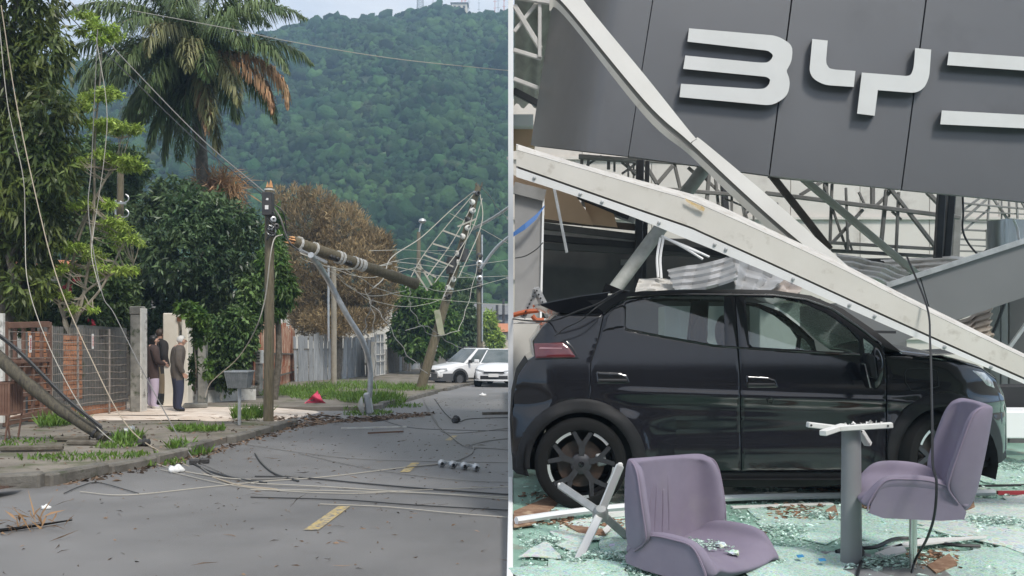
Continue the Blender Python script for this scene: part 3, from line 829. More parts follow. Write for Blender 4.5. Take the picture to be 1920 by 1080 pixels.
# brown slatted bin on legs
bn = thing('litter_basket', 'brown slatted metal litter basket on thin legs at the pavement', 'basket', G(14, 830, SW))
bc = G(14, 826, SW); bz = bc.z
s_ = bc.y / FPX
w, dp, h0, h1 = 15 * s_ * 1.0, .16, 38 * s_ * .3 + .28, .78
for x in (-w, w):
    for y in (-dp, dp):
        MB().bar(bc + Vector((x * .5, y, 0)), bc + Vector((x, y, h0)), .018).build('leg', BROWNP, bn)
for z in (h0, h1):
    for a, b in (((-w, -dp), (w, -dp)), ((w, -dp), (w, dp)), ((w, dp), (-w, dp)), ((-w, dp), (-w, -dp))):
        MB().bar(bc + Vector((*a, z)), bc + Vector((*b, z)), .022).build('rail', BROWNP, bn)
for i in range(7):
    for y in (-dp, dp):
        x = -w + 2 * w * i / 6
        MB().bar(bc + Vector((x, y, h0)), bc + Vector((x, y, h1)), .014, .03).build('slat', BROWNP, bn)

# ------------------------------------------------------------------ pillars, low wall
def block(px0, px1, py0, py1, d, depth, name, label, cat, mat, bev=.02, top=None):
    """Pillar whose camera side spans these pixels at distance d."""
    a, b = P(px0, py1, d), P(px1, py0, d)
    c = Vector(((a.x + b.x) / 2, d + depth / 2, (a.z + b.z) / 2))
    o = MB().frame_box(c, Vector(((b.x - a.x) / 2, 0, 0)), Vector((0, depth / 2, 0)), Vector((0, 0, (b.z - a.z) / 2)), bev=bev)
    return o.build(name, mat, label=label, cat=cat) if cat else o.build(name, mat, top)
g1 = thing('gate_pillar', 'peeling white and grey gate pillar beside the woman', 'pillar', G(262, 772, SW))
d1 = G(262, 772, SW).y
block(243, 264, 590, 773, d1, .29, 'shaft', None, None, STONE, top=g1)
block(262.3, 264.6, 578, 773, d1 - .012, .31, 'render_coat', None, None, WHITEP, top=g1)
block(241.5, 262, 574, 590, d1 - .01, .31, 'cap', None, None, STONE, top=g1)
g2 = thing('gate_pillar', 'clean cream slab pillar behind the man in the dark jacket', 'pillar', G(325, 760, SW))
d2 = G(325, 760, SW).y
block(305, 333, 587, 762, d2, .3, 'slab', None, None, CREAMP, top=g2)
block(340, 352, 589, 762, d2 - .05, .34, 'post', None, None, CREAMP, top=g2)
block(333.5, 339.5, 620, 760, d2 + .1, .2, 'recess', None, None, CEMENT, top=g2)
block(330, 362, 589, 594, d2 - .1, .1, 'lintel', None, None, WHITEP, top=g2)
block(331, 340, 594, 603, d2 - .02, .1, 'brick', None, None, BRICK, top=g2)
block(370, 385, 618, 756, d2 + .4, .2, 'column', 'pale mossy concrete column under the green creeper', 'column', STONE)
block(412, 418, 655, 752, d2 + 1.2, .1, 'stake', 'thin pale stake standing on the low white wall', 'stake', WHITEP)
lw = Wall(G(352, 757, SW), G(500, 748, SW))
lwo = thing('low_wall', 'low stained white wall running right from the cream pillar', 'wall', G(420, 753, SW))
def lwbox(p0, p1, z0, z1, th, name, mat, out=0):
    a, b = lw.p(lw.u(p0), z0, out), lw.p(lw.u(p1), z0, out)
    a2, b2 = lw.p(lw.u(p0), z1, out), lw.p(lw.u(p1), z1, out)
    return MB().prism([a, b, b2, a2], -lw.n * th).build(name, mat, lwo)
lwbox(353, 480, SW - .02, SW + .3, .18, 'wall_base', WHITEP); lwbox(353, 480, SW + .303, SW + .36, .22, 'coping', STONE, .02)
for p in (392, 430, 455): lwbox(p, p + 7, SW + .362, SW + .95, .08, 'baluster', STONE, -.05)
MB().box(G(352, 766, SW) + Vector((.1, .2, .05)), (.5, .3, .1), .3, bev=.03).build('rubble_block', STONE, label='broken concrete lump at the foot of the cream pillar', cat='rubble')

# wire rubbish basket on a post
rb = thing('rubbish_basket', 'grey sheet metal rubbish basket on a post by the kerb', 'basket', G(449, 797, SW))
q = G(449, 797, SW); z0 = P(449, 727, q.y).z; z1 = P(449, 696, q.y).z; s_ = q.y / FPX
MB().tube([q, Vector((q.x, q.y, z0 + .02))], .028, 8).build('post', METALG, rb)
mb = MB(); w0, w1, e0, e1 = 17 * s_, 22 * s_, .13, .18
rows = [[Vector((q.x + sx * w, q.y + sy * e, z)) for sx, sy in ((-1, -1), (1, -1), (1, 1), (-1, 1))] for w, e, z in ((w0, e0, z0), (w1, e1, z1))]
SHEET = M('dull_zinc', (0.2, 0.215, 0.22), (0.3, 0.31, 0.315), rough=.55, metal=.35, scale=14)
mb.grid(rows, close=True); mb.add(rows[0], [(0, 1, 2, 3)]); mb.build('tub', SHEET, rb)
mb = MB()
for k in range(4): MB().bar(rows[1][k], rows[1][(k + 1) % 4], .02).build('rim', METALG, rb)
for k in range(11):
    t = k / 10
    MB().bar(rows[0][0].lerp(rows[0][1], t) + Vector((0, -.008, 0)), rows[1][0].lerp(rows[1][1], t) + Vector((0, -.008, 0)), .008).build('rib', SHEET, rb)
MB().box((q.x, q.y, z0 + .015), (.22, .08, .03)).build('bracket', METALG, rb)
# small concrete letter box and stones behind it
lb = thing('meter_box', 'small concrete meter box beside the rusty sheets', 'box', G(470, 742, SW))
q = G(470, 742, SW); s_ = q.y / FPX
MB().box(q + Vector((0, .2, .45)), (.5, .35, .9), bev=.02).build('plinth', STONE, lb)
MB().box(q + Vector((0.08, .15, 1.1)), (.42, .3, .38), bev=.01).build('housing', WHITEP, lb)
for k in range(4): MB().box(q + Vector((.16, -.01, .98 + k * .08)), (.2, .012, .05)).build('louvre', CEMENT, lb)
sb = ico(2)
MB().add([(q.x - .15 + v[0] * .3 * (1 + .15 * sin(9 * v[1])), q.y + .1 + v[1] * .25, q.z + .98 + v[2] * .12 * (1 + .2 * sin(7 * v[0]))) for v in sb[0]], [tuple(f) for f in sb[1]]).build('stone', STONE, label='rough pale stone lying on the meter box', cat='stone')

# rusty corrugated sheets and grey boards
RW = Wall(G(470, 745, SW), G(553, 712, SW))
rf = thing('corrugated_fence', 'rusty corrugated iron fence behind the snapped wooden pole', 'fence', G(520, 725, SW))
pu = RW.u(476); j = 0
while pu < RW.u(551):
    wd = .62; n = 25
    top = 606 + rng.uniform(-4, 10) - (4 if j > 1 else 0)
    zt = RW.at(515, top).z - zg(RW.at(515).y)
    for (za, zb, o) in ((SW - .02, .85, 0.02), (.8, zt, 0.0)):
        rows = [[RW.p(pu + wd * k / (n - 1), z + (.05 * sin(k * .9 + j) if z == zt else 0), o + .028 * sin(k * 2 * pi / 5)) for k in range(n)] for z in (za, (za + zb) / 2, zb)]
        MB().grid(rows).build('sheet', RUSTM, rf, smooth='all')
    pu += wd - .03; j += 1
for z in (.5, 1.3): MB().bar(RW.p(RW.u(476), z, -.06), RW.p(RW.u(551), z, -.06), .06).build('rail', BARK, rf)
GW = Wall(G(553, 716, SW), G(690, 704, SW))
gf = thing('board_fence', 'weathered grey board fence with uneven tops', 'fence', G(620, 710, SW))
px = 553.0
while px < 688:
    w = rng.uniform(5, 8.5)
    a, b = GW.at(px + .6), GW.at(px + w - .4)
    zt = EYE - (627 + rng.uniform(-3, 5) + (6 if px > 640 else 0) - 620) / FPX * a.y
    o = rng.uniform(-.03, .03); tl = rng.normal(0, .035)
    lo_ = [Vector((q.x, q.y, zg(q.y) + SW)) + GW.n * o for q in (a, b)]
    hi_ = [Vector((q.x + tl, q.y, zt + rng.uniform(-.04, .04))) + GW.n * o for q in (b, a)]
    MB().prism(lo_ + hi_, -GW.n * .03).build('board', GREYWD, gf)
    px += w
for z in (.7, 1.5): MB().bar(GW.p(GW.u(553), z, -.08), GW.p(GW.u(688), z, -.08), .07).build('rail', BARK, gf)
BW = Wall(G(688, 708, SW), G(800, 688, SW))
bf = thing('board_fence', 'far dark board fence between white door and leaning pole', 'fence', G(745, 700, SW))
px = 690.0
while px < 798:
    w = rng.uniform(4.5, 7)
    if not 703 < px < 722:
        a, b = BW.at(px + .4), BW.at(px + w - .3)
        zt = EYE - (632 + 8 * (px - 690) / 110 + rng.uniform(-5, 6) - 620) / FPX * a.y
        MB().prism([Vector((a.x, a.y, zg(a.y) + SW)), Vector((b.x, b.y, zg(b.y) + SW)), Vector((b.x, b.y, zt)), Vector((a.x, a.y, zt))], -BW.n * .04).build('board', GREYWD if rng.random() < .6 else BARK, bf)
    px += w
dr = thing('lattice_gate', 'white lattice gate between the two board fences', 'gate', BW.at(712) * 1)
dr.location.z = zg(dr.location.y) + SW
z0 = SW + .03; z1 = EYE - (626 - 620) / FPX * BW.at(712).y - zg(BW.at(712).y)
ua, ub = BW.u(704), BW.u(721)
for u in (ua, ub, (ua + ub) / 2): MB().bar(BW.p(u, z0, .02), BW.p(u, z1, .02), .07, .04).build('stile', WHITEP, dr)
for t in (0, .33, .5, .8, 1): MB().bar(BW.p(ua, z0 + (z1 - z0) * t, .02), BW.p(ub, z0 + (z1 - z0) * t, .02), .06, .04).build('rail', WHITEP, dr)
MB().prism([BW.p(ua, z0, -.05), BW.p(ub, z0, -.05), BW.p(ub, z1, -.05), BW.p(ua, z1, -.05)], -BW.n * .03).build('door_panel', GREYWD, dr)
c = BW.at(699, 640, .1); c.z = zg(c.y)
MB().bar(c + Vector((0, 0, SW)), c + Vector((0, 0, 1.9)), .16).build('post', CREAMP, label='cream post left of the white lattice gate', cat='post')
c = BW.at(768, 690, .5); c.z = zg(c.y) + SW
o = MB().tube([c, c + Vector((.03, 0, .75)), c + Vector((.1, 0, 1.0))], [.09, .07, .04], 7).build('stump', M('peeled_wood', (0.6, 0.5, 0.38)), label='short pale forked stump on the far pavement', cat='stump')

# ------------------------------------------------------------------ far houses and roofs
def far_house(name, label, px0, px1, py0, py1, pyb, d, wall, roof, depth=8, wins=()):
    a, b = P(px0, pyb, d), P(px1, py0, d)
    zb = zg(d) - .3
    t = thing(name, label, 'building', ((a.x + b.x) / 2, d, zb))
    zt = P(px0, py1, d).z
    MB().frame_box(((a.x + b.x) / 2, d + depth / 2, (zb + zt) / 2), ((b.x - a.x) / 2, 0, 0), (0, depth / 2, 0), (0, 0, (zt - zb) / 2)).build('wall', wall, t)
    zr = P(px0, py0, d).z
    x0, x1 = a.x - .4, b.x + .4
    MB().prism([(x0, d - .5, zt + .003), (x0, d + depth + .5, zt + .003), (x0, d + depth / 2, zr)], (x1 - x0, 0, 0)).build('roof', roof, t)
    n = 0
    for (wx0, wx1, wy0, wy1) in wins:
        p, q = P(wx0, wy1, d - .03), P(wx1, wy0, d - .03)
        f = MB().frame_box((p + q) / 2, ((q.x - p.x) / 2, 0, 0), (0, .05, 0), (0, 0, (q.z - p.z) / 2)).build('window', WHITEP, t)
        MB().frame_box((p + q) / 2 + Vector((0, -.055, 0)), ((q.x - p.x) / 2 * .8, 0, 0), (0, .01, 0), (0, 0, (q.z - p.z) / 2 * .85)).build('pane', DARKM, f)
    return t
ROOFG = M('grey_tile_roof', (0.13, 0.13, 0.13), (0.2, 0.195, 0.19), rough=.9, scale=3)
ROOFR = M('clay_tile_roof', (0.4, 0.15, 0.07), (0.52, 0.22, 0.11), rough=.85, scale=6)
PALEW = M('pale_render', (0.5, 0.46, 0.38), (0.6, 0.56, 0.48), rough=.9, scale=.7)
far_house('shed', 'long far shed with grey roof above the white cars', 852, 985, 566, 590, 660, 96, M('slate_render', (0.2, 0.21, 0.22)), ROOFG, 12, ((868, 880, 600, 620), (935, 944, 600, 640)))
far_house('house', 'far small pale house behind the two white cars', 905, 975, 606, 622, 660, 84, PALEW, ROOFR, 7, ((918, 924, 628, 644), (940, 948, 626, 642)))
far_house('house', 'far ochre house with flat front beside the thin pole', 858, 900, 612, 620, 660, 78, M('ochre_render', (0.5, 0.38, 0.2), (0.56, 0.44, 0.25), rough=.9), ROOFG, 6, ((866, 874, 626, 640),))
o = MB().frame_box((-10, 112, 1.6), (22, 0, 0), (0, .1, 0), (0, 0, 2.6)).build('distant_wall', PALEW, label='long pale distant wall at the foot of the hill', cat='wall')
far_house('house', 'cream house with orange roof tiles glimpsed under the mango tree', -60, 116, 470, 505, 620, 22.5, CREAMP, ROOFR, 6, ((30, 60, 540, 585),))

# ------------------------------------------------------------------ towers on the hill top
def crest(px, py): 
    k = (px - 960) / FPX; return Vector((k * D1, D1, float(hill_z(np.array([k]), np.array([D1 * 1.0]))[0])))
TOWR = M('red_tower_paint', (0.5, 0.16, 0.12)); TOWG = M('grey_tower_steel', (0.32, 0.34, 0.36))
b0 = crest(788, 0)
tw = thing('lattice_tower', 'grey lattice tower on the hill top', 'tower', b0)
w = 2.6; H = 20
for sx, sy in ((-1, -1), (1, -1), (1, 1), (-1, 1)):
    MB().bar(b0 + Vector((sx * w / 2, sy * w / 2, -1)), b0 + Vector((sx * w * .25, sy * w * .25, H)), .2).build('leg', TOWG, tw)
mb = MB()
for k in range(14):
    f0 = 1 - .5 * (k * H / 14) / H; f1 = 1 - .5 * ((k + 1) * H / 14) / H; z0, z1 = k * H / 14, (k + 1) * H / 14
    for (ax, ay), (bx, by) in (((-1, -1), (1, -1)), ((1, -1), (1, 1)), ((1, 1), (-1, 1)), ((-1, 1), (-1, -1))):
        mb.bar(b0 + Vector((ax * w / 2 * f0, ay * w / 2 * f0, z0)), b0 + Vector((bx * w / 2 * f1, by * w / 2 * f1, z1)), .1)
        mb.bar(b0 + Vector((bx * w / 2 * f0, by * w / 2 * f0, z0)), b0 + Vector((ax * w / 2 * f1, ay * w / 2 * f1, z1)), .1)
        mb.bar(b0 + Vector((ax * w / 2 * f0, ay * w / 2 * f0, z0)), b0 + Vector((bx * w / 2 * f0, by * w / 2 * f0, z0)), .1)
mb.build('bracing', TOWG, tw)
for px, m_, wd, lab in ((812, TOWG, .16, 'thin aerial just right of the lattice tower'), (866, TOWR, .35, 'red aerial mast above the hill top building'), (872, TOWR, .3, 'second red aerial mast right of the hill top building'), (879, TOWG, .22, 'grey aerial mast beside the two red masts'),
                        (898, TOWG, .2, 'lone grey aerial in the middle of the hill top row'), (928, TOWR, .2, 'slim red aerial near the end of the row'), (934, TOWG, .2, 'slim grey aerial near the end of the row'), (945, TOWR, .3, 'red aerial at the end of the row')):
    b0 = crest(px, 0)
    t = thing('aerial_mast', lab, 'aerial', b0, 'aerials on the hill top')
    MB().tube([b0 - Vector((0, 0, 1)), b0 + Vector((0, 0, rng.uniform(9, 14)))], [wd * .7, wd * .35], 6).build('mast', m_, t)
    for z in (4, 6.5): MB().bar(b0 + Vector((-.6, 0, z)), b0 + Vector((.6, 0, z)), .12).build('crossarm', m_, t)
b0 = crest(862, 0)
t = thing('hilltop_building', 'small pale flat building on the hill crest', 'building', b0)
MB().box(b0 + Vector((0, 0, 2.2)), (6, 5, 3.6)).build('wall', PALEW, t); MB().box(b0 + Vector((0, 0, 4.15)), (6.8, 5.8, .3)).build('roof', ROOFG, t)
for x in (-1.8, 0, 1.8): MB().box(b0 + Vector((x, -2.55, 2.6)), (.9, .08, 1.0)).build('window', DARKM, t)
# ------------------------------------------------------------------ poles
q = G(503, 793, .06); pd1 = q.y
p1 = thing('utility_pole', 'snapped wooden pole with black box below its orange splintered top', 'pole', q)
top = P(505, 352, pd1)
pole_pts = [q + Vector((0, 0, -.1)), q.lerp(top, .5) + Vector((.01, 0, 0)), top]
s_ = pd1 / FPX
MB().tube(spline(pole_pts, 8), [9.6 * s_ - i * .08 * s_ for i in range(17)], 14).build('shaft', POLEW, p1, smooth=True)
mb = MB()
for k in range(9):
    a = 2 * pi * k / 9; r = 6 * s_
    b = top + Vector((cos(a) * r, sin(a) * r, -.05)); h = rng.uniform(.06, .22)
    mb.add([b + Vector((cos(a + .9) * .03, sin(a + .9) * .03, 0)), b - Vector((cos(a + .9) * .03, sin(a + .9) * .03, 0)), b - Vector((cos(a) * .05, sin(a) * .05, 0)), b + Vector((-cos(a) * .02, -sin(a) * .02, h))], [(0, 1, 3), (1, 2, 3), (2, 0, 3), (0, 2, 1)])
mb.build('splintered_top', RAWWOOD, p1)
for yy_ in (356, 364): MB().lathe([(8.6 * s_, -.012), (9.1 * s_, -.012), (9.1 * s_, .016), (8.6 * s_, .016)], P(505, yy_, pd1), n=14).build('strap', WHITEP, p1)
bx = P(503, 383, pd1 - .17)
box_ = MB().frame_box(bx, (.085, 0, 0), (0, .1, 0), (0, 0, .2), bev=.012).build('control_box', DARKM, p1)
MB().frame_box(bx + Vector((.0, -.102, -.065)), (.03, 0, 0), (0, .003, 0), (0, 0, .035)).build('plate', TAGW, box_)
MB().prism([bx + Vector((x, -.101, z)) for x, z in ((-.015, .06), (.028, .055), (.03, .09), (.0, .095))], (0, -.004, 0)).build('plate', TAGW, box_)
for k, (x, y) in enumerate(((512, 412), (518, 425), (506, 428))):
    MB().lathe([(.02, -.06), (.05, -.05), (.035, -.02), (.055, 0), (.035, .02), (.05, .05), (.02, .06)], P(x, y, pd1 - .18), (0.4, -1, .2), 10).build('insulator', METALG if k != 1 else DARKM, p1, smooth=True)
MB().tube([P(509, 433, pd1 - .2) + Vector((.075 * cos(a), 0, .075 * sin(a))) for a in np.linspace(0, 2 * pi, 16)], .012, 6).build('ring', METALG, p1, smooth=True)
mb = MB()
for k in range(26):
    a = k * .9; z = 400 + k * 1.8
    pt = [P(508 + 9 * sin(a + t * 3), z + 8 * sin(a * 1.7 + t * 4), pd1 - .2 + .05 * cos(a)) for t in (0, .5, 1)]
    mb.tube(spline(pt, 3), .009, 4)
mb.build('cable_tangle', WIRED, p1, kind='stuff')
# the broken piece hanging from the cables
hp0, hp1 = P(548, 452, pd1 + .3), P(778, 532, pd1 + 3.2)
p2_ = thing('broken_pole', 'snapped upper length of wooden pole hanging at a slant in the cables', 'pole', hp0)
hpt = [hp0.lerp(hp1, t) for t in np.linspace(0, 1, 12)]
MB().tube(hpt, [.1 + .012 * sin(3 * i) + .012 * i / 11 for i in range(12)], 12).build('shaft', POLEW, p2_, smooth=True)
dv = (hp1 - hp0).normalized()
mb = MB()
u1, v1 = orth(dv)
for k in range(7):
    a = 2 * pi * k / 7; b = hp0 + (u1 * cos(a) + v1 * sin(a)) * .06
    mb.add([b + u1 * .03, b - u1 * .03, b + v1 * .035, b - dv * rng.uniform(.05, .2)], [(0, 1, 3), (1, 2, 3), (2, 0, 3), (0, 2, 1)])
mb.build('splintered_end', RAWWOOD, p2_)
for t in (.045, .155, .335, .36, .46, .49, .515, .53):
    c = hp0.lerp(hp1, t)
    MB().lathe([(.1, -.022), (.125, -.022), (.125, .022), (.1, .022)], c, dv, 12).build('strap', WHITEP, p2_)
for t in (.29, .31, .34, .42, .44): 
    c = hp0.lerp(hp1, t) + Vector((0, -.12, -.04))
    MB().lathe([(.02, -.07), (.06, -.05), (.03, -.01), (.055, .02), (.02, .06)], c, (0, -1, -.3), 8).build('insulator', DARKM, p2_, smooth=True)
# thin pole behind the fence with a conduit, the far poles
def pole(name, label, pts, d, r0, r1, mat, dd=0.0, group=None):
    if not isinstance(pts[0], Vector): pts = [P(x, y, d + dd * i) for i, (x, y) in enumerate(pts)]
    pts[0].z = zg(pts[0].y) - .1
    t = thing(name, label, 'pole', pts[0], group)
    n = 6; sp = spline(pts, n)
    MB().tube(sp, [r0 + (r1 - r0) * i / (len(sp) - 1) for i in range(len(sp))], 10).build('shaft', mat, t, smooth=True)
    return t
p5 = pole('utility_pole', 'thin brown pole rising behind the brick wall', [(225, 700), (225, 500), (226, 322)], 21.5, .085, .075, POLEW)
MB().tube([P(217, y, 21.4) for y in (610, 500, 375)], .022, 6).build('conduit', METALG, p5)
MB().bar(P(216, 381, 21.3), P(236, 381, 21.3), .05).build('bracket', METALG, p5)
for yy_ in (372, 400): MB().tube([P(232, yy_, 21.35) + Vector((.12 * cos(a), 0, .1 * sin(a))) for a in np.linspace(-2.4, 1.2, 10)], .016, 5).build('hook', METALG, p5)
p6 = pole('utility_pole', 'slim grey pole standing behind the board fence', [(626, 690), (626, 580), (625, 500)], 34, .11, .1, M('pale_pole_wood', (0.26, 0.23, 0.18), (0.33, 0.3, 0.24), rough=.85, scale=5))
MB().tube([P(616, y, 33.9) for y in (640, 560, 498)], .045, 6).build('conduit', METALG, p6)
p7 = pole('utility_pole', 'upright dark pole behind the leaning one, beside the pickup', [(900, 700), (899, 560), (897, 435)], 52, .19, .15, POLEW)
MB().tube([P(904, y, 51.8) for y in (640, 540, 440)], .05, 6).build('conduit', METALG, p7)
for i in range(5): MB().lathe([(.1, -.06), (.2, 0), (.1, .06)], P(899, 480 + 14 * i, 51.7), (0, -1, 0), 8).build('insulator', METALG if i % 2 else DARKM, p7)
def lamp_arm(par, a, m, b, d, r):
    o = MB().tube(spline([P(*a, d), P(*m, d - .5), P(*b, d - 1.2)], 6), r, 7).build('lamp_arm', METALG, par, smooth=True)
    e = P(*b, d - 1.2)
    MB().frame_box(e + Vector((.25, -.1, .02)), (.35, 0, .08), (0, .12, 0), (-.02, 0, .08), bev=.04).build('lamp_head', METALG, o)
lamp_arm(p7, (902, 503), (930, 465), (962, 438), 51.5, .09)
p8 = pole('street_lamp', 'far street lamp with round head rising above the leaning cables', [(785, 640), (785, 520), (785, 435)], 62, .17, .13, POLEW)
MB().tube([P(785, 440, 62), P(788, 425, 62), P(791, 417, 62)], .05, 6).build('lamp_arm', METALG, p8)
MB().lathe([(0, .22), (.2, .15), (.28, 0), (.15, -.12), (0, -.12)], P(792, 415, 62), n=12).build('lamp_head', METALG, p8, smooth=True)
for px, y0, dd_, lab in ((884, 560, 105, 'far thin pole just left of the upright dark pole'), (932, 572, 88, 'far dark pole above the white hatchback'), (944, 560, 92, 'far dark pole closest to the white divider'), (878, 590, 80, 'far slim pole above the pickup cabin')):
    pole('utility_pole', lab, [(px, 660), (px, 610), (px, y0)], dd_, .16, .13, DARKM, group='far poles down the street')
# leaning pole
lb_ = G(789, 731, SW); ld = lb_.y
lt = P(897, 350, ld)
lp = thing('leaning_pole', 'tall wooden pole leaning right under a fan of loose cables', 'pole', lb_)
ls = spline([lb_ - Vector((.1, 0, .3)), lb_.lerp(lt, .5), lt], 8)
MB().tube(ls, [.175 - .075 * i / (len(ls) - 1) for i in range(len(ls))], 12).build('shaft', POLEW, lp, smooth=True)
def LP(t, o=0.0): return lb_.lerp(lt, t) + Vector((0, -.2 + o, 0))
for i in range(13):
    t = .46 + i * .042
    MB().lathe([(.03, -.09), (.1, -.06), (.05, -.02), (.09, .02), (.05, .04), (.03, .09)], LP(t) + Vector((.06 * (-1) ** i, 0, 0)), (.5 * (-1) ** i, -1, .3), 8).build('insulator', WHITEP if i % 3 else DARKM, lp, smooth=True)
for t in (.6, .62, .66): MB().lathe([(.0, -.22), (.16, -.2), (.17, .2), (0, .22)], LP(t) + Vector((-.14 if t < .65 else .18, -.02, .0)), (0, .1, 1), 10).build('splice_box', DARKM, lp, smooth=True)
for t in (.2, .22, .46, .5, .97): MB().lathe([(.1, -.03), (.16 - .04 * t, -.03), (.16 - .04 * t, .03), (.1, .03)], lb_.lerp(lt, t), lt - lb_, 12).build('strap', METALG, lp)
MB().frame_box(LP(.33), (.1, 0, .02), (0, .02, 0), (-.08, 0, .42)).build('pale_scar', M('bare_wood', (0.42, 0.4, 0.3), (0.3, 0.32, 0.2), rough=.8, scale=5), lp)
mb = MB()
for k in range(9):
    a = rng.uniform(0, 6.3); mb.bar(lt + Vector((.05 * cos(a), .05 * sin(a), -.08)), lt + Vector((.16 * cos(a), .1 * sin(a), rng.uniform(.02, .16))), .03)
mb.build('splintered_top', BARK, lp)
lamp_arm(lp, (886, 430), (925, 408), (962, 383), ld, .05)
# broken pole lying across the pavement on the left
a_, b_ = P(-50, 622, 12.2), G(198, 820, SW + .05)
bp = thing('fallen_pole', 'dark broken pole lying from upper left down onto the pavement', 'pole', b_)
sp = [a_.lerp(b_, t) + Vector((0, 0, -.12 * sin(pi * t))) for t in np.linspace(0, 1, 14)]
MB().tube(sp, [.088 - .012 * i / 13 + .006 * sin(i * 2.3) for i in range(14)], 12).build('shaft', M('wet_pole_wood', (0.06, 0.05, 0.036), (0.12, 0.105, 0.07), rough=.7, scale=6, stretch=(5, 5, 1), c3=(0.035, 0.03, 0.025), scale3=4, bump=.5), bp, smooth=True)
for t in (.93, .975): MB().lathe([(.07, -.02), (.092, -.02), (.092, .02), (.07, .02)], a_.lerp(b_, t) + Vector((0, 0, -.03)), b_ - a_, 12).build('strap', DARKM, bp)
for o in (0.0, .035):
    MB().tube([a_.lerp(b_, t) + Vector((0, -.1 - o * .4, .12 + o + .22 * sin(pi * min(1, t * 1.3)) * (1 - t))) for t in np.linspace(0, 1.0, 12)], .016, 6).build('cable', WIRED, bp, smooth=True)
for k, (px, py) in enumerate(((206, 818), (228, 815), (243, 806), (262, 820), (270, 830))):
    c = G(px, py, SW + .05)
    o = MB().lathe([(.015, -.08), (.06, -.06), (.04, -.02), (.065, .01), (.04, .04), (.055, .06), (.01, .08)], c, (1, .3 * (-1) ** k, .4 * (k % 3 - 1)), 9)
    o.build('insulator', METALG if k == 2 else DARKM, smooth=True, label=['dark insulator at the very end of the fallen pole', 'second dark insulator just right of the fallen pole end', 'shiny pale insulator on the pavement right of the fallen pole', 'dark insulator furthest right on the pavement', 'dark insulator nearest the kerb right of the fallen pole'][k], cat='insulator')

# ------------------------------------------------------------------ hanging street light
sl = thing('hanging_lamp_arm', 'snapped street lamp arm with grey head dangling above the driveway', 'street lamp', P(686, 760, 18.0))
arm = spline([P(583, 478, pd1 + .4), P(612, 520, 17.4), P(650, 590, 17.6), P(680, 640, 17.8), P(694, 690, 18), P(693, 745, 18)], 6)
MB().tube(arm, .055, 10).build('arm', METALG, sl, smooth=True)
c = P(687, 758, 18); s_ = 18 / FPX
MB().frame_box(c + Vector((.04, 0, .02)), (6 * s_, 0, .01), (0, .12, 0), (-.03, 0, 20 * s_), bev=.05).build('lamp_head', METALG, sl)
MB().lathe([(0, .09), (.1, .07), (.17, .02), (.19, 0), (0, -.01)], c + Vector((-.07, -.02, -.03)), (-1, -.25, -.1), 14).build('diffuser', M('frosted_glass', (0.45, 0.45, 0.42), rough=.3), sl, smooth=True)
MB().bar(P(560, 468, pd1 + .3), P(612, 492, pd1 + .8), .05).build('bracket', METALG, sl)

# ------------------------------------------------------------------ wires
def wire(label, pts, r=.012, mat=WIREL, sub=8, name='wire', wob=0.0, ground=False, group='storm torn overhead wires'):
    q = [Vector(p) if isinstance(p, Vector) else (G(p[0], p[1], .012 + (SW if len(p) > 2 and p[2] == 'w' else 0)) if len(p) == 2 or p[2] == 'w' else P(*p)) for p in pts]
    r = r * .72 if group == 'storm torn overhead wires' else r
    sp = spline(q, sub)
    if wob: sp = [p + Vector((wob * sin(i * 1.3 + q[0].x), wob * cos(i * .9), 0)) for i, p in enumerate(sp)]
    return MB().tube(sp, r, 6).build(name, mat, smooth=True, label=label, cat='wire', group=group)
wire('pale wire hanging down past the mango tree to the pavement', [(-2, 40, 15), (15, 200, 15), (43, 330, 15), (47, 420, 15), (52, 530, 14.5), (88, 640, 14), (150, 760, 12.6), (215, 830, 11.4), (300, 872), (400, 893), (470, 900)], .009)
wire('brownish wire from the top left corner down across the brick wall', [(2, 10, 15), (30, 190, 15), (70, 380, 14.6), (110, 530, 14.2), (170, 670, 13.4), (240, 800, 11.8), (335, 865), (430, 905), (520, 918)], .011, M('tan_wire', (0.4, 0.33, 0.24)))
wire('wire ending dark that falls from the lime tufts to the kerb', [(183, 55, 15.5), (172, 300, 15.5), (166, 400, 15), (190, 545, 14.6), (215, 590, 14.4), (270, 700, 13.2), (345, 835, 11.2), (395, 888), (470, 898), (560, 895)], .01, WIREG)
wire('thin pale wire through the middle of the lime tufts', [(180, 70, 16), (200, 200, 16), (195, 300, 16), (176, 430, 16), (172, 480, 15.5), (188, 545, 15)], .009)
wire('long pale wire crossing in front of the hill to the upper right', [(250, 20, 24), (420, 52, 22), (545, 78, 21), (740, 110, 20), (1000, 137, 18)], .013)
wire('upper grey service cable running down to the black pole box', [(120, -10, 20), (260, 140, 19), (380, 262, 18), (498, 362, pd1)], .016, WIREG)
wire('lower grey service cable running down to the black pole box', [(90, -10, 20), (245, 145, 19), (375, 270, 18), (497, 368, pd1)], .016, WIRED)
wire('pale cable looping off the snapped pole down to the low wall', [(530, 440, pd1 - .2), (515, 447, pd1 - .3), (507, 480, pd1 - .4), (497, 560, pd1 - .3), (478, 620, pd1 - .1), (445, 672, 17.2), (408, 705, 18), (392, 722, 18.5), (385, 745, 18.6)], .014)
wire('thick grey cable drooping from the pole box to the broken pole', [(512, 388, pd1), (526, 410, pd1 - .1), (536, 440, pd1), (550, 462, pd1 + .2), (585, 480, pd1 + .5)], .022, WIREG)
wire('second thick cable from the pole box to the lamp arm', [(510, 380, pd1), (532, 400, pd1), (540, 450, pd1 + .1), (560, 470, pd1 + .2)], .018, WIRED)
wire('long cable fanning from leaning pole top to the left', [(897, 352, ld), (850, 390, ld), (790, 445, 29), (735, 482, 24), (720, 520, 21), (700, 540, 20)], .02)
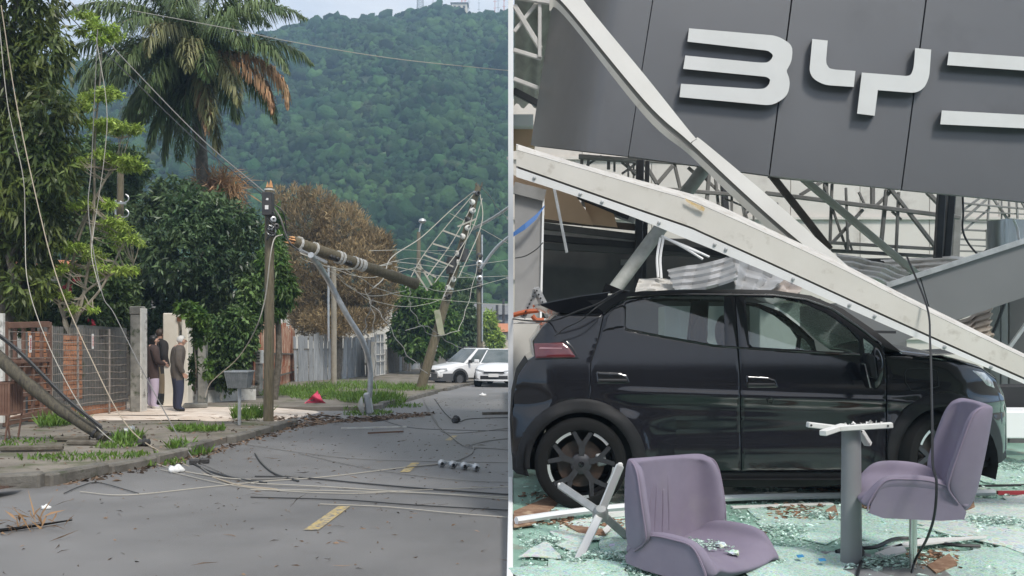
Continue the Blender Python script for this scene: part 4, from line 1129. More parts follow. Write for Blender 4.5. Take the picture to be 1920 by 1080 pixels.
for i, (x0, y0, x1, y1, x2, y2) in enumerate(((893, 358, 800, 470, 760, 540), (898, 360, 850, 450, 800, 520), (899, 356, 903, 420, 860, 520), (893, 375, 868, 470, 830, 560), (904, 372, 880, 440, 815, 530))):
    wire(['outermost pale cable in the fan under the leaning pole', 'second pale cable in the fan under the leaning pole', 'pale cable bowing right of the leaning pole', 'pale cable hugging the leaning pole shaft', 'inner pale cable crossing the leaning pole'][i], [(x0, y0, ld), (x1, y1, ld - .4), (x2, y2, ld - 1)], .022)
sp_t = [((812, 457), (842, 466)), ((795, 478), (850, 500)), ((780, 500), (818, 520)), ((858, 425), (894, 410)), ((830, 432), (862, 444)), ((776, 505), (802, 545)), ((786, 495), (810, 535))]
for i, (a, b) in enumerate(sp_t):
    MB().bar(P(*a, ld - .7), P(*b, ld - .7), .05).build('spacer', WIREL, label=['lowest left', 'left', 'middle', 'topmost', 'upper', 'long slanting left', 'long slanting right'][i] + ' spacer bar between the fanned cables', cat='spacer bar', group='cable spacers by the leaning pole')
tang = [((560, 482, 17), (620, 510, 19), (690, 560, 22), (770, 575, 26), (835, 560, 30)), ((700, 540, 19), (690, 560, 19.5), (722, 600, 19), (760, 660, 18), (800, 700, 17)), ((685, 540, 19), (700, 590, 19), (702, 660, 19), (704, 740, 19)),
        ((735, 505, 19), (800, 540, 22), (860, 545, 26), (953, 520, 32)), ((640, 500, 18), (720, 545, 20), (800, 560, 24), (990, 575, 30)), ((770, 540, 20), (768, 570, 20), (790, 610, 20), (815, 630, 21), (860, 620, 24)), ((620, 500, 17.5), (660, 540, 18.5), (700, 555, 19), (760, 545, 21)), ((845, 400, ld), (980, 470, 40)),
        ((905, 352, ld), (953, 412, 38), (1000, 450, 40)), ((735, 490, 24), (860, 500, 40), (1000, 480, 55)), ((740, 500, 24), (860, 520, 40), (1000, 515, 55)), ((690, 470, 30), (785, 470, 55), (895, 490, 52)), ((700, 500, 30), (785, 485, 55), (895, 520, 52)), ((785, 470, 60), (893, 470, 52)), ((860, 620, 40), (880, 560, 45), (899, 480, 52)), ((760, 620, 26), (800, 612, 28), (838, 640, 30), (870, 655, 33)), ((700, 560, 20), (685, 610, 20), (690, 640, 20)),
        ((560, 470, 17), (590, 490, 17.2), (640, 505, 18.5), (700, 500, 21), (735, 495, 22)), ((625, 505, 33), (700, 520, 34), (785, 500, 50))]
TL = ['long drooping wire from the broken pole towards the leaning one', 'wire dropping from the tangle to the far kerb', 'thin wire hanging straight down past the lattice gate', 'wire sweeping right from the broken pole end', 'lowest long wire over the board fence', 'looped wire under the end of the broken pole', 'short wire slung below the broken pole', 'wire leaving the leaning pole for the showroom side', 'dark stay wire sloping right from the leaning pole top', 'upper far wire across the valley', 'lower far wire across the valley', 'far wire reaching the round headed lamp', 'second far wire below the round headed lamp', 'far wire between the lamp and the upright dark pole', 'wire rising to the upright dark pole', 'wire arching above the pickup bonnet', 'short wire end dangling beside the grey pole', 'wire wrapped along the broken pole', 'wire from the slim grey pole to the far lamp']
for i, pts in enumerate(tang):
    wire(TL[i], pts, .011 if i < 7 else .018, WIREL if i not in (8, 15, 16) else WIREG, wob=.03)
rw = [('thick dark cable lying straight across the road', [(478, 893), (560, 895), (700, 908), (820, 918), (980, 929)], .0105, WIRED), ('nearest dark cable across the road', [(470, 932), (640, 937), (780, 947), (980, 958)], .008, WIRED),
      ('pale wire curving over the road to the insulator bar', [(150, 922), (240, 928), (400, 912), (500, 902), (620, 893), (760, 876), (830, 869)], .007, WIREL), ('cable end that forks near the insulator bar', [(760, 876), (840, 868), (882, 852), (887, 838), (878, 836), (920, 826), (980, 820)], .009, WIREG),
      ('wire trailing from the far kerb to the fork', [(795, 752), (815, 790), (850, 822), (876, 838), (910, 840), (980, 845)], .011, WIREG), ('dark wire looping beside the far kerb', [(815, 748), (835, 775), (858, 790), (885, 785), (980, 782)], .011, WIRED), ('thin wire parallel to the thick road cable', [(470, 906), (600, 912), (760, 922), (980, 934)], .008, WIREL),
      ('short dark cable reaching the road from the lime tufts', [(360, 868), (395, 884), (450, 898), (500, 905)], .012, WIRED), ('pale thin wire low on the road', [(470, 918), (620, 920), (800, 925), (980, 938)], .007, WIREL), ('far wire stretched over the road edge', [(790, 742), (818, 790), (846, 812), (980, 800)], .008, WIREG), ('looped dark wire left of the yellow dash', [(478, 850), (490, 868), (515, 888), (560, 902)], .012, WIRED)]
for k, (lab, pts) in enumerate((('fine thin wire starting at the kerb just before the driveway', [(455, 832), (560, 848), (700, 862), (980, 868)]), ('fine thin wire lying from the muddy verge onto the near road', [(120, 925), (150, 912), (185, 905), (260, 925)]),
        ('fine thin wire running right from the white plastic bag', [(300, 880), (450, 912), (640, 925), (800, 918), (980, 912)]), ('fine thin wire across the road between the two nearer yellow dashes', [(560, 850), (700, 880), (860, 900), (980, 905)]),
        ('fine thin wire stretching right from the bark debris', [(690, 778), (760, 800), (850, 806), (980, 808)]), ('fine thin wire nearest to the viewer on the road', [(600, 945), (720, 950), (850, 962), (980, 972)]), ('fine thin wire from the kerb behind the white bag', [(330, 850), (380, 870), (470, 905), (600, 915)]))):
    wire(lab, pts, .0062, [WIREG, WIRED, WIREL][k % 3])
for lab, pts, r, m_ in rw: wire(lab, pts, r, m_)
# insulator bar on the road
ib = thing('insulator_bar', 'grey bar with four insulators lying on the road', 'insulator bar', G(860, 872))
a, b = G(826, 866, .05), G(895, 874, .05)
MB().bar(a, b, .03).build('bar', METALG, ib)
for t in (.04, .35, .66, .97):
    c = a.lerp(b, t) + Vector((0, -.05, -.005))
    MB().lathe([(.015, -.04), (.04, -.03), (.025, 0), (.045, .02), (.02, .05)], c, (.2, -1, 0), 9).build('insulator', METALG, ib, smooth=True)
c = G(855, 787, .06); MB().lathe([(.01, -.08), (.07, -.05), (.05, 0), (.08, .03), (.02, .08)], c, (.5, 1, .5), 9).build('insulator', DARKM, smooth=True, label='black insulator lying on the road far from the kerb', cat='insulator')
for k, (px, py) in enumerate(((365, 866), (383, 864))): MB().box(G(px, py, .03), (.11, .07, .06), .4 * k, bev=.012).build('cable_clamp', DARKM, label=['black cable clamp beside the kerb, left one', 'black cable clamp beside the kerb, right one'][k], cat='clamp')

# ------------------------------------------------------------------ litter on the street
BAG = M('white_plastic', (0.75, 0.75, 0.73), rough=.4)
def lump(c, r, h, seed):
    g = np.random.default_rng(seed); v, f = ico(3)
    return MB().add([(c.x + p[0] * r * (1 + .25 * sin(5 * p[1] + seed)), c.y + p[1] * r, c.z + max(0, h * (p[2] * .8 + .5) * (1 + .2 * sin(6 * p[0] + seed)))) for p in v], [tuple(t) for t in f])
for k, (px, py, r, lab) in enumerate(((330, 886, .075, 'crumpled white plastic bag on the road by the kerb'), (86, 955, .035, 'small white cup crushed on the near left road'), (905, 743, .09, 'crumpled white paper in front of the pickup'), (362, 905 - 40, .0, ''))):
    if r: lump(G(px, py), r, r * .8, k).build('litter', BAG, smooth=True, label=lab, cat='litter')
q = [G(572, 757, .02 + SW), G(612, 757, .02 + SW), G(600, 752, SW)]
q0 = G(590, 757, SW); s_ = q0.y / FPX
PK = M('red_fabric', (0.62, 0.03, 0.09), (0.75, 0.07, 0.14), rough=.6, scale=6)
rows = []
for i in range(9):
    t = i / 8
    rows.append([Vector((q0.x + (-20 + 42 * t) * s_ * (1 - k / 6) + (2 * s_) * (k / 6), q0.y + .1 * sin(3 * t + k) + .12 * (k / 6), q0.z + 24 * s_ * (k / 6) * (1 - .3 * abs(t - .45)) + .01)) for k in range(7)])
ub_ = thing('umbrella', 'bright pink folded umbrella lying by the grass', 'umbrella', q0)
MB().grid(rows).build('canopy', PK, ub_, smooth='all')
MB().tube([q0 + Vector((-.2, .02, .03)), q0 + Vector((.25, .12, .2))], .012, 6).build('shaft', DARKM, ub_)
MB().bar(G(640, 803, .03), G(762, 800, .03), .022).build('pole_piece', WHITEP, label='pale thin pole lying on the road before the driveway', cat='pole')
MB().bar(G(690, 812, .03), G(756, 809, .03), .025).build('branch', M('brown_stick', (0.16, 0.09, 0.06)), label='dark straight branch lying on the road', cat='branch')
MB().bar(G(905, 776, .02), G(955, 775, .02), .07).build('plank', BARK, label='thin dark plank on the road near the hatchback', cat='plank')
q = [G(0, 1000), G(60, 992), G(135, 980)]
db = thing('fallen_frond', 'dry palm stem lying on the near left corner of the road', 'branch', q[1])
MB().tube(spline([p + Vector((0, 0, .02)) for p in q], 6), [.014 - .0007 * i for i in range(13)], 6).build('stem', PALMB, db)
leaves('leaflet', [(p.x, p.y, p.z + .03, .12, .06, .03) for p in spline(q, 2)[:3]], 26, 3, .2, .008, PALMB, db, droop=.1, shell=0)
# bark, twigs and leaves washed against the driveway and scattered over the road
TW = M('wet_twig', (0.1, 0.07, 0.045), (0.2, 0.13, 0.085), rough=.8, scale=14, tint=True)
def litter(name, n, fn, L, W, mat=TW, zup=.006):
    c = np.array([fn() for _ in range(n)])
    d = rng.standard_normal((n, 3)); d[:, 2] *= .08
    v, f = leaf_mesh(c + np.array([0, 0, zup]), d, L * rng.uniform(.3, 1.3, n), W * rng.uniform(.5, 1.4, n), fold=.3)
    return np_mesh(name, v, f, mat, tint=np.repeat(rng.normal(1, .35, n).clip(.3, 2), 4), kind='stuff')
def along(pts, sd):
    pts = [Vector(p) for p in pts]
    def f():
        t = rng.random() * (len(pts) - 1); i = int(t); p = pts[i].lerp(pts[i + 1], t - i) + Vector((rng.normal(0, sd), rng.normal(0, sd * 1.6), 0))
        p.z = zg(p.y) + abs(rng.normal(0, .03)); return p[:]
    return f
litter('bark_debris', 520, along([G(555, 800), G(620, 792), G(690, 788), G(750, 783), G(805, 778)], .13), .22, .016)
litter('bark_debris', 240, along([G(545, 795), G(600, 782), (-5.3, 16.2, -.3), (-4.8, 17.4, -.3)], .25), .18, .018)
def road_pt():
    y = rng.uniform(4.6, 26) if rng.random() < .6 else rng.uniform(5, 13); x = rng.uniform(kx(y) + .1, -.03); return (x, y, zg(y))
litter('leaf_litter', 520, road_pt, .05, .006)
litter('twig_litter', 260, road_pt, .18, .004)
def kerb_pt():
    y = rng.uniform(8.6, 16); return (kx(y) + abs(rng.normal(0, .12)), y, zg(y))
litter('leaf_litter', 420, kerb_pt, .09, .02)
def walk_pt():
    y = rng.uniform(8.8, 15.9); x = rng.uniform(kx(y) - 4, kx(y) - .1); return (x, y, zg(y) + SW + .005)
litter('leaf_litter', 420, walk_pt, .08, .013)
litter('bark_debris', 160, along([G(20, 838), G(110, 838), G(200, 825), G(280, 830)], .25), .3, .03)
for k, (px, py, ln, a) in enumerate(((135, 822, .45, .1), (155, 830, .4, -.1), (60, 840, .7, .15))):
    c = G(px, py, SW + .04)
    MB().bar(c - Vector((cos(a), sin(a), 0)) * ln / 2, c + Vector((cos(a), sin(a), 0)) * ln / 2, .09, .06, bev=.015).build('plank', TW if 0 else BARK, label=['broken plank under the fallen pole', 'second broken plank nearer the kerb under the fallen pole', 'long broken plank by the litter basket'][k], cat='plank')

# ------------------------------------------------------------------ people
SKIN = M('skin', (0.5, 0.3, 0.22), rough=.55); HAIRB = M('black_hair', (0.012, 0.01, 0.01), rough=.5); HAIRG = M('brown_hair', (0.06, 0.04, 0.03), rough=.6); HAIRW = M('white_hair', (0.62, 0.6, 0.57), rough=.7)
def person(label, foot, H, face, top_m, leg_m, shoe_m, hair_m, hair_len=0, legs_split=.03, arms='down', boots=False, pose=0.0, hem=.5):
    t = thing('person', label, 'person', foot)
    # joints in the body's own frame: x right, y forward, z up; all in body heights
    if arms == 'fold': A = [((.135, 0, .79), (.17, .02, .64), (.09, .14, .60)), ((-.135, 0, .79), (-.17, .02, .64), (-.06, .14, .62))]
    elif arms == 'back': A = [((.13, 0, .80), (.165, -.06, .65), (.1, -.1, .54)), ((-.13, 0, .80), (-.165, -.06, .65), (-.1, -.1, .54))]
    else: A = [((.13, 0, .80), (.165, -.025, .64), (.15, .045, .50)), ((-.13, 0, .80), (-.165, -.025, .64), (-.15, .045, .50))]
    V = [(0, 0, .52), (0, -.005, .62), (0, pose * .02, .73), (0, pose * .03 + .0, .815), (0, .012 + pose * .05, .862), (0, .02 + pose * .06, .905), (0, .022 + pose * .06, .955)]
    R = [.10, .104, .112, .06, .036, .052, .047]
    E = [(0, 1), (1, 2), (2, 3), (3, 4), (4, 5), (5, 6)]
    hands = []
    for s, e, w in A:
        b = len(V); V += [s, e, w]; R += [.06, .045, .027]; E += [(3, b), (b, b + 1), (b + 1, b + 2)]
        hands.append((Vector(e), Vector(w)))
    for sx in (1, -1):
        b = len(V); V += [(sx * .055, 0, .49), (sx * (.045 + legs_split), .012, .28), (sx * (.045 + legs_split), -.01, .055), (sx * (.05 + legs_split), .075, .022)]
        R += [.078, .056, .042 if not boots else .048, .028]; E += [(0, b), (b, b + 1), (b + 1, b + 2), (b + 2, b + 3)]
    me = bpy.data.meshes.new('person_body'); me.from_pydata([Vector(v) * H for v in V], E, [])
    tmp = bpy.data.objects.new('tmp_person', me); COL.objects.link(tmp)
    sk = tmp.modifiers.new('skin', 'SKIN'); tmp.modifiers.new('smooth', 'SUBSURF').levels = 2
    for i, d in enumerate(me.skin_vertices[0].data):
        d.radius = (R[i] * H * (1.25 if i < 4 and i != 3 else 1.0), R[i] * H * (.8 if i < 3 else 1.0)); d.use_root = (i == 0)
    dg = bpy.context.evaluated_depsgraph_get(); dg.update()
    ev = bpy.data.meshes.new_from_object(tmp.evaluated_get(dg))
    bpy.data.objects.remove(tmp)
    for m_ in (SKIN, top_m, leg_m, shoe_m): ev.materials.append(m_)
    hs = [w for e, w in hands]
    for p in ev.polygons:
        c = Vector(p.center) / H
        hd = min((c - w).length for w in hs)
        if c.z > .885 or (c.z > .85 and abs(c.x) < .045): m_ = 0
        elif hd < .028: m_ = 0
        elif c.z > hem or (abs(c.x) > .11 and c.z > .42): m_ = 1
        elif c.z > (.05 if not boots else .17): m_ = 2
        else: m_ = 3
        p.material_index = m_; p.use_smooth = True
    M4 = Matrix.Translation(Vector(foot)) @ Matrix.Rotation(face, 4, 'Z')
    bm = bmesh.new(); bm.from_mesh(ev)
    # fingers, nose, ears joined into the same body
    add = MB()
    for i, (e, w) in enumerate(hands):
        d = (w - e).normalized(); sd = Vector((0, 1, 0)) if abs(d.y) < .7 else Vector((0, 0, 1))
        for k in range(4):
            o = sd * (k - 1.5) * .011
            add.tube([(w + o * .5) * H, (w + d * .03 + o) * H, (w + d * (.062 - .004 * abs(k - 1.4)) + o + Vector((0, .004, -.006))) * H], [.0085 * H, .0072 * H, .005 * H], 5)
        add.tube([(w + sd * .012) * H, (w + d * .018 + sd * .03) * H, (w + d * .04 + sd * .034) * H], [.009 * H, .008 * H, .005 * H], 5)
    hy = .02 + pose * .06
    add.tube([(0, (hy + .038) * H, .93 * H), (0, (hy + .06) * H, .912 * H), (0, (hy + .044) * H, .902 * H)], [.006 * H, .011 * H, .006 * H], 6)
    for sx in (1, -1): add.lathe([(0, .006 * H), (.012 * H, .004 * H), (.014 * H, 0), (.01 * H, -.004 * H)], (sx * .05 * H, hy * H, .915 * H), (sx, -.3, 0), 8)
    for v_ in (add,):
        base = len(bm.verts)
        nv = [bm.verts.new(p) for p in v_.v]
        for f in v_.f:
            try: bm.faces.new([nv[i] for i in f]).material_index = 0
            except ValueError: pass
    bm.transform(M4); bm.to_mesh(ev); bm.free()
    ev.name = 'body'
    o = bpy.data.objects.new('body', ev); COL.objects.link(o); setpar(o, t)
    dk = MB()
    for sx in (1, -1): dk.lathe([(0, .004 * H), (.006 * H, .002 * H), (.007 * H, -.003 * H)], (sx * .019 * H, (hy + .047) * H, .927 * H), (0, 1, 0), 8)
    dk.bar((-.016 * H, (hy + .047) * H, .884 * H), (.016 * H, (hy + .047) * H, .884 * H), .006 * H)
    dk.v = [tuple(M4 @ Vector(p)) for p in dk.v]; dk.build('face_marks', M('dark_feature', (0.08, 0.035, 0.03)), o)
    hv, hf = ico(3); mb = MB(); vs = []
    for p in hv:
        z = p[2]; y = p[1]
        if y > .25 and z < .35: y, z = .25 + (y - .25) * .2, max(z, .3)
        r = 1 + .05 * sin(9 * p[0]) * sin(8 * p[2])
        zz = z * .056 * r
        if hair_len and p[2] < 0 and p[1] < .35: zz *= 1 + hair_len
        vs.append(M4 @ (Vector((p[0] * .056 * r, y * .06 * r + hy - .008, zz + .937)) * H))
    mb.add(vs, [tuple(f) for f in hf]).build('hair', hair_m, t, smooth='all')
    return t, M4
JK = M('brown_jacket', (0.085, 0.07, 0.06), (0.11, 0.095, 0.08), rough=.9, scale=12); NAVY = M('navy_trousers', (0.028, 0.032, 0.06), rough=.85); SHOE = M('black_shoe', (0.012, 0.012, 0.012), rough=.5)
BROWNJ = M('dark_brown_coat', (0.05, 0.03, 0.026), (0.07, 0.045, 0.04), rough=.9, scale=10); LILAC = M('lilac_trousers', (0.5, 0.42, 0.52), rough=.85); BLKV = M('black_jacket', (0.025, 0.022, 0.022), rough=.85); KHAKI = M('khaki_trousers', (0.17, 0.13, 0.085), rough=.9); PALES = M('pale_shoe', (0.6, 0.58, 0.55))
f1 = G(333, 773, SW - .02)
t, M4 = person('older person with white hair in brown jacket and navy trousers, hands behind', f1, 1.53 * f1.y / 17.9, radians(-58), JK, NAVY, SHOE, HAIRW, arms='down', pose=.6, hem=.44)
f2 = G(299, 761, SW - .02)
t, M4 = person('person in dark jacket and khaki trousers with dark boots facing the road', f2, 146 * f2.y / FPX, radians(-40), BLKV, KHAKI, SHOE, HAIRG, boots=True, arms='down', hem=.5)
MB().bar(M4 @ Vector((-.2, .03, 1.28)), M4 @ Vector((-.235, .02, 1.02)), .05, .02).build('sleeve_stripe', WHITEP, t)
f3 = G(286, 768, SW - .02)
t, M4 = person('person with long black hair, dark brown coat and lilac trousers beside the gate pillar', f3, 141 * f3.y / FPX, radians(-55), BROWNJ, LILAC, PALES, HAIRB, hair_len=1.6, arms='fold', hem=.42)

# ------------------------------------------------------------------ cars down the road
WPAINT = M('white_car_paint', (0.78, 0.78, 0.78), rough=.3, coat=.6); CARG = M('car_window_glass', (0.08, 0.1, 0.1), (0.14, 0.16, 0.16), rough=.08, scale=2); BLKP = M('black_plastic', (0.03, 0.03, 0.032), rough=.55); GREYP = M('grey_plastic', (0.075, 0.077, 0.082), rough=.6)
RUB = M('tyre_rubber', (0.01, 0.01, 0.01), rough=.85, spec=.2); LAMPG = M('headlamp_glass', (0.45, 0.47, 0.48), (0.65, 0.66, 0.67), rough=.1, scale=30); REDL = M('red_tail_lamp', (0.3, 0.01, 0.01), rough=.2)
def small_car(name, label, loc, head, kind):
    t = thing(name, label, 'car' if kind == 'hatch' else 'pickup', loc)
    Lh, W, H = (2.0, .86, 1.5) if kind == 'hatch' else (2.2, .84, 1.56)
    # x forward, y left, z up ; lower body lofted through stations (x, half width, low, belt)
    ST = [(-Lh, .72, .38, .78), (-Lh + .12, .8, .3, .92), (-1.3, W, .26, .98), (-.5, W, .25, .97), (.5, W, .25, .95), (1.0, W, .26, .93), (1.35, W - .01, .28, .88), (Lh - .35, W - .05, .28, .8), (Lh - .12, W - .1, .29, .72), (Lh, W - .2, .33, .6)]
    rows = []
    for x, hw, lo, hi in ST:
        pr = [(0, lo), (hw * .8, lo), (hw * .97, lo + .08), (hw, lo + .3 * (hi - lo)), (hw, lo + .6 * (hi - lo)), (hw * .97, hi - .06), (hw * .88, hi), (hw * .45, hi + .035), (0, hi + .045)]
        rows.append([Vector((x, y, z)) for y, z in pr] + [Vector((x, -y, z)) for y, z in pr[-2:0:-1]])
    mb = MB().grid(rows, close=True); n = len(rows[0]); mb.add(rows[0], [tuple(range(n))]); mb.add(rows[-1], [tuple(range(n))])
    parts = [mb.build('body', WPAINT, t, smooth=True)]
    # cabin: roof and pillars with the panes set in
    xb, xt0, xt1, xf = (-1.75, -1.35, .1, .95) if kind == 'hatch' else (-.55, -.4, .25, 1.02)
    zb, zt, wb, wt = .93, H, W * .93, W * .74
    def cp(x, sgn, top): return Vector((x, sgn * (wt if top else wb), zt if top else zb))
    rf = [cp(xt0, 1, 1), cp(xt1, 1, 1), cp(xt1, -1, 1), cp(xt0, -1, 1)]; bs = [cp(xb, 1, 0), cp(xf, 1, 0), cp(xf, -1, 0), cp(xb, -1, 0)]
    mb = MB().add(rf + bs, [(0, 1, 2, 3), (0, 4, 5, 1), (1, 5, 6, 2), (2, 6, 7, 3), (3, 7, 4, 0)])
    bmx = bmesh.new(); 
    parts.append(mb.build('roof', WPAINT, t))
    bmx.from_mesh(parts[-1].data); bmesh.ops.bevel(bmx, geom=[e for e in bmx.edges], offset=.05, segments=2, affect='EDGES'); bmx.to_mesh(parts[-1].data); bmx.free()
    def quad(a, b, c, d, ins, out, name, mat, par=t):
        cc = (a + b + c + d) / 4; nrm = (b - a).cross(d - a).normalized()
        if nrm.dot(cc - Vector((0, 0, .8))) < 0: nrm = -nrm
        pts = [p + (cc - p) * ins + nrm * out for p in (a, b, c, d)]
        o = MB().prism(pts, nrm * .006).build(name, mat, par); parts.append(o); return o
    quad(rf[1], rf[2], bs[2], bs[1], .1, .012, 'windscreen', CARG); quad(rf[0], rf[3], bs[3], bs[0], .14, .012, 'rear_window', CARG)
    for sg, k in ((1, 0), (-1, 1)):
        A, B, C_, D_ = (cp(xt0, sg, 1), cp(xt1, sg, 1), cp(xf, sg, 0), cp(xb, sg, 0))
        mids = [.5] if kind == 'hatch' else []
        sp_ = [0] + mids + [1]
        for i in range(len(sp_) - 1):
            quad(A.lerp(B, sp_[i]), A.lerp(B, sp_[i + 1]), D_.lerp(C_, sp_[i + 1] * .94), D_.lerp(C_, sp_[i]), .14, .012, 'side_window', CARG)
        m_ = MB().frame_box((xf - .22, sg * (W + .08), 1.02), (.05, 0, 0), (0, .1, 0), (0, 0, .07), bev=.03).build('mirror', WPAINT if kind == 'hatch' else BLKP, t); parts.append(m_)
        parts.append(MB().frame_box((-.05, sg * (W + .006), .82), (.09, 0, 0), (0, .012, 0), (0, 0, .015)).build('door_handle', BLKP, t))
        hx = Lh - .13
        parts.append(MB().prism([(hx + .115, sg * .38, .7), (hx + .11, sg * .4, .57), (hx + .03, sg * .7, .58), (hx - .24, sg * .8, .66), (hx - .2, sg * .78, .76), (hx + .04, sg * .64, .74)], (.03, sg * .02, 0)).build('headlight', LAMPG, t))
    # nose: grille, bumper, plate
    if kind == 'pickup':
        mb = MB()
        rows = [[Vector((x, y, z)) for x, y in ((Lh - .55, -W - .012), (Lh - .22, -W + .02), (Lh + .03, -.52), (Lh + .07, 0), (Lh + .03, .52), (Lh - .22, W - .02), (Lh - .55, W + .012))] for z in (.22, .35, .53)]
        parts.append(mb.grid(rows).build('bumper', GREYP, t, smooth='all'))
        parts.append(MB().box((Lh + .03, 0, .63), (.04, .78, .11), bev=.01).build('grille', BLKP, t))
    else:
        rows = [[Vector((x, y, z)) for x, y in ((Lh - .18, -W + .1), (Lh + .02, -.52), (Lh + .06, 0), (Lh + .02, .52), (Lh - .18, W - .1))] for z in (.3, .4, .5)]
        parts.append(MB().grid(rows).build('lower_grille', BLKP, t, smooth='all'))
        parts.append(MB().box((Lh + .02, 0, .63), (.03, .8, .07), bev=.01).build('grille', BLKP, t))
        rows = [[Vector((x + .03, y, z)) for x, y in ((Lh - .2, -W + .06), (Lh + .03, -.52), (Lh + .07, 0), (Lh + .03, .52), (Lh - .2, W - .06))] for z in (.3, .36)]
        parts.append(MB().grid(rows).build('bumper', WPAINT, t, smooth='all'))
    o = MB().box((Lh + .095, 0, .52 if kind == 'hatch' else .44), (.01, .4, .13)).build('number_plate', TAGW, t); parts.append(o)
    # wheels with arches
    for x in (-1.3, 1.28):
        for sg in (1, -1):
            if kind == 'pickup':
                parts.append(MB().grid([[Vector((x + r * cos(a), sg * (W + .015), .32 + r * sin(a))) for a in np.linspace(-.25, pi + .25, 16)] for r in (.33, .42)]).build('wheel_arch', GREYP, t))
            parts.append(MB().grid([[Vector((x + r * cos(a), sg * (W + .008), .32 + r * sin(a))) for a in np.linspace(-.6, pi + .6, 16)] for r in (.02, .35)]).build('arch_liner', RUB, t))
            w_ = MB().lathe([(.18, .02), (.27, .03), (.31, .0), (.31, -.17), (.27, -.2)], (x, sg * (W + .0), .31), (0, sg, 0), 20).build('wheel', RUB, t, smooth=True); parts.append(w_)
            parts.append(MB().lathe([(0, .02), (.06, .03), (.16, .005), (.2, .02)], (x, sg * W, .31), (0, sg, 0), 16).build('rim', GREYP if kind == 'pickup' else METALG, w_, smooth=True))
    if kind == 'pickup':
        parts.append(MB().box((-1.55, 0, .99), (1.3, 1.5, .05), bev=.02).build('bed_cover', BLKP, t))
        rk = MB()
        for sg in (.55, -.55): rk.bar((-.35, sg, H + .05), (.2, sg, H + .05), .035)
        parts.append(rk.build('roof_rack', BLKP, t))
    # all of the above was built at the origin; stand it on the road
    Rm = Matrix.Translation(Vector(loc)) @ Matrix.Rotation(atan2(head[1], head[0]), 4, 'Z')
    for o in parts: o.data.transform(Rm)
    return t
g = G(845, 722)
small_car('pickup_truck', 'white pickup with grey bumper and wheel arches parked at an angle', (-1.62, 39.4, zg(39.4)), (-.82, -.57), 'pickup')
small_car('hatchback', 'white hatchback cut off by the white divider, nearest of the two cars', (-.38, 37.2, zg(37.2)), (-.16, -.98), 'hatch')
# ------------------------------------------------------------------ showroom: floor, white divider, back wall
FLOORM = M('glass_strewn_floor', (0.2, 0.36, 0.28), (0.36, 0.55, 0.45), rough=.35, rough2=.6, scale=2.2, detail=12, lo=.36, hi=.64, c3=(0.27, 0.27, 0.22), scale3=4.5, lo3=.55, hi3=.68, bump=.8, bscale=70, bdist=.02)
MB().box((7.5, 16.4, -.06), (15, 27.2, .12)).build('showroom_floor', FLOORM, kind='structure')
SANDW = M('white_panel_skin', (0.8, 0.8, 0.79), rough=.5)
ew = thing('divider_wall', 'thin white divider between the two scenes, built as a wall seen edge on', 'wall', (-.01, 8.0, 0))  # made-up thin wall standing in for the white strip between both scenes
for k in range(9):
    MB().box((-.011, 8.0 + .6 + k * 1.2, 5), (.046, 1.196, 10.4), bev=.002).build('panel', SANDW, ew)
ks_ = tag(thing('divider_foot', None, None), kind='structure')  # added strip that carries the white divider on along the floor
for k in range(4): MB().box((-.011, 3.5 + k * 1.12 + .56, -.035), (.034, 1.116, .1), bev=.003).build('edge_strip', SANDW, ks_)
BACKW = M('beige_wall_panel', (0.53, 0.49, 0.445), (0.6, 0.56, 0.515), rough=.7, scale=.8, c3=(0.43, 0.39, 0.35), scale3=1.6, island=.04)
bw = thing('back_wall', 'beige panelled back wall behind the steel trusses', 'wall', (6, 17, 0))
for i in range(11):
    for j in range(5):
        MB().box((.66 + i * 1.3, 17.0, .6 + j * 1.12), (1.292, .08, 1.112), bev=.008).build('panel', BACKW, bw)
for j in range(4): MB().box((7, 16.93, 1.16 + j * 1.12), (14.2, .05, .05)).build('rail', BACKW, bw)

# ------------------------------------------------------------------ sign fascia with its letters
SIGNM = M('charcoal_cladding', (0.112, 0.113, 0.117), (0.126, 0.127, 0.131), rough=.34, metal=.25, scale=.6, spec=.5, c3=(0.102, 0.103, 0.106), scale3=1.4)
SEAM = M('dark_joint', (0.02, 0.02, 0.022), rough=.7)
LETM = M('pale_letter_enamel', (0.55, 0.55, 0.53), (0.6, 0.6, 0.58), rough=.4, scale=2); LETS = M('letter_return', (0.3, 0.31, 0.31), rough=.5)
sg = thing('showroom_sign', 'tilted charcoal fascia with pale raised maker letters', 'sign', P(1450, 200, 9))
def SP(px, py, out=0.0):         # point on the fascia, which leans a little towards the street
    d = 9.0 - out - .0004 * (py - 200)
    return P(px, py, d)
def panel_quad(pts, th, name, mat, par, out=0.0, bev=.006):
    f = [SP(*p, out) for p in pts]
    mb = MB().prism(f, (0, th, 0))
    return mb.build(name, mat, par)
TOP = -260
def ex(x0, y0, x1, y1, yt): return x0 + (x1 - x0) * (yt - y0) / (y1 - y0)
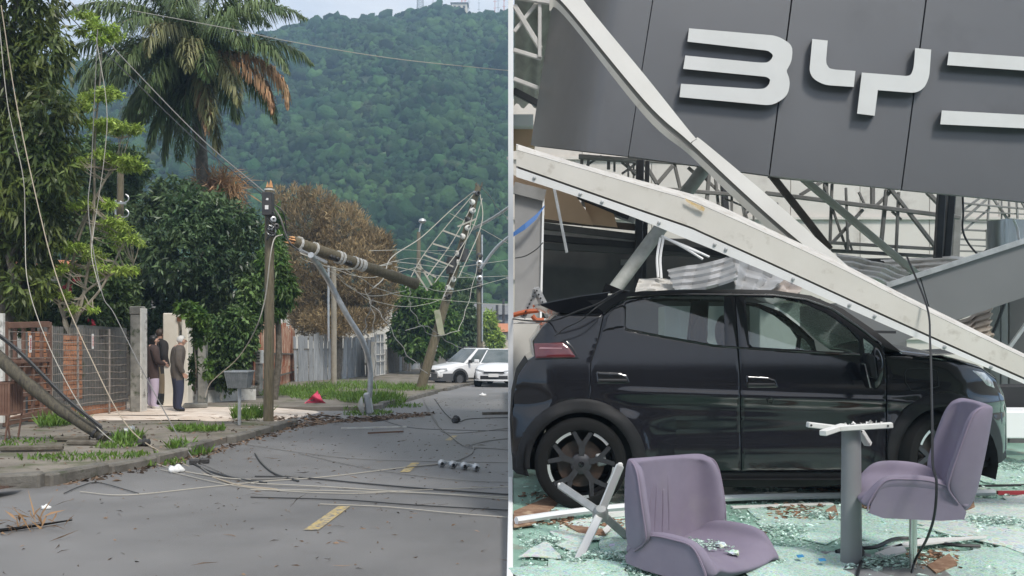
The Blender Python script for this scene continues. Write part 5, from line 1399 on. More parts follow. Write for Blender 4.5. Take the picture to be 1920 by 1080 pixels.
# leftmost panel curls back round the corner
rows = []
for i in range(13):
    t = i / 12
    xt, xb = 1223 - 186 * t, 1177 - 182 * t
    yb = 293 - 21 * t
    dd = 0 if t < .35 else 1.15 * ((t - .35) / .65) ** 2
    rows.append([P(xb + (xt - xb) * (yb - y) / yb, y, 9 + dd + .0004 * (200 - y)) for y in (yb, 200, 100, 0, TOP)])
rows2 = [[p + Vector((.03, .06, 0)) for p in r] for r in rows]
mb = MB().grid(rows).grid(rows2)
mb.build('panel', SIGNM, sg, smooth='all', fix=False)
for (a, b, c, d) in (((1178.5, 293), (1441, 329), (1483, 0), (1225, 0)), ((1443.5, 329.5), (1689, 355), (1735, 0), (1486, 0)), ((1691.5, 355.5), (1945, 381), (1990, 0), (1738, 0)), ((1947, 381.5), (2200, 412), (2240, 0), (1992, 0))):
    tr = (ex(*b, *c, TOP), TOP); tl = (ex(*a, *d, TOP), TOP)
    panel_quad((a, b, tr, tl), .06, 'panel', SIGNM, sg)
panel_quad(((1180, 294), (2195, 411), (2230, TOP), (1255, TOP)), .05, 'backing', SEAM, sg, out=-.08)
def rounded(poly, radii, n=7):
    out = []
    N = len(poly)
    for i, (p, r) in enumerate(zip(poly, radii)):
        p = np.array(p, float)
        if r <= 0: out.append(tuple(p)); continue
        a = np.array(poly[i - 1], float) - p; b = np.array(poly[(i + 1) % N], float) - p
        la, lb = np.linalg.norm(a), np.linalg.norm(b); rr = min(r, la * .95, lb * .95)
        a = p + a / la * rr; b = p + b / lb * rr
        for k in range(n + 1):
            t = k / n; q = (1 - t) ** 2 * a + 2 * t * (1 - t) * p + t * t * b; out.append(tuple(q))
    return out
def letter(poly, holes=(), par=sg):
    """Box letter: face 9 cm off the cladding, returns down to it."""
    V, q, be, dist = gridfill(poly, holes, 5.0)
    f = [SP(x, y, .10) for x, y in V]
    mb = MB().add(f, [tuple(t) for t in q], 0)
    o2 = [SP(x, y, .015) for x, y in V]
    n = len(mb.v); mb.add(o2, [], 1); b = len(mb.v) - len(o2)
    for e in be: mb.add([f[e[0]], f[e[1]], o2[e[1]], o2[e[0]]], [(0, 1, 2, 3)], 1)
    return mb.build('letter', [LETM, LETS], par, fix=True)
B1 = rounded([(1292, 53), (1458, 67), (1487, 85), (1484, 118), (1474, 132), (1482, 152), (1477, 180), (1448, 198), (1274, 182), (1277, 157), (1420, 167), (1436, 166), (1447, 150), (1437, 144), (1281, 129), (1285, 104), (1420, 117), (1440, 118), (1452, 104), (1440, 95), (1289, 78)],
             [0, 14, 14, 12, 5, 12, 14, 14, 0, 0, 8, 8, 8, 4, 0, 0, 8, 8, 8, 4, 0])
letter(B1)
letter(rounded([(1523, 73), (1552, 76), (1548, 124), (1560, 130), (1604, 133), (1601, 163), (1540, 159), (1517, 140)], [0, 0, 14, 6, 0, 0, 18, 14]))
letter(rounded([(1616, 136), (1707, 143), (1713, 128), (1716, 90), (1746, 93), (1742, 150), (1725, 175), (1646, 169), (1640, 217), (1607, 213)], [0, 8, 8, 0, 0, 16, 18, 0, 0, 0]))
letter(rounded([(1779, 97), (1925, 107), (1966, 113), (2000, 150), (1992, 200), (1950, 242), (1763, 233), (1766, 207), (1935, 216), (1965, 190), (1970, 155), (1945, 134), (1776, 122)], [0, 6, 24, 34, 34, 24, 0, 0, 18, 18, 18, 14, 0]))

# ------------------------------------------------------------------ big fallen beams
BEAMW = M('cream_beam_paint', (0.6, 0.565, 0.505), (0.68, 0.645, 0.585), rough=.5, scale=1.6, stretch=(1, 1, 1), c3=(0.5, 0.46, 0.4), scale3=9, lo3=.58, hi3=.72)
BEAMT = M('dusty_flange', (0.44, 0.42, 0.39), (0.56, 0.54, 0.5), rough=.8, scale=9, c3=(0.3, 0.24, 0.16), scale3=20, lo3=.6, hi3=.7)
RUSTY = M('rust_scrape', (0.45, 0.3, 0.1), (0.58, 0.5, 0.38), rough=.8, scale=25)
def swept(name, mat, par, lines, dsec, smooth=True):
    """Sheet through several pixel lines, each kept at its own distance; real thickness behind."""
    n = 40
    rows = []
    for (pts, dd) in lines:
        sp = spline([P(x, y, dsec(x) + dd) for x, y in pts], 8)
        rows.append(sp)
    return MB().grid(rows).build(name, mat, par, smooth=smooth)
bm1 = thing('fallen_beam', 'long cream steel beam lying slanted across the front of the black car', 'beam', P(2200, 900, 6.0))
dB = lambda x: 6.25 - .00006 * (x - 960)
XS = [968, 1080, 1200, 1290, 1320, 1440, 1560, 1680, 1800, 1930, 2120]
def yl(kp):
    xs, ys = zip(*kp)
    return [(x, float(np.interp(x, xs, ys))) if x <= xs[-1] else (x, ys[-1] + (ys[-1] - ys[-2]) / (xs[-1] - xs[-2]) * (x - xs[-1])) for x in XS]
t0 = yl([(963, 268), (1080, 305), (1200, 338), (1290, 362), (1320, 372), (1440, 428), (1560, 484), (1680, 545), (1800, 604), (1930, 668)])
t1 = yl([(963, 279), (1080, 313), (1200, 348), (1290, 374), (1320, 386), (1440, 439), (1560, 495), (1680, 555), (1800, 613), (1930, 675)])
m1 = yl([(963, 309), (1080, 350), (1200, 392), (1290, 423), (1320, 436), (1440, 490), (1560, 545), (1680, 600), (1800, 654), (1930, 712)])
m2 = yl([(963, 313), (1080, 354), (1200, 396), (1290, 427), (1320, 440), (1440, 494), (1560, 549), (1680, 604), (1800, 658), (1930, 716)])
b1 = yl([(963, 330), (1080, 368), (1200, 412), (1290, 449), (1320, 461), (1440, 511), (1560, 565), (1680, 618), (1800, 668), (1930, 724)])
swept('top_flange', BEAMT, bm1, [(t0, .26), (t1, .0)], dB)
swept('upper_web', BEAMW, bm1, [(t1, .002), (m1, .002)], dB)
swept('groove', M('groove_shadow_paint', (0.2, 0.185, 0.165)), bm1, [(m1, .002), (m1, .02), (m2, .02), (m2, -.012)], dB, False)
swept('lower_web', M('white_beam_paint', (0.68, 0.67, 0.65), (0.76, 0.75, 0.73), rough=.45, scale=2), bm1, [(m2, -.012), (b1, -.012)], dB)
swept('bottom_flange', BEAMT, bm1, [(b1, -.01), (b1, .26)], dB)
swept('back_web', BEAMW, bm1, [(t0, .27), (m1, .27), (b1, .27)], dB)
for t_, dd in (((968, 275, 310, 330), 0),):
    MB().prism([P(968, 272, 6.26), P(968, 310, 6.26), P(968, 331, 6.26)] + [P(968, 325, 6.5), P(968, 271, 6.5)], (.012, 0, 0)).build('end_plate', BEAMT, bm1)
MB().grid([[P(1284, 371, 6.21), P(1300, 380, 6.21), P(1316, 386, 6.21), P(1322, 391, 6.21)], [P(1286, 377, 6.205), P(1300, 386, 6.205), P(1312, 394, 6.205), P(1320, 396, 6.205)]]).build('rust_patch', RUSTY, bm1)
bm2 = thing('fallen_beam', 'bent white steel channel slanting down from the top in front of the sign', 'beam', P(1600, 520, 6.8))
XS = [1030, 1090, 1150, 1210, 1285, 1306, 1380, 1460, 1540, 1612, 1650]
dB2 = lambda x: 6.75 + .00012 * (x - 1040)
u0 = ([(1056, -62), (1100, 8), (1210, 142), (1300, 254), (1312, 260), (1380, 316), (1460, 384), (1540, 455), (1612, 518)])
u1 = ([(1030, -10), (1060, 10), (1210, 190), (1284, 258), (1306, 278), (1380, 348), (1460, 420), (1540, 486), (1612, 540)])
u2 = ([(1030, -2), (1060, 19), (1210, 202), (1284, 272), (1306, 289), (1380, 358), (1460, 430), (1540, 496), (1612, 549)])
u3 = ([(1030, 20), (1058, 30), (1210, 219), (1284, 283), (1306, 303), (1380, 375), (1460, 446), (1540, 512), (1612, 562)])
swept('face', M('white_channel_paint', (0.7, 0.675, 0.63), (0.78, 0.755, 0.71), rough=.45, scale=2), bm2, [(u0, 0), (u1, 0)], dB2)
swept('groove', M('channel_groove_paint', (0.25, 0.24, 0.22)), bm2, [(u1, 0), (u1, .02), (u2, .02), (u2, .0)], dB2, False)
swept('lip', BEAMW, bm2, [(u2, 0), (u3, .02)], dB2)
swept('under_flange', BEAMT, bm2, [(u3, .02), (u3, .3)], dB2)
swept('back_web', BEAMW, bm2, [(u0, .0), (u0, .3), (u3, .3)], dB2)

# ------------------------------------------------------------------ second fascia, fallen to the right
GREYC = M('grey_cladding', (0.2, 0.2, 0.2), (0.225, 0.225, 0.225), rough=.38, metal=.3, scale=.7)
f2_ = thing('fallen_fascia', 'fallen grey cladding panel rising to the right behind the car bonnet', 'panel', P(1800, 620, 8.9))
dF = 8.9
for pts in (((1570, 572), (1722, 512.5), (1752, 614), (1640, 664)), ((1724, 511.5), (1960, 440), (1960, 544), (1754, 613.5))):
    MB().prism([P(x, y, dF) for x, y in pts], (0, .06, 0)).build('panel', GREYC, f2_)
MB().bar(P(1662, 535.5, dF - .02), P(1960, 439, dF - .02), .035, .05).build('edge_trim', METALG, f2_)
MB().prism([P(x, y, dF + .07) for x, y in ((1580, 575), (1955, 445), (1955, 540), (1645, 658))], (0, .03, 0)).build('backing', SEAM, f2_)

# ------------------------------------------------------------------ steel frames behind
STEEL = M('grey_primer_steel', (0.17, 0.165, 0.155), (0.24, 0.235, 0.225), rough=.6, scale=5); STEELD = M('dark_steel', (0.035, 0.035, 0.04), (0.05, 0.05, 0.055), rough=.5, scale=6)
STEELP = M('pale_green_steel', (0.42, 0.43, 0.37), (0.5, 0.5, 0.44), rough=.6, scale=5); STEELB = M('brown_steel', (0.07, 0.055, 0.045), (0.12, 0.09, 0.075), rough=.7, scale=6)
def frame(name, label, segs, d, mat, cat='truss'):
    pts = [P(s[0], s[1], d) for s in segs] + [P(s[2], s[3], d) for s in segs]
    c = sum(pts, Vector()) / len(pts)
    t = thing(name, label, cat, (c.x, c.y, min(p.z for p in pts)))
    for i, s in enumerate(segs):
        w = s[4] * (.85 if cat == 'truss' else 1) * d / FPX
        dj = d + .012 * (i % 7) + (w * .9 if i % 2 else 0)
        MB().bar(P(s[0], s[1], dj), P(s[2], s[3], dj), w, w, up=(0, 1, 0), bev=w * .12).build(['chord', 'brace', 'strut'][0 if abs(s[3] - s[1]) < abs(s[2] - s[0]) * .3 else (2 if abs(s[2] - s[0]) < abs(s[3] - s[1]) * .25 else 1)], mat, t)
    return t
frame('steel_truss', 'nearer grey truss hanging under the sign, right half', [(1435, 362, 1800, 408, 9), (1440, 330, 1800, 362, 8), (1500, 366, 1545, 338, 8), (1548, 338, 1548, 378, 10), (1636, 345, 1636, 391, 9), (1540, 340, 1496, 370, 6), (1640, 388, 1678, 352, 7), (1618, 393, 1560, 456, 7), (1668, 352, 1756, 466, 8), (1738, 360, 1782, 404, 9), (1540, 454, 1754, 467, 7), (1558, 470, 1790, 483, 8), (1545, 345, 1588, 470, 5), (1560, 345, 1556, 460, 6), (1586, 352, 1590, 470, 5), (1662, 355, 1652, 460, 8), (1685, 360, 1680, 474, 6), (1672, 396, 1690, 412, 5), (1590, 448, 1598, 470, 4), (1610, 360, 1624, 390, 5)], 11.6, STEEL)
frame('steel_truss', 'farther grey lattice frame against the beige wall, far right', [(1795, 380, 1925, 392, 4), (1795, 395, 1925, 402, 3), (1795, 412, 1925, 424, 4), (1790, 430, 1852, 433, 4), (1780, 448, 1852, 450, 4), (1780, 458, 1852, 462, 3), (1778, 470, 1850, 472, 4), (1795, 402, 1836, 372, 5), (1790, 425, 1850, 374, 5), (1785, 452, 1856, 390, 4), (1855, 372, 1852, 414, 4), (1862, 372, 1890, 412, 5), (1878, 374, 1878, 412, 3), (1892, 374, 1892, 408, 4), (1906, 376, 1908, 410, 4), (1850, 430, 1850, 470, 3), (1916, 380, 1925, 396, 4)], 14.2, STEEL)
frame('steel_truss', 'grey truss crossing behind the two fallen beams', [(1190, 350, 1390, 366, 8), (1085, 292, 1440, 318, 7), (1205, 300, 1232, 345, 8), (1264, 306, 1276, 356, 7), (1232, 345, 1262, 310, 9), (1290, 314, 1318, 338, 7), (1318, 330, 1350, 362, 6), (1276, 356, 1310, 318, 6), (1330, 320, 1325, 380, 8), (1340, 322, 1348, 396, 6), (1372, 330, 1372, 404, 5), (1385, 332, 1400, 412, 6), (1358, 372, 1412, 394, 4), (1412, 388, 1388, 412, 4), (1413, 392, 1413, 424, 4), (1390, 378, 1396, 414, 3), (1456, 380, 1470, 440, 6), (1460, 446, 1480, 446, 4)], 11.9, STEEL)
frame('steel_truss', 'small grey lattice just under the left end of the sign', [(1085, 296, 1215, 306, 5), (1092, 290, 1090, 312, 7), (1104, 290, 1102, 318, 6), (1100, 310, 1128, 292, 5), (1141, 296, 1141, 318, 7), (1152, 298, 1152, 322, 5), (1172, 300, 1190, 330, 5), (1195, 305, 1166, 326, 5), (1178, 296, 1178, 334, 4), (1188, 298, 1188, 334, 4), (1165, 304, 1212, 342, 5), (1200, 300, 1196, 340, 4), (1175, 318, 1215, 322, 4)], 12.8, STEEL)
frame('dark_column', 'black twin column standing right of the truss', [(1765, 362, 1756, 520, 13), (1783, 364, 1770, 520, 14)], 11.0, STEELD, 'column')
frame('steel_column', 'grey steel column behind the black twin column', [(1795, 366, 1788, 500, 15)], 13.0, STEEL, 'column')
frame('dark_column', 'black column behind the slanted grey tube', [(1200, 300, 1196, 560, 14), (1214, 302, 1206, 560, 8)], 11.2, STEELD, 'column')
frame('dark_column', 'dark column behind the kink of the bent channel', [(1356, 334, 1362, 420, 12)], 13.2, STEELD, 'column')
frame('steel_bar', 'dark brown bar slanting down behind the bent channel', [(1440, 320, 1556, 468, 12)], 10.9, STEELB, 'bar')
frame('steel_bar', 'pale greenish bar slanting down to the grey fascia', [(1500, 330, 1726, 520, 12)], 10.4, STEELP, 'bar')
frame('hanging_bar', 'slim pale bar hanging under the long beam at the left', [(1038, 348, 1063, 474, 5)], 8.6, METALG, 'bar')
tb = thing('slanted_tube', 'thick grey round tube leaning behind the car roof', 'tube', P(1150, 545, 9.6))
MB().tube([P(1140, 560, 9.6), P(1248, 415, 9.8), P(1360, 262, 10.0)], .075, 16).build('tube', M('mossy_grey_tube', (0.3, 0.31, 0.28), (0.42, 0.43, 0.4), rough=.6, scale=8), tb, smooth=True)
# left: cabinet, plywood and dark fascia behind the car
blk = lambda px0, px1, py0, py1, d, depth, name, mat, label=None, cat=None, par=None: (lambda a, b: MB().frame_box(((a.x + b.x) / 2, d + depth / 2, (a.z + b.z) / 2), ((b.x - a.x) / 2, 0, 0), (0, depth / 2, 0), (0, 0, (b.z - a.z) / 2), bev=.008).build(name, mat, par, label=label, cat=cat))(P(px0, py1, d), P(px1, py0, d))
GREYB = M('grey_board', (0.25, 0.245, 0.24), (0.3, 0.295, 0.29), rough=.7, scale=2)
cb = thing('grey_partition', 'grey partition panel with blue tape at the left behind the car', 'partition', P(990, 620, 9.4))
MB().prism([P(x, y, 9.4) for x, y in ((965, 352), (1018, 367), (1012, 640), (965, 640))], (0, .35, 0)).build('panel', GREYB, cb)
MB().bar(P(963, 352, 9.36), P(1022, 367, 9.36), .05, .12).build('top_rail', STEEL, cb)
MB().bar(P(1019, 372, 9.38), P(1013, 640, 9.38), .02).build('edge_strip', SANDW, cb)
bt = MB()
MB().grid([[P(962, 436, 9.3), P(985, 418, 9.27), P(1005, 402, 9.3), P(1022, 384, 9.33)], [P(962, 444, 9.3), P(985, 430, 9.26), P(1005, 412, 9.29), P(1021, 388, 9.33)]]).build('blue_tape', M('blue_plastic', (0.06, 0.16, 0.4), rough=.4), label='torn blue plastic strip across the grey partition', cat='strip')
wire('thin dark cable sagging over the grey partition', [(966, 484, 9.3), (985, 480, 9.25), (1005, 468, 9.25), (1018, 455, 9.3)], .006, WIRED, group='cables in the showroom')
PLY = M('tan_board', (0.62, 0.41, 0.26), (0.7, 0.49, 0.33), rough=.75, scale=1.5)
for k, (pts, lab) in enumerate(((((1020, 335), (1068, 350), (1108, 408), (1112, 422), (1021, 410)), 'torn tan board left under the long beam'), (((1096, 376), (1150, 398), (1158, 426), (1103, 420)), 'smaller torn tan board right under the long beam'), (((962, 328), (1040, 355), (1030, 372), (962, 352)), 'tan board above the grey partition'))):
    MB().prism([P(x, y, 10.6 + .1 * k) for x, y in pts], (0, .03, 0)).build('torn_board', PLY, label=lab, cat='board')
CHAR = M('charcoal_board', (0.09, 0.088, 0.088), (0.12, 0.117, 0.116), rough=.7, scale=3)
df = thing('counter_wall', 'long dark back counter wall behind the car', 'wall', P(1150, 560, 11.6))
MB().frame_box(P(1210, 540, 11.8), (1.55, 0, 0), (0, .15, 0), (0, 0, .63), bev=.01).build('panel', CHAR, df)
for (x0, y0, x1, y1, w, m_) in ((1018, 410, 1210, 428, .07, STEELB), (1018, 424, 1200, 446, .09, CHAR), (1018, 437, 1215, 458, .018, METALG), (1018, 446, 1420, 480, .1, STEELD), (1020, 462, 1400, 480, .09, M('dull_grey_fascia', (0.1, 0.1, 0.1)))):
    MB().bar(P(x0, y0, 11.3), P(x1, y1, 11.3), .08, w, up=(0, 1, 0)).build('rail', m_, df)
MB().frame_box(P(1172, 492, 11.6), (.055, 0, 0), (0, .02, 0), (0, 0, .035)).build('wall_plate', GREYB, df)
for i, (x0, y0, x1, y1) in enumerate(((1060, 352, 1140, 380), (1090, 378, 1190, 412), (1075, 362, 1180, 405))): MB().bar(P(x0, y0, 10.9 - .1 * i), P(x1, y1, 10.9 - .1 * i), .05, .09).build('bent_profile', [STEEL, METALG, STEELD][i], label=['grey bent profile above the tan boards', 'pale bent profile right of the tan boards', 'dark bent profile between the tan boards'][i], cat='profile')
# crumpled roofing sheets lying behind the car
CRUM = M('crumpled_zinc', (0.3, 0.3, 0.3), (0.44, 0.44, 0.44), rough=.5, metal=.3, scale=4, bump=.25, bscale=8)
LATHC = M('pinkish_old_sheet', (0.4, 0.34, 0.3), (0.5, 0.44, 0.4), rough=.7, scale=6)
def crumple(label, c0, c1, c2, c3, d, nf, amp, mat, seed):
    n, m_ = 40, 4 * nf + 1; rows = []
    a, b, c, e = (P(*q, d + o) for q, o in ((c0, .5), (c1, .5), (c2, 0), (c3, 0)))
    for j in range(m_):
        v = j / (m_ - 1); r = []
        for i in range(n):
            u = i / (n - 1)
            p = a.lerp(b, u).lerp(e.lerp(c, u), v)
            off = amp * (0, 0, 1, 1)[j % 4]
            fold = .24 * abs(((u * 2.3 + seed * .37 + v * .5) % 1) - .5)
            r.append(p + Vector((0, -off * .9 - fold, .25 * off + .035 * sin(u * 3.1 + seed * 2 + v))))
        rows.append(r)
    return MB().grid(rows).build('roofing_sheet', mat, smooth='auto', label=label, cat='roof sheet')
crumple('crumpled shiny roofing sheet behind the middle of the car roof', (1250, 512), (1368, 474), (1378, 524), (1262, 550), 8.9, 4, .045, CRUM, 1)
crumple('bright flattened roofing sheet under the long beam', (1362, 472), (1476, 506), (1438, 548), (1372, 548), 9.0, 3, .05, CRUM, 4)
crumple('pale corrugated sheet lying right under the beam', (1425, 518), (1500, 526), (1490, 560), (1420, 556), 9.3, 3, .04, LATHC, 7)
crumple('beige roofing sheet lying below the trusses on the right', (1565, 470), (1700, 515), (1690, 545), (1560, 520), 10.0, 4, .06, BEAMW, 9)
crumple('beige roofing sheet below the black twin column', (1650, 482), (1830, 488), (1850, 520), (1670, 515), 10.6, 3, .05, BEAMW, 12)
crumple('pale ribbed sheet lying over the far end of the back counter', (1196, 522), (1290, 535), (1290, 552), (1190, 552), 9.2, 3, .03, BEAMT, 3)
for k, (x0, y0, x1, y1) in enumerate(((1240, 442, 1318, 486), (1246, 446, 1330, 482), (1238, 446, 1234, 520), (1244, 446, 1240, 522), (1256, 450, 1318, 476))):
    MB().tube(spline([P(x0, y0, 9.5), P((x0 + x1) / 2 + (-4 if k > 1 else 3), (y0 + y1) / 2, 9.45), P(x1, y1, 9.4)], 4), .014, 6).build('bent_strip', SANDW, label=['upper white bent strip reaching the crumpled sheet', 'second white bent strip reaching the crumpled sheet', 'white strip hanging straight beside the slanted tube', 'white strip hanging next to the slanted tube', 'lowest white bent strip near the crumpled sheet'][k], cat='strip')
# dark recesses and boxes behind
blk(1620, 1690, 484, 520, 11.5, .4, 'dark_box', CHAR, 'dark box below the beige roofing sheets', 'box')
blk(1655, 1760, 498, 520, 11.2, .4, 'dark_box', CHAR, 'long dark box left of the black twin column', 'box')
dk = thing('air_duct', 'torn grey metal duct standing above the right fascia', 'duct', P(1880, 480, 10.2))
a, b = P(1850, 520, 10.2), P(1900, 416, 10.2)
MB().grid([[P(1851, 520, 10.2), P(1851, 460, 10.2), P(1850, 414, 10.2)], [P(1868, 520, 10.1), P(1869, 460, 10.1), P(1869, 413, 10.1)], [P(1886, 520, 10.2), P(1886, 460, 10.15), P(1885, 410, 10.2)], [P(1890, 520, 10.4), P(1889, 460, 10.4), P(1893, 409, 10.4)], [P(1935, 520, 10.5), P(1935, 460, 10.5), P(1935, 414, 10.5)]]).build('sheet', M('streaked_zinc', (0.3, 0.3, 0.3), (0.5, 0.5, 0.5), rough=.45, metal=.4, scale=2, stretch=(4, 4, .6)), dk, smooth='all')
MB().grid([[P(1850, 414, 10.2), P(1850, 420, 10.7)], [P(1869, 413, 10.1), P(1869, 419, 10.7)], [P(1893, 409, 10.3), P(1893, 417, 10.7)]]).build('torn_flap', STEEL, dk)
wire('black cable looping beside the right frames', [(1805, 362, 11), (1806, 400, 11), (1805, 430, 11), (1815, 455, 11), (1836, 478, 10.8), (1850, 468, 10.8)], .012, WIRED, group='cables in the showroom')
wire('white cable curling over the torn duct', [(1900, 410, 10.2), (1908, 430, 10.2), (1912, 452, 10.1), (1925, 460, 10.1)], .014, SANDW, group='cables in the showroom')
# right edge: dark posts and a plaster lath fragment
for k, (x0, x1, m_, lab, d) in enumerate(((1856, 1875, STEEL, 'grey post right of the lath fragment', 10.3), (1877, 1890, GREYB, 'pale grey post at the right edge', 10.35), (1892, 1960, CHAR, 'black panel at the far right edge', 10.5))):
    blk(x0, x1, 540, 900, d, .15, 'post' if k < 2 else 'dark_board', m_, lab, 'post' if k < 2 else 'panel')
LATH = M('plaster_lath', (0.46, 0.4, 0.33), (0.3, 0.25, 0.2), rough=.85, scale=5, stretch=(1, 1, 6), bump=.8, bscale=18)
crumple('folded beige lath fragment between beam and right posts', (1760, 606), (1852, 575), (1858, 640), (1790, 640), 9.6, 5, .05, LATH, 5)
wire('black rod leaning on the right grey post', [(1888, 556, 10.1), (1872, 600, 10.1), (1857, 634, 10.1)], .018, WIRED, name='rod', group='cables in the showroom')
MB().bar(P(1892, 652, 9.6), P(1925, 606, 9.6), .035).build('steel_rod', METALG, label='thin grey rod leaning at the right edge above the beam', cat='rod')
wb = blk(1886, 1990, 772, 822, 8.6, .5, 'white_box', SANDW, 'white low box right of the car nose', 'box')
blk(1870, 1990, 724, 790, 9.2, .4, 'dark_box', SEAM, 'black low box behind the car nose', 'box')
blk(961, 1075, 597, 860, 8.9, .5, 'white_counter', M('cream_counter', (0.6, 0.58, 0.54), rough=.5), 'cream counter block behind the car tail', 'counter')
# perforated strut and orange pipe on the counter
PERF = M('perforated_steel', (0.5, 0.5, 0.5), (0.4, 0.4, 0.4), rough=.5, metal=.2, scale=60, detail=1)
sp_ = thing('perforated_bracket', 'folded perforated steel bracket standing on the cream counter', 'bracket', P(1000, 597, 8.5))
MB().bar(P(980, 596, 8.5), P(1007, 540, 8.5), .09, .05).build('arm', PERF, sp_); MB().bar(P(1004, 540, 8.46), P(1032, 597, 8.5), .09, .05).build('arm', PERF, sp_)
for k in range(7):
    for s0, s1 in (((980, 596), (1007, 540)), ((1004, 540), (1032, 597))):
        t_ = (k + .7) / 8
        q = P(s0[0] + (s1[0] - s0[0]) * t_, s0[1] + (s1[1] - s0[1]) * t_, 8.42); MB().tube([q, q + Vector((0, -.006, 0))], .009, 8).build('hole', SEAM, sp_)
og = M('orange_plastic', (0.65, 0.16, 0.06), rough=.5)
MB().tube(spline([P(962, 591, 8.45), P(985, 585, 8.45), P(1010, 582, 8.45)], 5), .022, 8).build('orange_pipe', og, smooth=True, label='orange plastic pipe lying on the cream counter', cat='pipe')
MB().tube(spline([P(998, 592, 8.4), P(1006, 600, 8.4), P(1020, 600, 8.4)], 5), .022, 8).build('orange_pipe', og, smooth=True, label='short bent orange pipe by the car spoiler', cat='pipe')
blk(962, 1044, 604, 607, 8.55, .1, 'white_board', SANDW, 'white board edge on the cream counter', 'board')
# roof structure at the top left
rf_ = thing('roof_sheet', 'dark corrugated roof underside at the upper left', 'roof', (1, 15, 4.5))
n = 60
rows = [[(.03 + 2.4 * i / n, y, 5.35 + .045 * sin(i * 2 * pi / 5) - .12 * (y - 11)) for i in range(n + 1)] for y in (10.5, 12.5, 14.6)]
MB().grid(rows).build('sheet', M('dark_roof_steel', (0.3, 0.285, 0.275), (0.42, 0.4, 0.385), rough=.6, scale=3), rf_, smooth='all')
frame('roof_truss', 'pale roof truss in the upper left corner beside the sign', [(963, -6, 1040, 6, 10), (963, 94, 1016, 110, 9), (1012, 4, 1012, 108, 8), (964, 60, 1008, 4, 8), (964, 10, 1014, 92, 11), (963, 148, 1010, 166, 9)], 10.2, M('pale_truss_paint', (0.5, 0.49, 0.47), (0.6, 0.59, 0.57), rough=.6, scale=6))
blk(962, 1000, 214, 236, 12, .3, 'white_board', SANDW, 'white board end left of the sign', 'board')
blk(962, 1003, 233, 275, 12.2, .3, 'torn_board', PLY, 'tan board end left of the sign', 'board')
frame('steel_bar', 'dark bar in the roof corner left of the sign', [(962, 170, 1012, 196, 12)], 11.4, STEELD, 'bar')

for k, (x0, x1, y0, lab) in enumerate(((1246, 1372, 574, 'pale counter seen through the rear side window of the car'), (1424, 1500, 568, 'pale counter seen through the front side window of the car'))):
    blk(x0, x1, y0, 880, 9.3 + .02 * k, .4, 'pale_counter', SANDW, lab, 'counter')

MB().prism([P(x, y, 9.7) for x, y in ((1385, 585), (1655, 560), (1700, 640), (1700, 860), (1385, 860))], (0, .06, 0)).build('grey_panel', GREYC, label='grey panel standing behind the front side window of the car', cat='panel')

for k, x in enumerate((1002, 1088, 1129, 1236, 1340, 1361, 1487, 1593, 1640, 1771, 1858)):
    y = float(np.interp(x, [963, 1080, 1200, 1290, 1320, 1440, 1560, 1680, 1800, 1930], [320, 361, 404, 438, 450, 502, 557, 611, 663, 720]))
    MB().lathe([(0, .012), (.011, .01), (.014, 0)], P(x, y, dB(x) - .013), (0, -1, 0), 6).build('bolt', METALG, bm1)
# ------------------------------------------------------------------ the black car
PAINT = M('black_car_paint', (0.009, 0.009, 0.012), (0.011, 0.011, 0.014), rough=.1, scale=2, coat=.25, c3=(0.05, 0.05, 0.056), scale3=260, lo3=.62, hi3=.72, bump=.06, bscale=420, bdist=.002)
CLAD = M('black_cladding', (0.012, 0.012, 0.013), (0.017, 0.017, 0.018), rough=.6, scale=8, spec=.25)
GLOSSB = M('gloss_black_trim', (0.008, 0.008, 0.009), rough=.12, coat=.5)
CGL = glass_mat('tinted_car_glass', (0.6, 0.67, 0.64), .09, .03)
WGL = glass_mat('cracked_windscreen', (0.6, 0.75, 0.68), .06, .12, body=.55, bodycol=(0.55, 0.68, 0.62))
INT = M('car_interior', (0.02, 0.02, 0.022), (0.03, 0.03, 0.032), rough=.8, scale=6)
ca = Vector((0.50, 6.56, 0)); th = radians(0.0)
ce = Vector((cos(th), sin(th), 0)); cn = Vector((-sin(th), cos(th), 0))
WB = 2.637; CW = 1.72; WR = .335
def Wv(u, z):
    """How far the flank lies behind the plane of the wheels' outer faces."""
    w = .05
    w += .30 * max(0.0, z - .93) ** 1.15 + .02 * max(0, (z - .93)) ** .5 * 0
    w += .10 * max(0.0, .42 - z) if False else 0
    mid = min(1, max(0, (u - .45) / .25)) * min(1, max(0, (WB - .45 - u) / .25))
    w += mid * .045 * math.exp(-((z - .52 - .03 * u) / .13) ** 2)
    w += mid * .35 * max(0.0, .47 - z) ** 1.15
    w -= .022 * min(1, max(0, (u - .12) / .25)) * math.exp(-((z - (.86 - .035 * u)) / .035) ** 2)      # shoulder crease
    w += .035 * math.exp(-((z - .75 + .02 * u) / .06) ** 2) * .5
    if u < -.18: w += 1.15 * (-.18 - u) ** 1.7
    if u > WB + .05: w += 1.0 * (u - WB - .05) ** 1.7
    for wc in (0, WB):
        r = sqrt((u - wc) ** 2 + (z - WR) ** 2)
        w -= .05 * math.exp(-((r - .40) / .09) ** 2)
    return w
def C3(u, z, w=None, far=False, out=0.0):
    ww = Wv(u, z) if w is None else w
    ww -= out
    if far: ww = CW - ww
    return ca + ce * u + cn * ww + Vector((0, 0, z))
def CU(px, py):
    k = (px - 960) / FPX; w = .05; u = z = 0
    for _ in range(6):
        o = ca + cn * w
        u = (k * o.y - o.x) / (ce.x - k * ce.y)
        d = o.y + ce.y * u
        z = EYE - (py - 620) / FPX * d
        w = Wv(u, z)
    return (u, z)
car = thing('car', 'glossy black electric hatchback crushed under the fallen beam, covered in drops', 'car', ca + cn * .8)
def cpoly(px): return [CU(*p) for p in px]
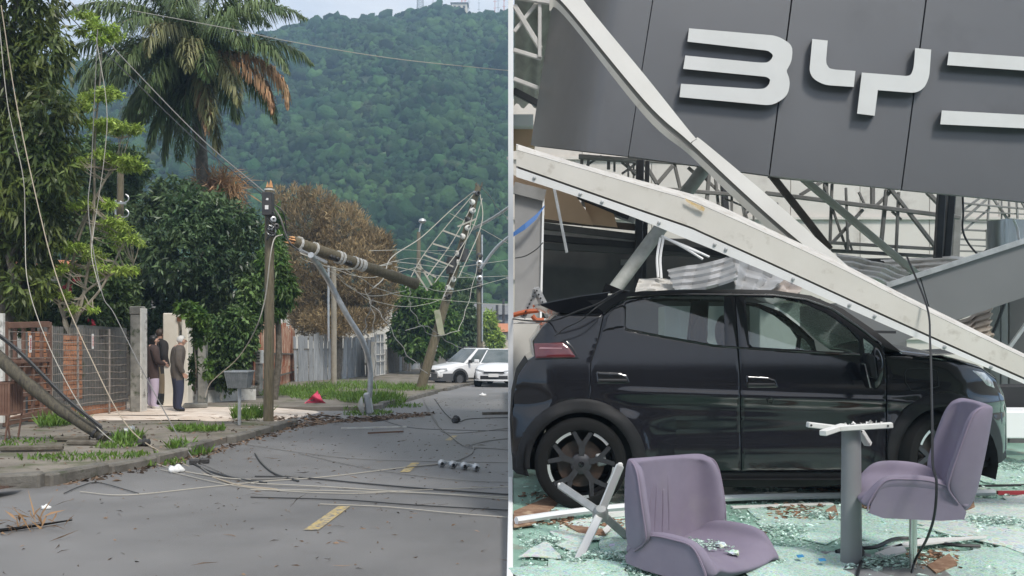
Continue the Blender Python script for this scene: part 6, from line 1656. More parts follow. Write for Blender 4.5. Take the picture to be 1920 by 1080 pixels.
def dens(poly, step=12):
    """Add points along straight pixel edges so that they follow the curved flank."""
    o = []
    for i, p in enumerate(poly):
        q = poly[(i + 1) % len(poly)]
        n = max(1, int(sqrt((q[0] - p[0]) ** 2 + (q[1] - p[1]) ** 2) / step))
        o += [(p[0] + (q[0] - p[0]) * k / n, p[1] + (q[1] - p[1]) * k / n) for k in range(n)]
    return o
def skin(name, outer, holes=(), mat=None, par=None, step=.016, out=0.0, rim=.02, both=True, label=None, round_edge=True):
    O = cpoly(dens(outer)); Hh = [cpoly(dens(h)) for h in holes]
    V, q, be, dist = gridfill(O, Hh, step)
    res = []
    for far in ((False, True) if both else (False,)):
        f = []
        for (u, z), dd in zip(V, dist):
            e = .006 * max(0, 1 - dd / .012) ** 2 if round_edge else 0
            f.append(C3(u, z, far=far, out=out - e))
        mb = MB().add(f, [tuple(t) for t in q])
        n = len(f)
        if rim:
            bk = [C3(V[i][0], V[i][1], far=far, out=out - .006 - rim) for i in range(len(V))]
            mb.add(bk, [])
            mb.f += [(int(a), int(b), int(b) + n, int(a) + n) for a, b in be]; mb.mi += [0] * len(be)
        o = mb.build(name, mat or PAINT, par or car, smooth=True)
        if far: pass
        elif label: o['label'] = label
        res.append(o)
    return res[0]
RARC = lambda r, a0, a1, n=22: arc(1090, 870, r, a0, a1, n)
FARC = lambda r, a0, a1, n=22: arc(1773, 846, r, a0, a1, n)
# body panels
skin('rear_quarter', [(1046, 590), (1131, 590), (1123, 628), (1107, 680), (1104, 749)] + RARC(122, 84, 183)[1:] + [(962, 884), (959, 800), (962, 745), (972, 702), (990, 676), (1003, 668), (1000, 640), (1019, 612)])
DOORR = [(1133, 588), (1150, 573), (1176, 558), (1230, 551), (1300, 549), (1377, 550), (1383, 640), (1386.5, 700), (1389.5, 884), (1214, 884)] + RARC(122, -2, 83)[0:] + [(1109, 680), (1125, 628)]
WINR = [(1174, 569), (1200, 562), (1240, 557), (1300, 555), (1358, 556), (1360, 648), (1340, 646), (1260, 632), (1180, 618), (1173, 612)]
rd = skin('rear_door', DOORR, [WINR])
DOORF = [(1379, 550), (1450, 552), (1510, 560), (1560, 577), (1610, 610), (1650, 642), (1659, 664), (1662, 700), (1661, 830), (1660, 884), (1391.5, 884), (1388.5, 700), (1385, 640)]
WINF = [(1397, 557), (1450, 557), (1500, 565), (1550, 587), (1590, 614), (1611, 638), (1612, 662), (1590, 662), (1500, 656), (1412, 651), (1405, 644)]
TRI = [(1619, 634), (1634, 645), (1648, 662), (1640, 666), (1622, 666)]
fd = skin('front_door', DOORF, [WINF, TRI])
skin('front_fender', [(1665, 884), (1664, 830), (1664.5, 700), (1662, 668), (1690, 668), (1740, 671), (1790, 679), (1840, 692), (1868, 712), (1884, 742), (1889, 770), (1890, 842), (1884, 862), (1873, 866)] + FARC(109, -8, 190)[0:])
# dark shell just behind the shut lines, with the window openings left free
skin('inner_shell', [(1050, 600), (1180, 560), (1300, 552), (1450, 556), (1540, 577), (1600, 612), (1652, 650), (1665, 680), (1740, 680), (1830, 700), (1860, 720), (1872, 760)] + FARC(113, 30, 178)[0:] + [(1655, 878), (1300, 884), (1222, 884)] + RARC(126, 0, 178) + [(975, 860), (975, 750), (1010, 680), (1020, 630)], [[(1172, 568), (1240, 556), (1300, 553), (1361, 554), (1363, 650), (1260, 635), (1171, 616)], [(1394, 555), (1500, 562), (1560, 592), (1614, 634), (1616, 667), (1500, 659), (1404, 653)], [(1617, 632), (1651, 663), (1640, 668), (1620, 668)]], SEAM, out=-.035, rim=0, step=.022)
# wheel arch trims and sill
skin('arch_trim', RARC(122.5, -4, 184, 26) + RARC(97, 186, -6, 22), (), CLAD, out=.012, step=.012)
skin('arch_trim', FARC(109.5, -10, 192, 26) + FARC(84, 194, -12, 22), (), CLAD, out=.012, step=.012)
skin('sill', [(1213, 886), (1662, 886), (1664, 906), (1500, 914), (1300, 914), (1205, 910)], (), CLAD, out=-.01, step=.014)
skin('bumper_trim', [(960, 850), (985, 868), (992, 893), (968, 888), (961, 880)], (), CLAD, out=.006, step=.012, both=False)
skin('bumper_trim', [(1872, 860), (1890, 846), (1892, 858), (1878, 868), (1842, 878), (1840, 866)], (), CLAD, out=.008, step=.01, both=False)
# glazing
skin('window', WINR, (), CGL, out=-.012, rim=0, step=.03, round_edge=False)
skin('window', WINF, (), CGL, out=-.012, rim=0, step=.03, round_edge=False)
skin('quarter_glass', TRI, (), WGL, out=-.01, rim=0, step=.02, round_edge=False)
skin('quarter_panel', [(1135, 590), (1150, 576), (1172, 568), (1171, 615), (1129, 624)], (), GLOSSB, out=.003, rim=.003, step=.014)
def line(pts, r, mat, name, par=car, out=.004, both=False):
    mb = MB().tube([C3(*CU(*p), out=out) for p in dens(pts, 10)[:-max(1, int(sqrt((pts[0][0] - pts[-1][0]) ** 2 + (pts[0][1] - pts[-1][1]) ** 2) / 10))] + [pts[-1]]], r, 5)
    return mb.build(name, mat, par, smooth=True)
line([(1131, 589), (1150, 573), (1176, 560), (1230, 553.5), (1300, 552), (1376, 552.5), (1450, 554), (1510, 562), (1560, 579.5), (1610, 613), (1652, 645)], .008, GLOSSB, 'window_trim')
line([(1172, 617), (1260, 634), (1340, 648), (1382, 651.5), (1412, 653.5), (1500, 659), (1612, 665)], .007, GLOSSB, 'waist_trim')
# handles, charging flap, lamps
for poly, hp in (([(1118, 696), (1160, 698), (1176, 703), (1181, 719), (1120, 719)], rd), ([(1399, 704), (1440, 706), (1454, 711), (1459, 727), (1401, 727)], fd)):
    o = skin('door_handle', poly, (), GLOSSB, hp, out=.006, rim=.006, step=.008, both=False)
    ys_ = [p[1] for p in poly]; ym = (min(ys_) + max(ys_)) / 2 + 2; x0 = min(p[0] for p in poly) + 3; x1 = max(p[0] for p in poly) - 4
    skin('grip_recess', [(x0, ym), (x1 - 2, ym), (x1, max(ys_) - 3), (x0, max(ys_) - 3)], (), SEAM, hp, out=.010, rim=.003, step=.006, both=False)
line([(1700, 692), (1740, 690), (1757, 696), (1760, 724), (1735, 731), (1708, 732), (1698, 718), (1696, 700), (1700, 692)], .0035, SEAM, 'charging_flap')
line([(1445, 745), (1450, 750), (1448, 757), (1440, 756), (1438, 749), (1445, 745)], .006, GLOSSB, 'lock_button')
tl = skin('tail_lamp', [(1001, 644), (1056, 642), (1066, 650), (1080, 670), (1004, 671)], (), M('tail_lamp_red', (0.09, 0.01, 0.014), (0.14, 0.02, 0.025), rough=.12, scale=8, coat=1.0), out=.008, rim=.01, step=.01, both=False)
skin('light_bar', [(1010, 650), (1054, 651), (1060, 655), (1010, 655)], (), M('pale_light_bar', (0.45, 0.25, 0.27), rough=.2, coat=.6), tl, out=.0115, rim=.002, step=.008, both=False)
line([(1062, 640), (1072, 650), (1084, 671), (1004, 673)], .004, GLOSSB, 'lamp_trim')
skin('headlight', [(1822, 694), (1846, 699), (1862, 716), (1866, 728), (1850, 722), (1836, 706)], (), M('headlight_glass', (0.5, 0.52, 0.54), (0.15, 0.16, 0.17), rough=.12, scale=25, coat=1.0), out=.006, rim=.008, step=.008, both=False)
skin('nose_trim', [(1872, 735), (1884, 742), (1889, 772), (1888, 800), (1880, 796), (1878, 765)], (), GLOSSB, out=.006, rim=.008, step=.01, both=False)
# skin across the car: tail, roof, windscreen, bonnet, nose
def across(name, prof, mat, bulge, n=22, lift=0.0, par=car):
    """prof: flank pixels; swept from the near side to the far side, bowed out along the profile's normal."""
    pts = cpoly(prof); rows = []
    for i, (u, z) in enumerate(pts):
        a = pts[max(0, i - 1)]; b = pts[min(len(pts) - 1, i + 1)]
        t_ = Vector((b[0] - a[0], b[1] - a[1])).normalized(); nr = Vector((-t_.y, t_.x))
        bu = bulge[i] if hasattr(bulge, '__len__') else bulge
        w0 = Wv(u, z) + .004; r = []
        for k in range(n + 1):
            s = k / n; s2 = .5 - .5 * cos(pi * s)
            w = w0 + (CW - 2 * w0) * s2
            g = bu * sin(pi * s2) ** .6 + lift
            r.append(ca + ce * (u + nr.x * g) + cn * w + Vector((0, 0, z + nr.y * g)))
        rows.append(r)
    return MB().grid(rows).build(name, mat, par, smooth=True)
across('rear_bumper', [(970, 886), (962, 860), (959, 800), (962, 745), (972, 702), (990, 676)], CLAD, .015)
across('tailgate', [(990, 676), (1003, 668), (1000, 640), (1019, 612)], PAINT, .02)
across('rear_window', [(1019, 612), (1040, 594), (1062, 578)], GLOSSB, .02)
roofp = [(1062, 578), (1090, 566), (1130, 556), (1170, 550), (1220, 546), (1300, 543.5), (1380, 543.5), (1440, 545), (1500, 552), (1540, 562)]
across('roof', roofp, PAINT, [.012, .012, .012, .012, .012, .012, .012, .012, .015, .03])
across('windscreen', [(1540, 562), (1580, 583), (1620, 611), (1655, 640), (1692, 664)], WGL, [.04, .055, .07, .08, .09])
across('bonnet', [(1692, 664), (1740, 669), (1790, 677), (1840, 690), (1868, 710)], PAINT, [.09, .085, .07, .06, .06])
across('nose', [(1868, 710), (1884, 742), (1889, 770), (1890, 842), (1884, 862)], GLOSSB, .07)
across('underbody', [(1884, 862), (1872, 872), (1640, 900), (1240, 900), (990, 880), (970, 886)], CLAD, .0)
# A pillar and roof edge, near side; spoiler
def strip(name, top, bot, mat, out=.004):
    rows = [[C3(*CU(*p), out=out) for p in top], [C3(*CU(*p), out=out + .004) for p in bot]]
    return MB().grid(rows).build(name, mat, car, smooth=True)
strip('roof_rail', [(1100, 563), (1170, 549), (1250, 544), (1380, 542.5), (1450, 544), (1520, 554), (1580, 579), (1640, 620), (1692, 662)], [(1133, 587), (1176, 557), (1240, 551), (1378, 549.5), (1450, 551.5), (1510, 559.5), (1560, 576.5), (1610, 609.5), (1660, 652)], CLAD)
sr = []
for far in (False, True):
    pass
pr = [(1014, 571), (1040, 566), (1090, 556), (1140, 549)]
lo = [(1014, 573), (1045, 586), (1080, 588), (1134, 586)]
n = 14; rows_t, rows_b = [], []
for a, b in zip(pr, lo):
    ua, za = CU(*a); ub, zb = CU(*b); w0 = Wv(max(ua, -.15), 1.45) * 1.0 + .02
    rows_t.append([ca + ce * (ua - .05 * sin(pi * k / n)) + cn * (w0 + (CW - 2 * w0) * k / n) + Vector((0, 0, za + .012 * sin(pi * k / n))) for k in range(n + 1)])
    rows_b.append([ca + ce * (ub - .04 * sin(pi * k / n)) + cn * (w0 + (CW - 2 * w0) * k / n) + Vector((0, 0, zb)) for k in range(n + 1)])
mb = MB().grid(rows_t).grid(rows_b); 
mb.add([r[0] for r in rows_t] + [r[0] for r in rows_b], [(i, i + 1, 5 + i, 4 + i) for i in range(3)]); mb.add(rows_t[0] + rows_b[0], [(i, i + 1, n + 2 + i, n + 1 + i) for i in range(n)])
mb.build('spoiler', PAINT, car, smooth=True)
line([(1014, 571), (1040, 565), (1090, 555.5), (1145, 548)], .007, GREYP, 'spoiler_wet_sheen', out=-.03)  # grey line put in for the wet reflection along the spoiler's top edge
q = C3(*CU(1168, 545), w=CW / 2 - .25)
MB().prism([q + ce * x + Vector((0, 0, z)) for x, z in ((-.12, 0), (.14, -.02), (.02, .03), (-.09, .075))], cn * .03).build('antenna', GLOSSB, car)
# wheels
def wheel(c, ax, par, spin=0.0, detail=True):
    ax = Vector(ax).normalized(); u, v = orth(ax)
    w = MB().lathe([(.235, -.01), (.25, .012), (.285, .02), (.315, .008), (.33, -.02), (.335, -.05), (.335, -.15), (.325, -.185), (.28, -.2), (.22, -.19)], c, ax, 48).build('wheel', RUB, par, smooth=True)
    RIM = M_RIM
    rim = MB().lathe([(.252, .014), (.245, .0), (.236, -.02), (.23, -.16)], c, ax, 40).build('rim', RIM, w, smooth=True)
    def pt(r, a, h): return c + (u * cos(a + spin) + v * sin(a + spin)) * r + ax * h
    MB().lathe([(.0, -.055), (.17, -.055), (.175, -.06), (.17, -.075)], c, ax, 32).build('brake_disc', M_DISC, w, smooth=True)
    MB().lathe([(0, -.17), (.23, -.17)], c, ax, 24).build('barrel_back', SEAM, w)
    MB().frame_box(pt(.15, 2.95 - spin, -.04), (pt(1, 2.95 - spin, 0) - c) * .035, ((pt(1, 2.95 - spin + 1.57, 0) - c)) * .045, ax * .02, bev=.015).build('caliper', METALG, w)
    MB().lathe([(.0, .008), (.028, .006), (.055, -.002), (.075, -.012), (.078, -.04)], c, ax, 28).build('hub', RIM, w, smooth=True)
    MB().lathe([(0, .012), (.019, .011), (.022, .005)], c, ax, 18).build('hub_cap', GLOSSB, w)
    for k in range(5):
        a = 2 * pi * k / 5
        sp = MB()
        def spoke(r0, a0, r1, a1, w0, w1, h0, h1):
            p, q = pt(r0, a0, h0), pt(r1, a1, h1); d = (q - p).normalized(); s = d.cross(ax).normalized()
            sp.add([p - s * w0, p + s * w0, q + s * w1, q - s * w1, p - s * w0 * .8 - ax * .03, p + s * w0 * .8 - ax * .03, q + s * w1 * .8 - ax * .03, q - s * w1 * .8 - ax * .03], [(0, 1, 2, 3), (0, 4, 5, 1), (1, 5, 6, 2), (2, 6, 7, 3), (3, 7, 4, 0)])
        spoke(.05, a, .15, a, .021, .022, -.004, .002); spoke(.14, a - .05, .243, a - .27, .018, .015, .002, .004); spoke(.14, a + .05, .243, a + .27, .018, .015, .002, .004)
        sp.build('spoke', RIM, w)
        MB().lathe([(.0, -.006), (.009, -.004), (.011, -.012)], pt(.043, a + .63, .0), ax, 8).build('wheel_bolt', SEAM, w)
        rows = [[pt(r, a + .63 + t, .007) for t in np.linspace(-.27, .27, 8)] for r in (.226, .249)]
        MB().grid(rows).build('silver_insert', M_SILV, w)
    return w
M_RIM = M('dark_rim', (0.045, 0.045, 0.05), (0.06, 0.06, 0.065), rough=.4, metal=.4, scale=20); M_DISC = M('rusty_disc', (0.1, 0.06, 0.042), (0.05, 0.048, 0.048), rough=.5, metal=.4, scale=6); M_SILV = M('bare_silver', (0.75, 0.75, 0.75), rough=.3, metal=.7)
axn = -cn
wheel(ca + Vector((0, 0, WR)) + cn * -.01, axn, car, .35)
wheel(ca + ce * WB + Vector((0, 0, WR + .04)) + cn * .04, (axn + ce * .38), car, .1)
for k, uu in enumerate((0, WB)):
    wl_ = MB().lathe([(.22, 0), (.31, .0), (.335, -.05), (.335, -.18), (.22, -.19)], ca + ce * uu + cn * CW + Vector((0, 0, WR)), cn, 28).build('wheel', RUB, car, smooth=True)
for uu in (0, WB):
    rows = [[ca + ce * (uu + .42 * cos(a)) + cn * w + Vector((0, 0, WR + .42 * sin(a))) for a in np.linspace(-.3, pi + .3, 16)] for w in (.07, .4, 1.3, 1.65)]
    MB().grid(rows).build('arch_liner', SEAM, car)
# interior: seats with headrests, dashboard, steering wheel
def seat(u, w):
    o = MB()
    prof = [(-.20, .50), (-.30, .62), (-.40, 1.05), (-.43, 1.16), (-.36, 1.18), (-.28, .98), (-.14, .62), (.25, .56), (.3, .48)]
    o.prism([ca + ce * (u + x) + cn * (w - .22) + Vector((0, 0, z)) for x, z in prof], cn * .44)
    s = o.build('seat', INT, car)
    c = ca + ce * (u - .42) + cn * w + Vector((0, 0, 1.29))
    v, f = ico(3)
    MB().add([c + ce * (p[0] * .055) + cn * (p[1] * .13 * (1 - .15 * p[2])) + Vector((0, 0, p[2] * .13)) for p in v], [tuple(t) for t in f]).build('headrest', INT, s, smooth=True)
for uu, ww in ((1.55, .45), (1.55, 1.27), (.55, .45), (.55, 1.27)): seat(uu, ww)
MB().prism([ca + ce * x + cn * .12 + Vector((0, 0, z)) for x, z in ((2.1, .6), (2.12, .9), (2.35, .97), (2.75, .95), (2.8, .6))], cn * 1.45).build('dashboard', INT, car)
c = ca + ce * 2.02 + cn * .47 + Vector((0, 0, .98)); ax_ = (ce * -.85 + Vector((0, 0, .5))).normalized(); u1, v1 = orth(ax_)
sw = MB().tube([c + (u1 * cos(a) + v1 * sin(a)) * .18 for a in np.linspace(0, 2 * pi, 25)], .016, 8, cap=False)
sw = sw.build('steering_wheel', M('grey_leather', (0.12, 0.12, 0.12), rough=.6), car, smooth=True)
MB().lathe([(0, .02), (.06, .015), (.07, -.02)], c, ax_, 14).bar(c - u1 * .17, c + u1 * .17, .03).build('wheel_hub', INT, sw)
MB().prism([ca + ce * x + cn * .12 + Vector((0, 0, z)) for x, z in ((-.2, .35), (-.2, .6), (2.7, .6), (2.7, .35))], cn * 1.45).build('cabin_floor', INT, car)
# broken mirror hanging on the front door
mr = MB()
mq = lambda px, py, o: C3(*CU(px, py), out=o)
v, f = ico(3)
cen = mq(1634, 690, .09)
mir = MB().add([cen + ce * (p[0] * .045) + cn * (p[1] * .075) + Vector((p[0] * -.0, 0, p[2] * .15 * (1 - .2 * p[0]))) for p in v], [tuple(t) for t in f]).build('mirror_shell', PAINT, car, smooth=True)
MB().frame_box(mq(1615, 684, .16), ce * .032 + Vector((0, 0, -.01)), cn * .05, Vector((-.012, 0, .085)), bev=.02).build('mirror_housing', CLAD, mir)
MB().frame_box(mq(1606, 702, .17), ce * .006, cn * .045, Vector((.02, 0, -.085)), bev=.003).build('mirror_glass', M('mirror', (0.3, 0.31, 0.32), rough=.05, metal=1.0), mir)
MB().tube(spline([mq(1628, 664, .0), mq(1632, 672, .05), mq(1632, 684, .08)], 4), .012, 6).build('mirror_wire', SEAM, mir)
MB().grid([[mq(1700, 668, .05) + Vector((0, .2 * a, .012 * sin(5 * a) + .03 * b)) + ce * (.05 + .55 * b) for a in np.linspace(0, 4, 8)] for b in (0, .5, 1)]).build('bent_bonnet_edge', PAINT, car, smooth=True)
MB().bar(C3(*CU(1645, 622), out=-.15), C3(*CU(1700, 623), out=-.2), .02).build('wiper', SEAM, car)
# torn cables over the car
CB = M('black_cable', (0.01, 0.01, 0.011), rough=.5)
wire('black cable lying over the car spoiler from the cream counter', [(962, 598, 8.0), (1000, 602, 7.2), (1040, 600, 6.6), (1085, 583, 6.5), (1120, 570, 6.55), (1150, 552, 6.65), (1165, 545, 6.8), (1180, 546, 7.0)], .0065, CB, group='cables in the showroom')
wire('thin black cable running over the rear window of the car', [(1170, 544, 6.8), (1120, 575, 6.5), (1090, 600, 6.5), (1060, 615, 6.52), (1040, 630, 6.5)], .0045, CB, group='cables in the showroom')
wire('black cable hanging from the beam past the upright chair to the floor', [(1700, 480, 6.3), (1738, 575, 6.15), (1744, 640, 5.9), (1746, 700, 5.3), (1748, 800, 4.75), (1749, 870, 4.5), (1756, 905, 4.42), (1752, 965, 4.42), (1738, 1010, 4.5), (1716, 1050, 4.85), (1706, 1090, 4.75)], .0065, CB, group='cables in the showroom')
# ------------------------------------------------------------------ purple chairs
PURP = M('mauve_fabric', (0.195, 0.168, 0.222), (0.235, 0.204, 0.262), rough=.85, scale=3, spec=.25, c3=(0.235, 0.215, 0.24), scale3=5, lo3=.55, hi3=.9, bump=.25, bscale=420, bdist=.002)
PIPE = M('mauve_piping', (0.22, 0.175, 0.235), rough=.7); CHROME = M('brushed_chrome', (0.6, 0.6, 0.57), rough=.22, metal=.9)
def shell(name, rows, par, th=.055, flip=False):
    o = MB().grid(rows).build(name, PURP, par, smooth='all', fix=False)
    if flip: o.data.flip_normals()
    s = o.modifiers.new('padding', 'SOLIDIFY'); s.thickness = th; s.offset = 0; s.use_even_offset = False
    b = o.modifiers.new('edge', 'SUBSURF'); b.levels = 2; b.render_levels = 2
    return o
def chair(label, M4, post, rec=1.0, wing=1.0):
    t = thing('lounge_chair', label, 'chair', M4.translation)
    X = lambda x, y, z: M4 @ Vector((x, y, z))
    w = .275
    # seat: stations from front to back, each a U across the width
    rows = []
    side = []
    for x, h, zb in ((.295, .405, .385), (.285, .45, .40), (.235, .53, .43), (.18, .575, .437), (.08, .583, .437), (-.04, .58, .43), (-.14, .555, .425), (-.20, .49, .42), (-.25, .43, .41)):
        rows.append([X(x, -w - .015, h), X(x, -w, (h * .55 + zb * .45)), X(x, -w + .03, zb + .035), X(x, -w + .10, zb), X(x, -.06, zb - .008), X(x, .06, zb - .008), X(x, w - .10, zb), X(x, w - .03, zb + .035), X(x, w, (h * .55 + zb * .45)), X(x, w + .015, h)])
        side.append((x, h))
    seat_ = shell('seat', rows, t, .062)
    for sg in (-1, 1):
        pl = [(x * .97, h - .012) for x, h in side[:-2]]
        MB().tube(spline([X(x, sg * (w + .036), z - .012) for x, z in pl], 5), .0045, 6).build('piping', PIPE, seat_, smooth=True)
        MB().prism([X(x, sg * (w + .01), z) for x, z in [(p[0] * .93, p[1] - .03) for p in side] + [(-.22, .36), (-.1, .347), (.2, .345), (.285, .37)]], (M4.to_3x3() @ Vector((0, sg * .022, 0)))).build('side_panel', PURP, seat_)
    MB().prism([X(x, y, .352) for x, y in ((.24, -.27), (.24, .27), (-.2, .27), (-.2, -.27))], M4.to_3x3() @ Vector((0, 0, .03))).build('seat_base', PURP, seat_)
    rows = []; side = []
    for z, xb, f, ww in ((.40, -.245, .04, .235), (.44, -.262, .11, .275), (.52, -.285, .205, .30), (.60, -.30, .21, .31), (.70, -.32, .195, .315), (.80, -.338, .175, .315), (.88, -.352, .155, .31), (.93, -.36, .125, .30), (.952, -.363, .07, .27)):
        xb = -.26 + (xb + .26) * rec; f *= wing
        rows.append([X(xb + f, -ww - .012, z), X(xb + f * .5, -ww, z), X(xb + .02, -ww + .028, z), X(xb, -ww + .10, z), X(xb - .012, -.05, z), X(xb - .012, .05, z), X(xb, ww - .10, z), X(xb + .02, ww - .028, z), X(xb + f * .5, ww, z), X(xb + f, ww + .012, z)])
        side.append((xb + f, z, ww))
    back_ = shell('backrest', rows, t, .06, flip=True)
    for sg in (-1, 1):
        MB().tube(spline([X(x - .02, sg * (ww_ + .034), z) for x, z, ww_ in side[1:]], 5), .0045, 6).build('piping', PIPE, back_, smooth=True)
    MB().tube([X(-.285, 0, z) for z in (.43, .6)] if False else spline([X(-.275 - .1 * (z - .43), .0, z) for z in (.46, .6, .75, .9)], 4), .003, 5).build('seam', M_PSEAM, back_, smooth=True)
    for k_, yy_ in enumerate((-.10, -.06, .0, .05)):
        zz_ = [.47 + .03 * (k_ % 2), .6, .74, .86 - .05 * (k_ % 3)]
        MB().tube(spline([X(-.26 + (-.245 - .118 * (z - .4) / .55 * 1.0 + .26) * rec + .016, yy_ + .008 * sin(9 * z + k_), z) for z in zz_], 5), [.002 + .007 * sin(pi * i / 15) for i in range(16)], 6).build('crease', PURP, back_, smooth='all')
    if post:
        MB().tube([X(0, 0, 0.012), X(0, 0, .352)], .021, 18).build('post', CHROME, t, smooth=True)
        MB().lathe([(.0, .016), (.05, .018), (.2, .014), (.24, .008), (.245, 0)], X(0, 0, 0), n=40).build('base_plate', M('grey_base_plate', (0.15, 0.155, 0.15), (0.2, 0.2, 0.195), rough=.5, scale=6), t, smooth=True)
    return t
M_PSEAM = M('mauve_seam', (0.12, 0.09, 0.14), rough=.9)
bq = F(1712, 1071)
chair('upright mauve lounge chair on a chrome post beside the table frame', Matrix.Translation(bq) @ Matrix.Rotation(radians(164), 4, 'Z') @ Matrix.Diagonal((.9, .93, .965, 1)), True, 1.0, .82)
MA = Matrix.Translation((1.02, 4.98, -.315)) @ Matrix.Rotation(radians(-45), 4, 'Z') @ Matrix.Translation((0, 0, .36)) @ Matrix.Rotation(radians(-3), 4, 'X') @ Matrix.Rotation(radians(2), 4, 'Y') @ Matrix.Translation((0, 0, -.36)) @ Matrix.Diagonal((1.0, 1.14, .93, 1))
chair('broken mauve lounge chair without legs, lying with glass on its seat', MA, False, .25)

# ------------------------------------------------------------------ table frame, star base, rails
GREYT = M('grey_powder_coat', (0.2, 0.205, 0.21), (0.23, 0.235, 0.24), rough=.45, scale=3); OFFW = M('offwhite_steel', (0.62, 0.61, 0.58), (0.7, 0.69, 0.66), rough=.5, scale=8)
q = F(1596, 1060); dT = q.y
tf = thing('table_frame', 'grey table column topped by four white arms, its top missing', 'table', q)
MB().tube([q + Vector((0, 0, z)) for z in (.01, .2, .5, P(1596, 803, dT).z)], [.057, .056, .053, .051], 32).build('column', GREYT, tf, smooth=True)
MB().lathe([(0, .014), (.27, .012), (.3, .006), (.3, 0)], q, n=40).build('base_plate', GREYT, tf, smooth=True)
for (x0, y0, d0), (x1, y1, d1) in (((1514, 796, dT - .02), (1572, 803, dT)), ((1543, 812, dT - .2), (1582, 799, dT)), ((1562, 804, dT - .06), (1673, 797, dT - .1)), ((1611, 806, dT + .04), (1628, 833, dT + .1))):
    a, b = P(x0, y0, d0), P(x1, y1, d1)
    o = MB().bar(a, b, .042, .03, up=(0, 0, 1), bev=.004).build('arm', OFFW, tf)
    for t_ in (.08, .9):
        c = a.lerp(b, t_) + Vector((0, -.024, 0)); MB().tube([c, c + Vector((0, .01, 0))], .006, 8).build('screw_hole', SEAM, o)
mb = MB()
for k in range(26):
    t_ = rng.uniform(.2, .95); c = P(1562, 803, dT - .06).lerp(P(1673, 796, dT - .1), t_) + Vector((rng.normal(0, .01), rng.normal(0, .012), .018))
    mb.add([c + Vector(rng.normal(0, .007, 3)) for _ in range(3)], [(0, 1, 2)])
mb.build('glass_crumbs', OFFW, tf, kind='stuff')
stc = P(1126, 962, 5.45)
sb_ = thing('star_base', 'four legged aluminium chair base lying tilted before the rear wheel', 'chair base', stc)
ALU = M('polished_aluminium', (0.66, 0.66, 0.64), rough=.3, metal=.7); ALUD = M('dull_aluminium', (0.3, 0.31, 0.3), (0.4, 0.4, 0.39), rough=.45, metal=.6, scale=10)
for (px, py, d, m_) in ((1163, 872, 5.5, ALU), (1050, 910, 5.75, ALUD), (1083, 1052, 5.12, ALU), (1176, 1006, 5.6, ALUD)):
    e = P(px, py, d)
    l_ = MB().bar(stc.lerp(e, .05), e, .05, .028, up=(0, -1, .2), bev=.006).build('leg', m_, sb_)
    MB().box(e, (.03, .03, .03), bev=.008).build('foot_cap', OFFW, l_)
MB().lathe([(0, .04), (.03, .04), (.045, .02), (.05, -.03), (0, -.03)], stc, (0, -.6, .8), 18).build('hub', ALUD, sb_, smooth=True)
WPVC = M('white_pvc', (0.72, 0.73, 0.73), rough=.4)
wire('long white plastic rail curving across the floor before the car', [F(968, 976, .05), F(1040, 965, .05), F(1120, 955, .05), F(1180, 949, .05), F(1280, 939, .05), F(1400, 932, .05), F(1600, 928, .05), F(1864, 923, .05)], .026, WPVC, name='floor_rail', group=None)['category'] = 'rail'
MB().bar(F(1870, 924, .025), F(1990, 923, .025), .025, .03).build('red_strip', M('red_plastic', (0.35, 0.04, 0.05), rough=.5), label='dark red strip end lying right of the long white rail', cat='strip')
MB().bar(F(1180, 962, .03), F(1130, 966, .03), .05, .03).build('white_batten', OFFW, label='short white batten behind the star base', cat='batten')
MB().bar(F(1375, 909, .015), F(1600, 917, .015), .03, .02).build('floor_track', SEAM, label='thin black track on the floor below the car sill', cat='track')
MB().bar(F(1835, 911, .01), F(1990, 908, .01), .02, .015).build('floor_track', SEAM, label='thin black track on the floor right of the front wheel', cat='track')
MB().bar(F(1372, 951, .012), F(1560, 944, .012), .05, .012).build('pale_lath', OFFW, label='pale flat lath lying just in front of the white rail', cat='lath')

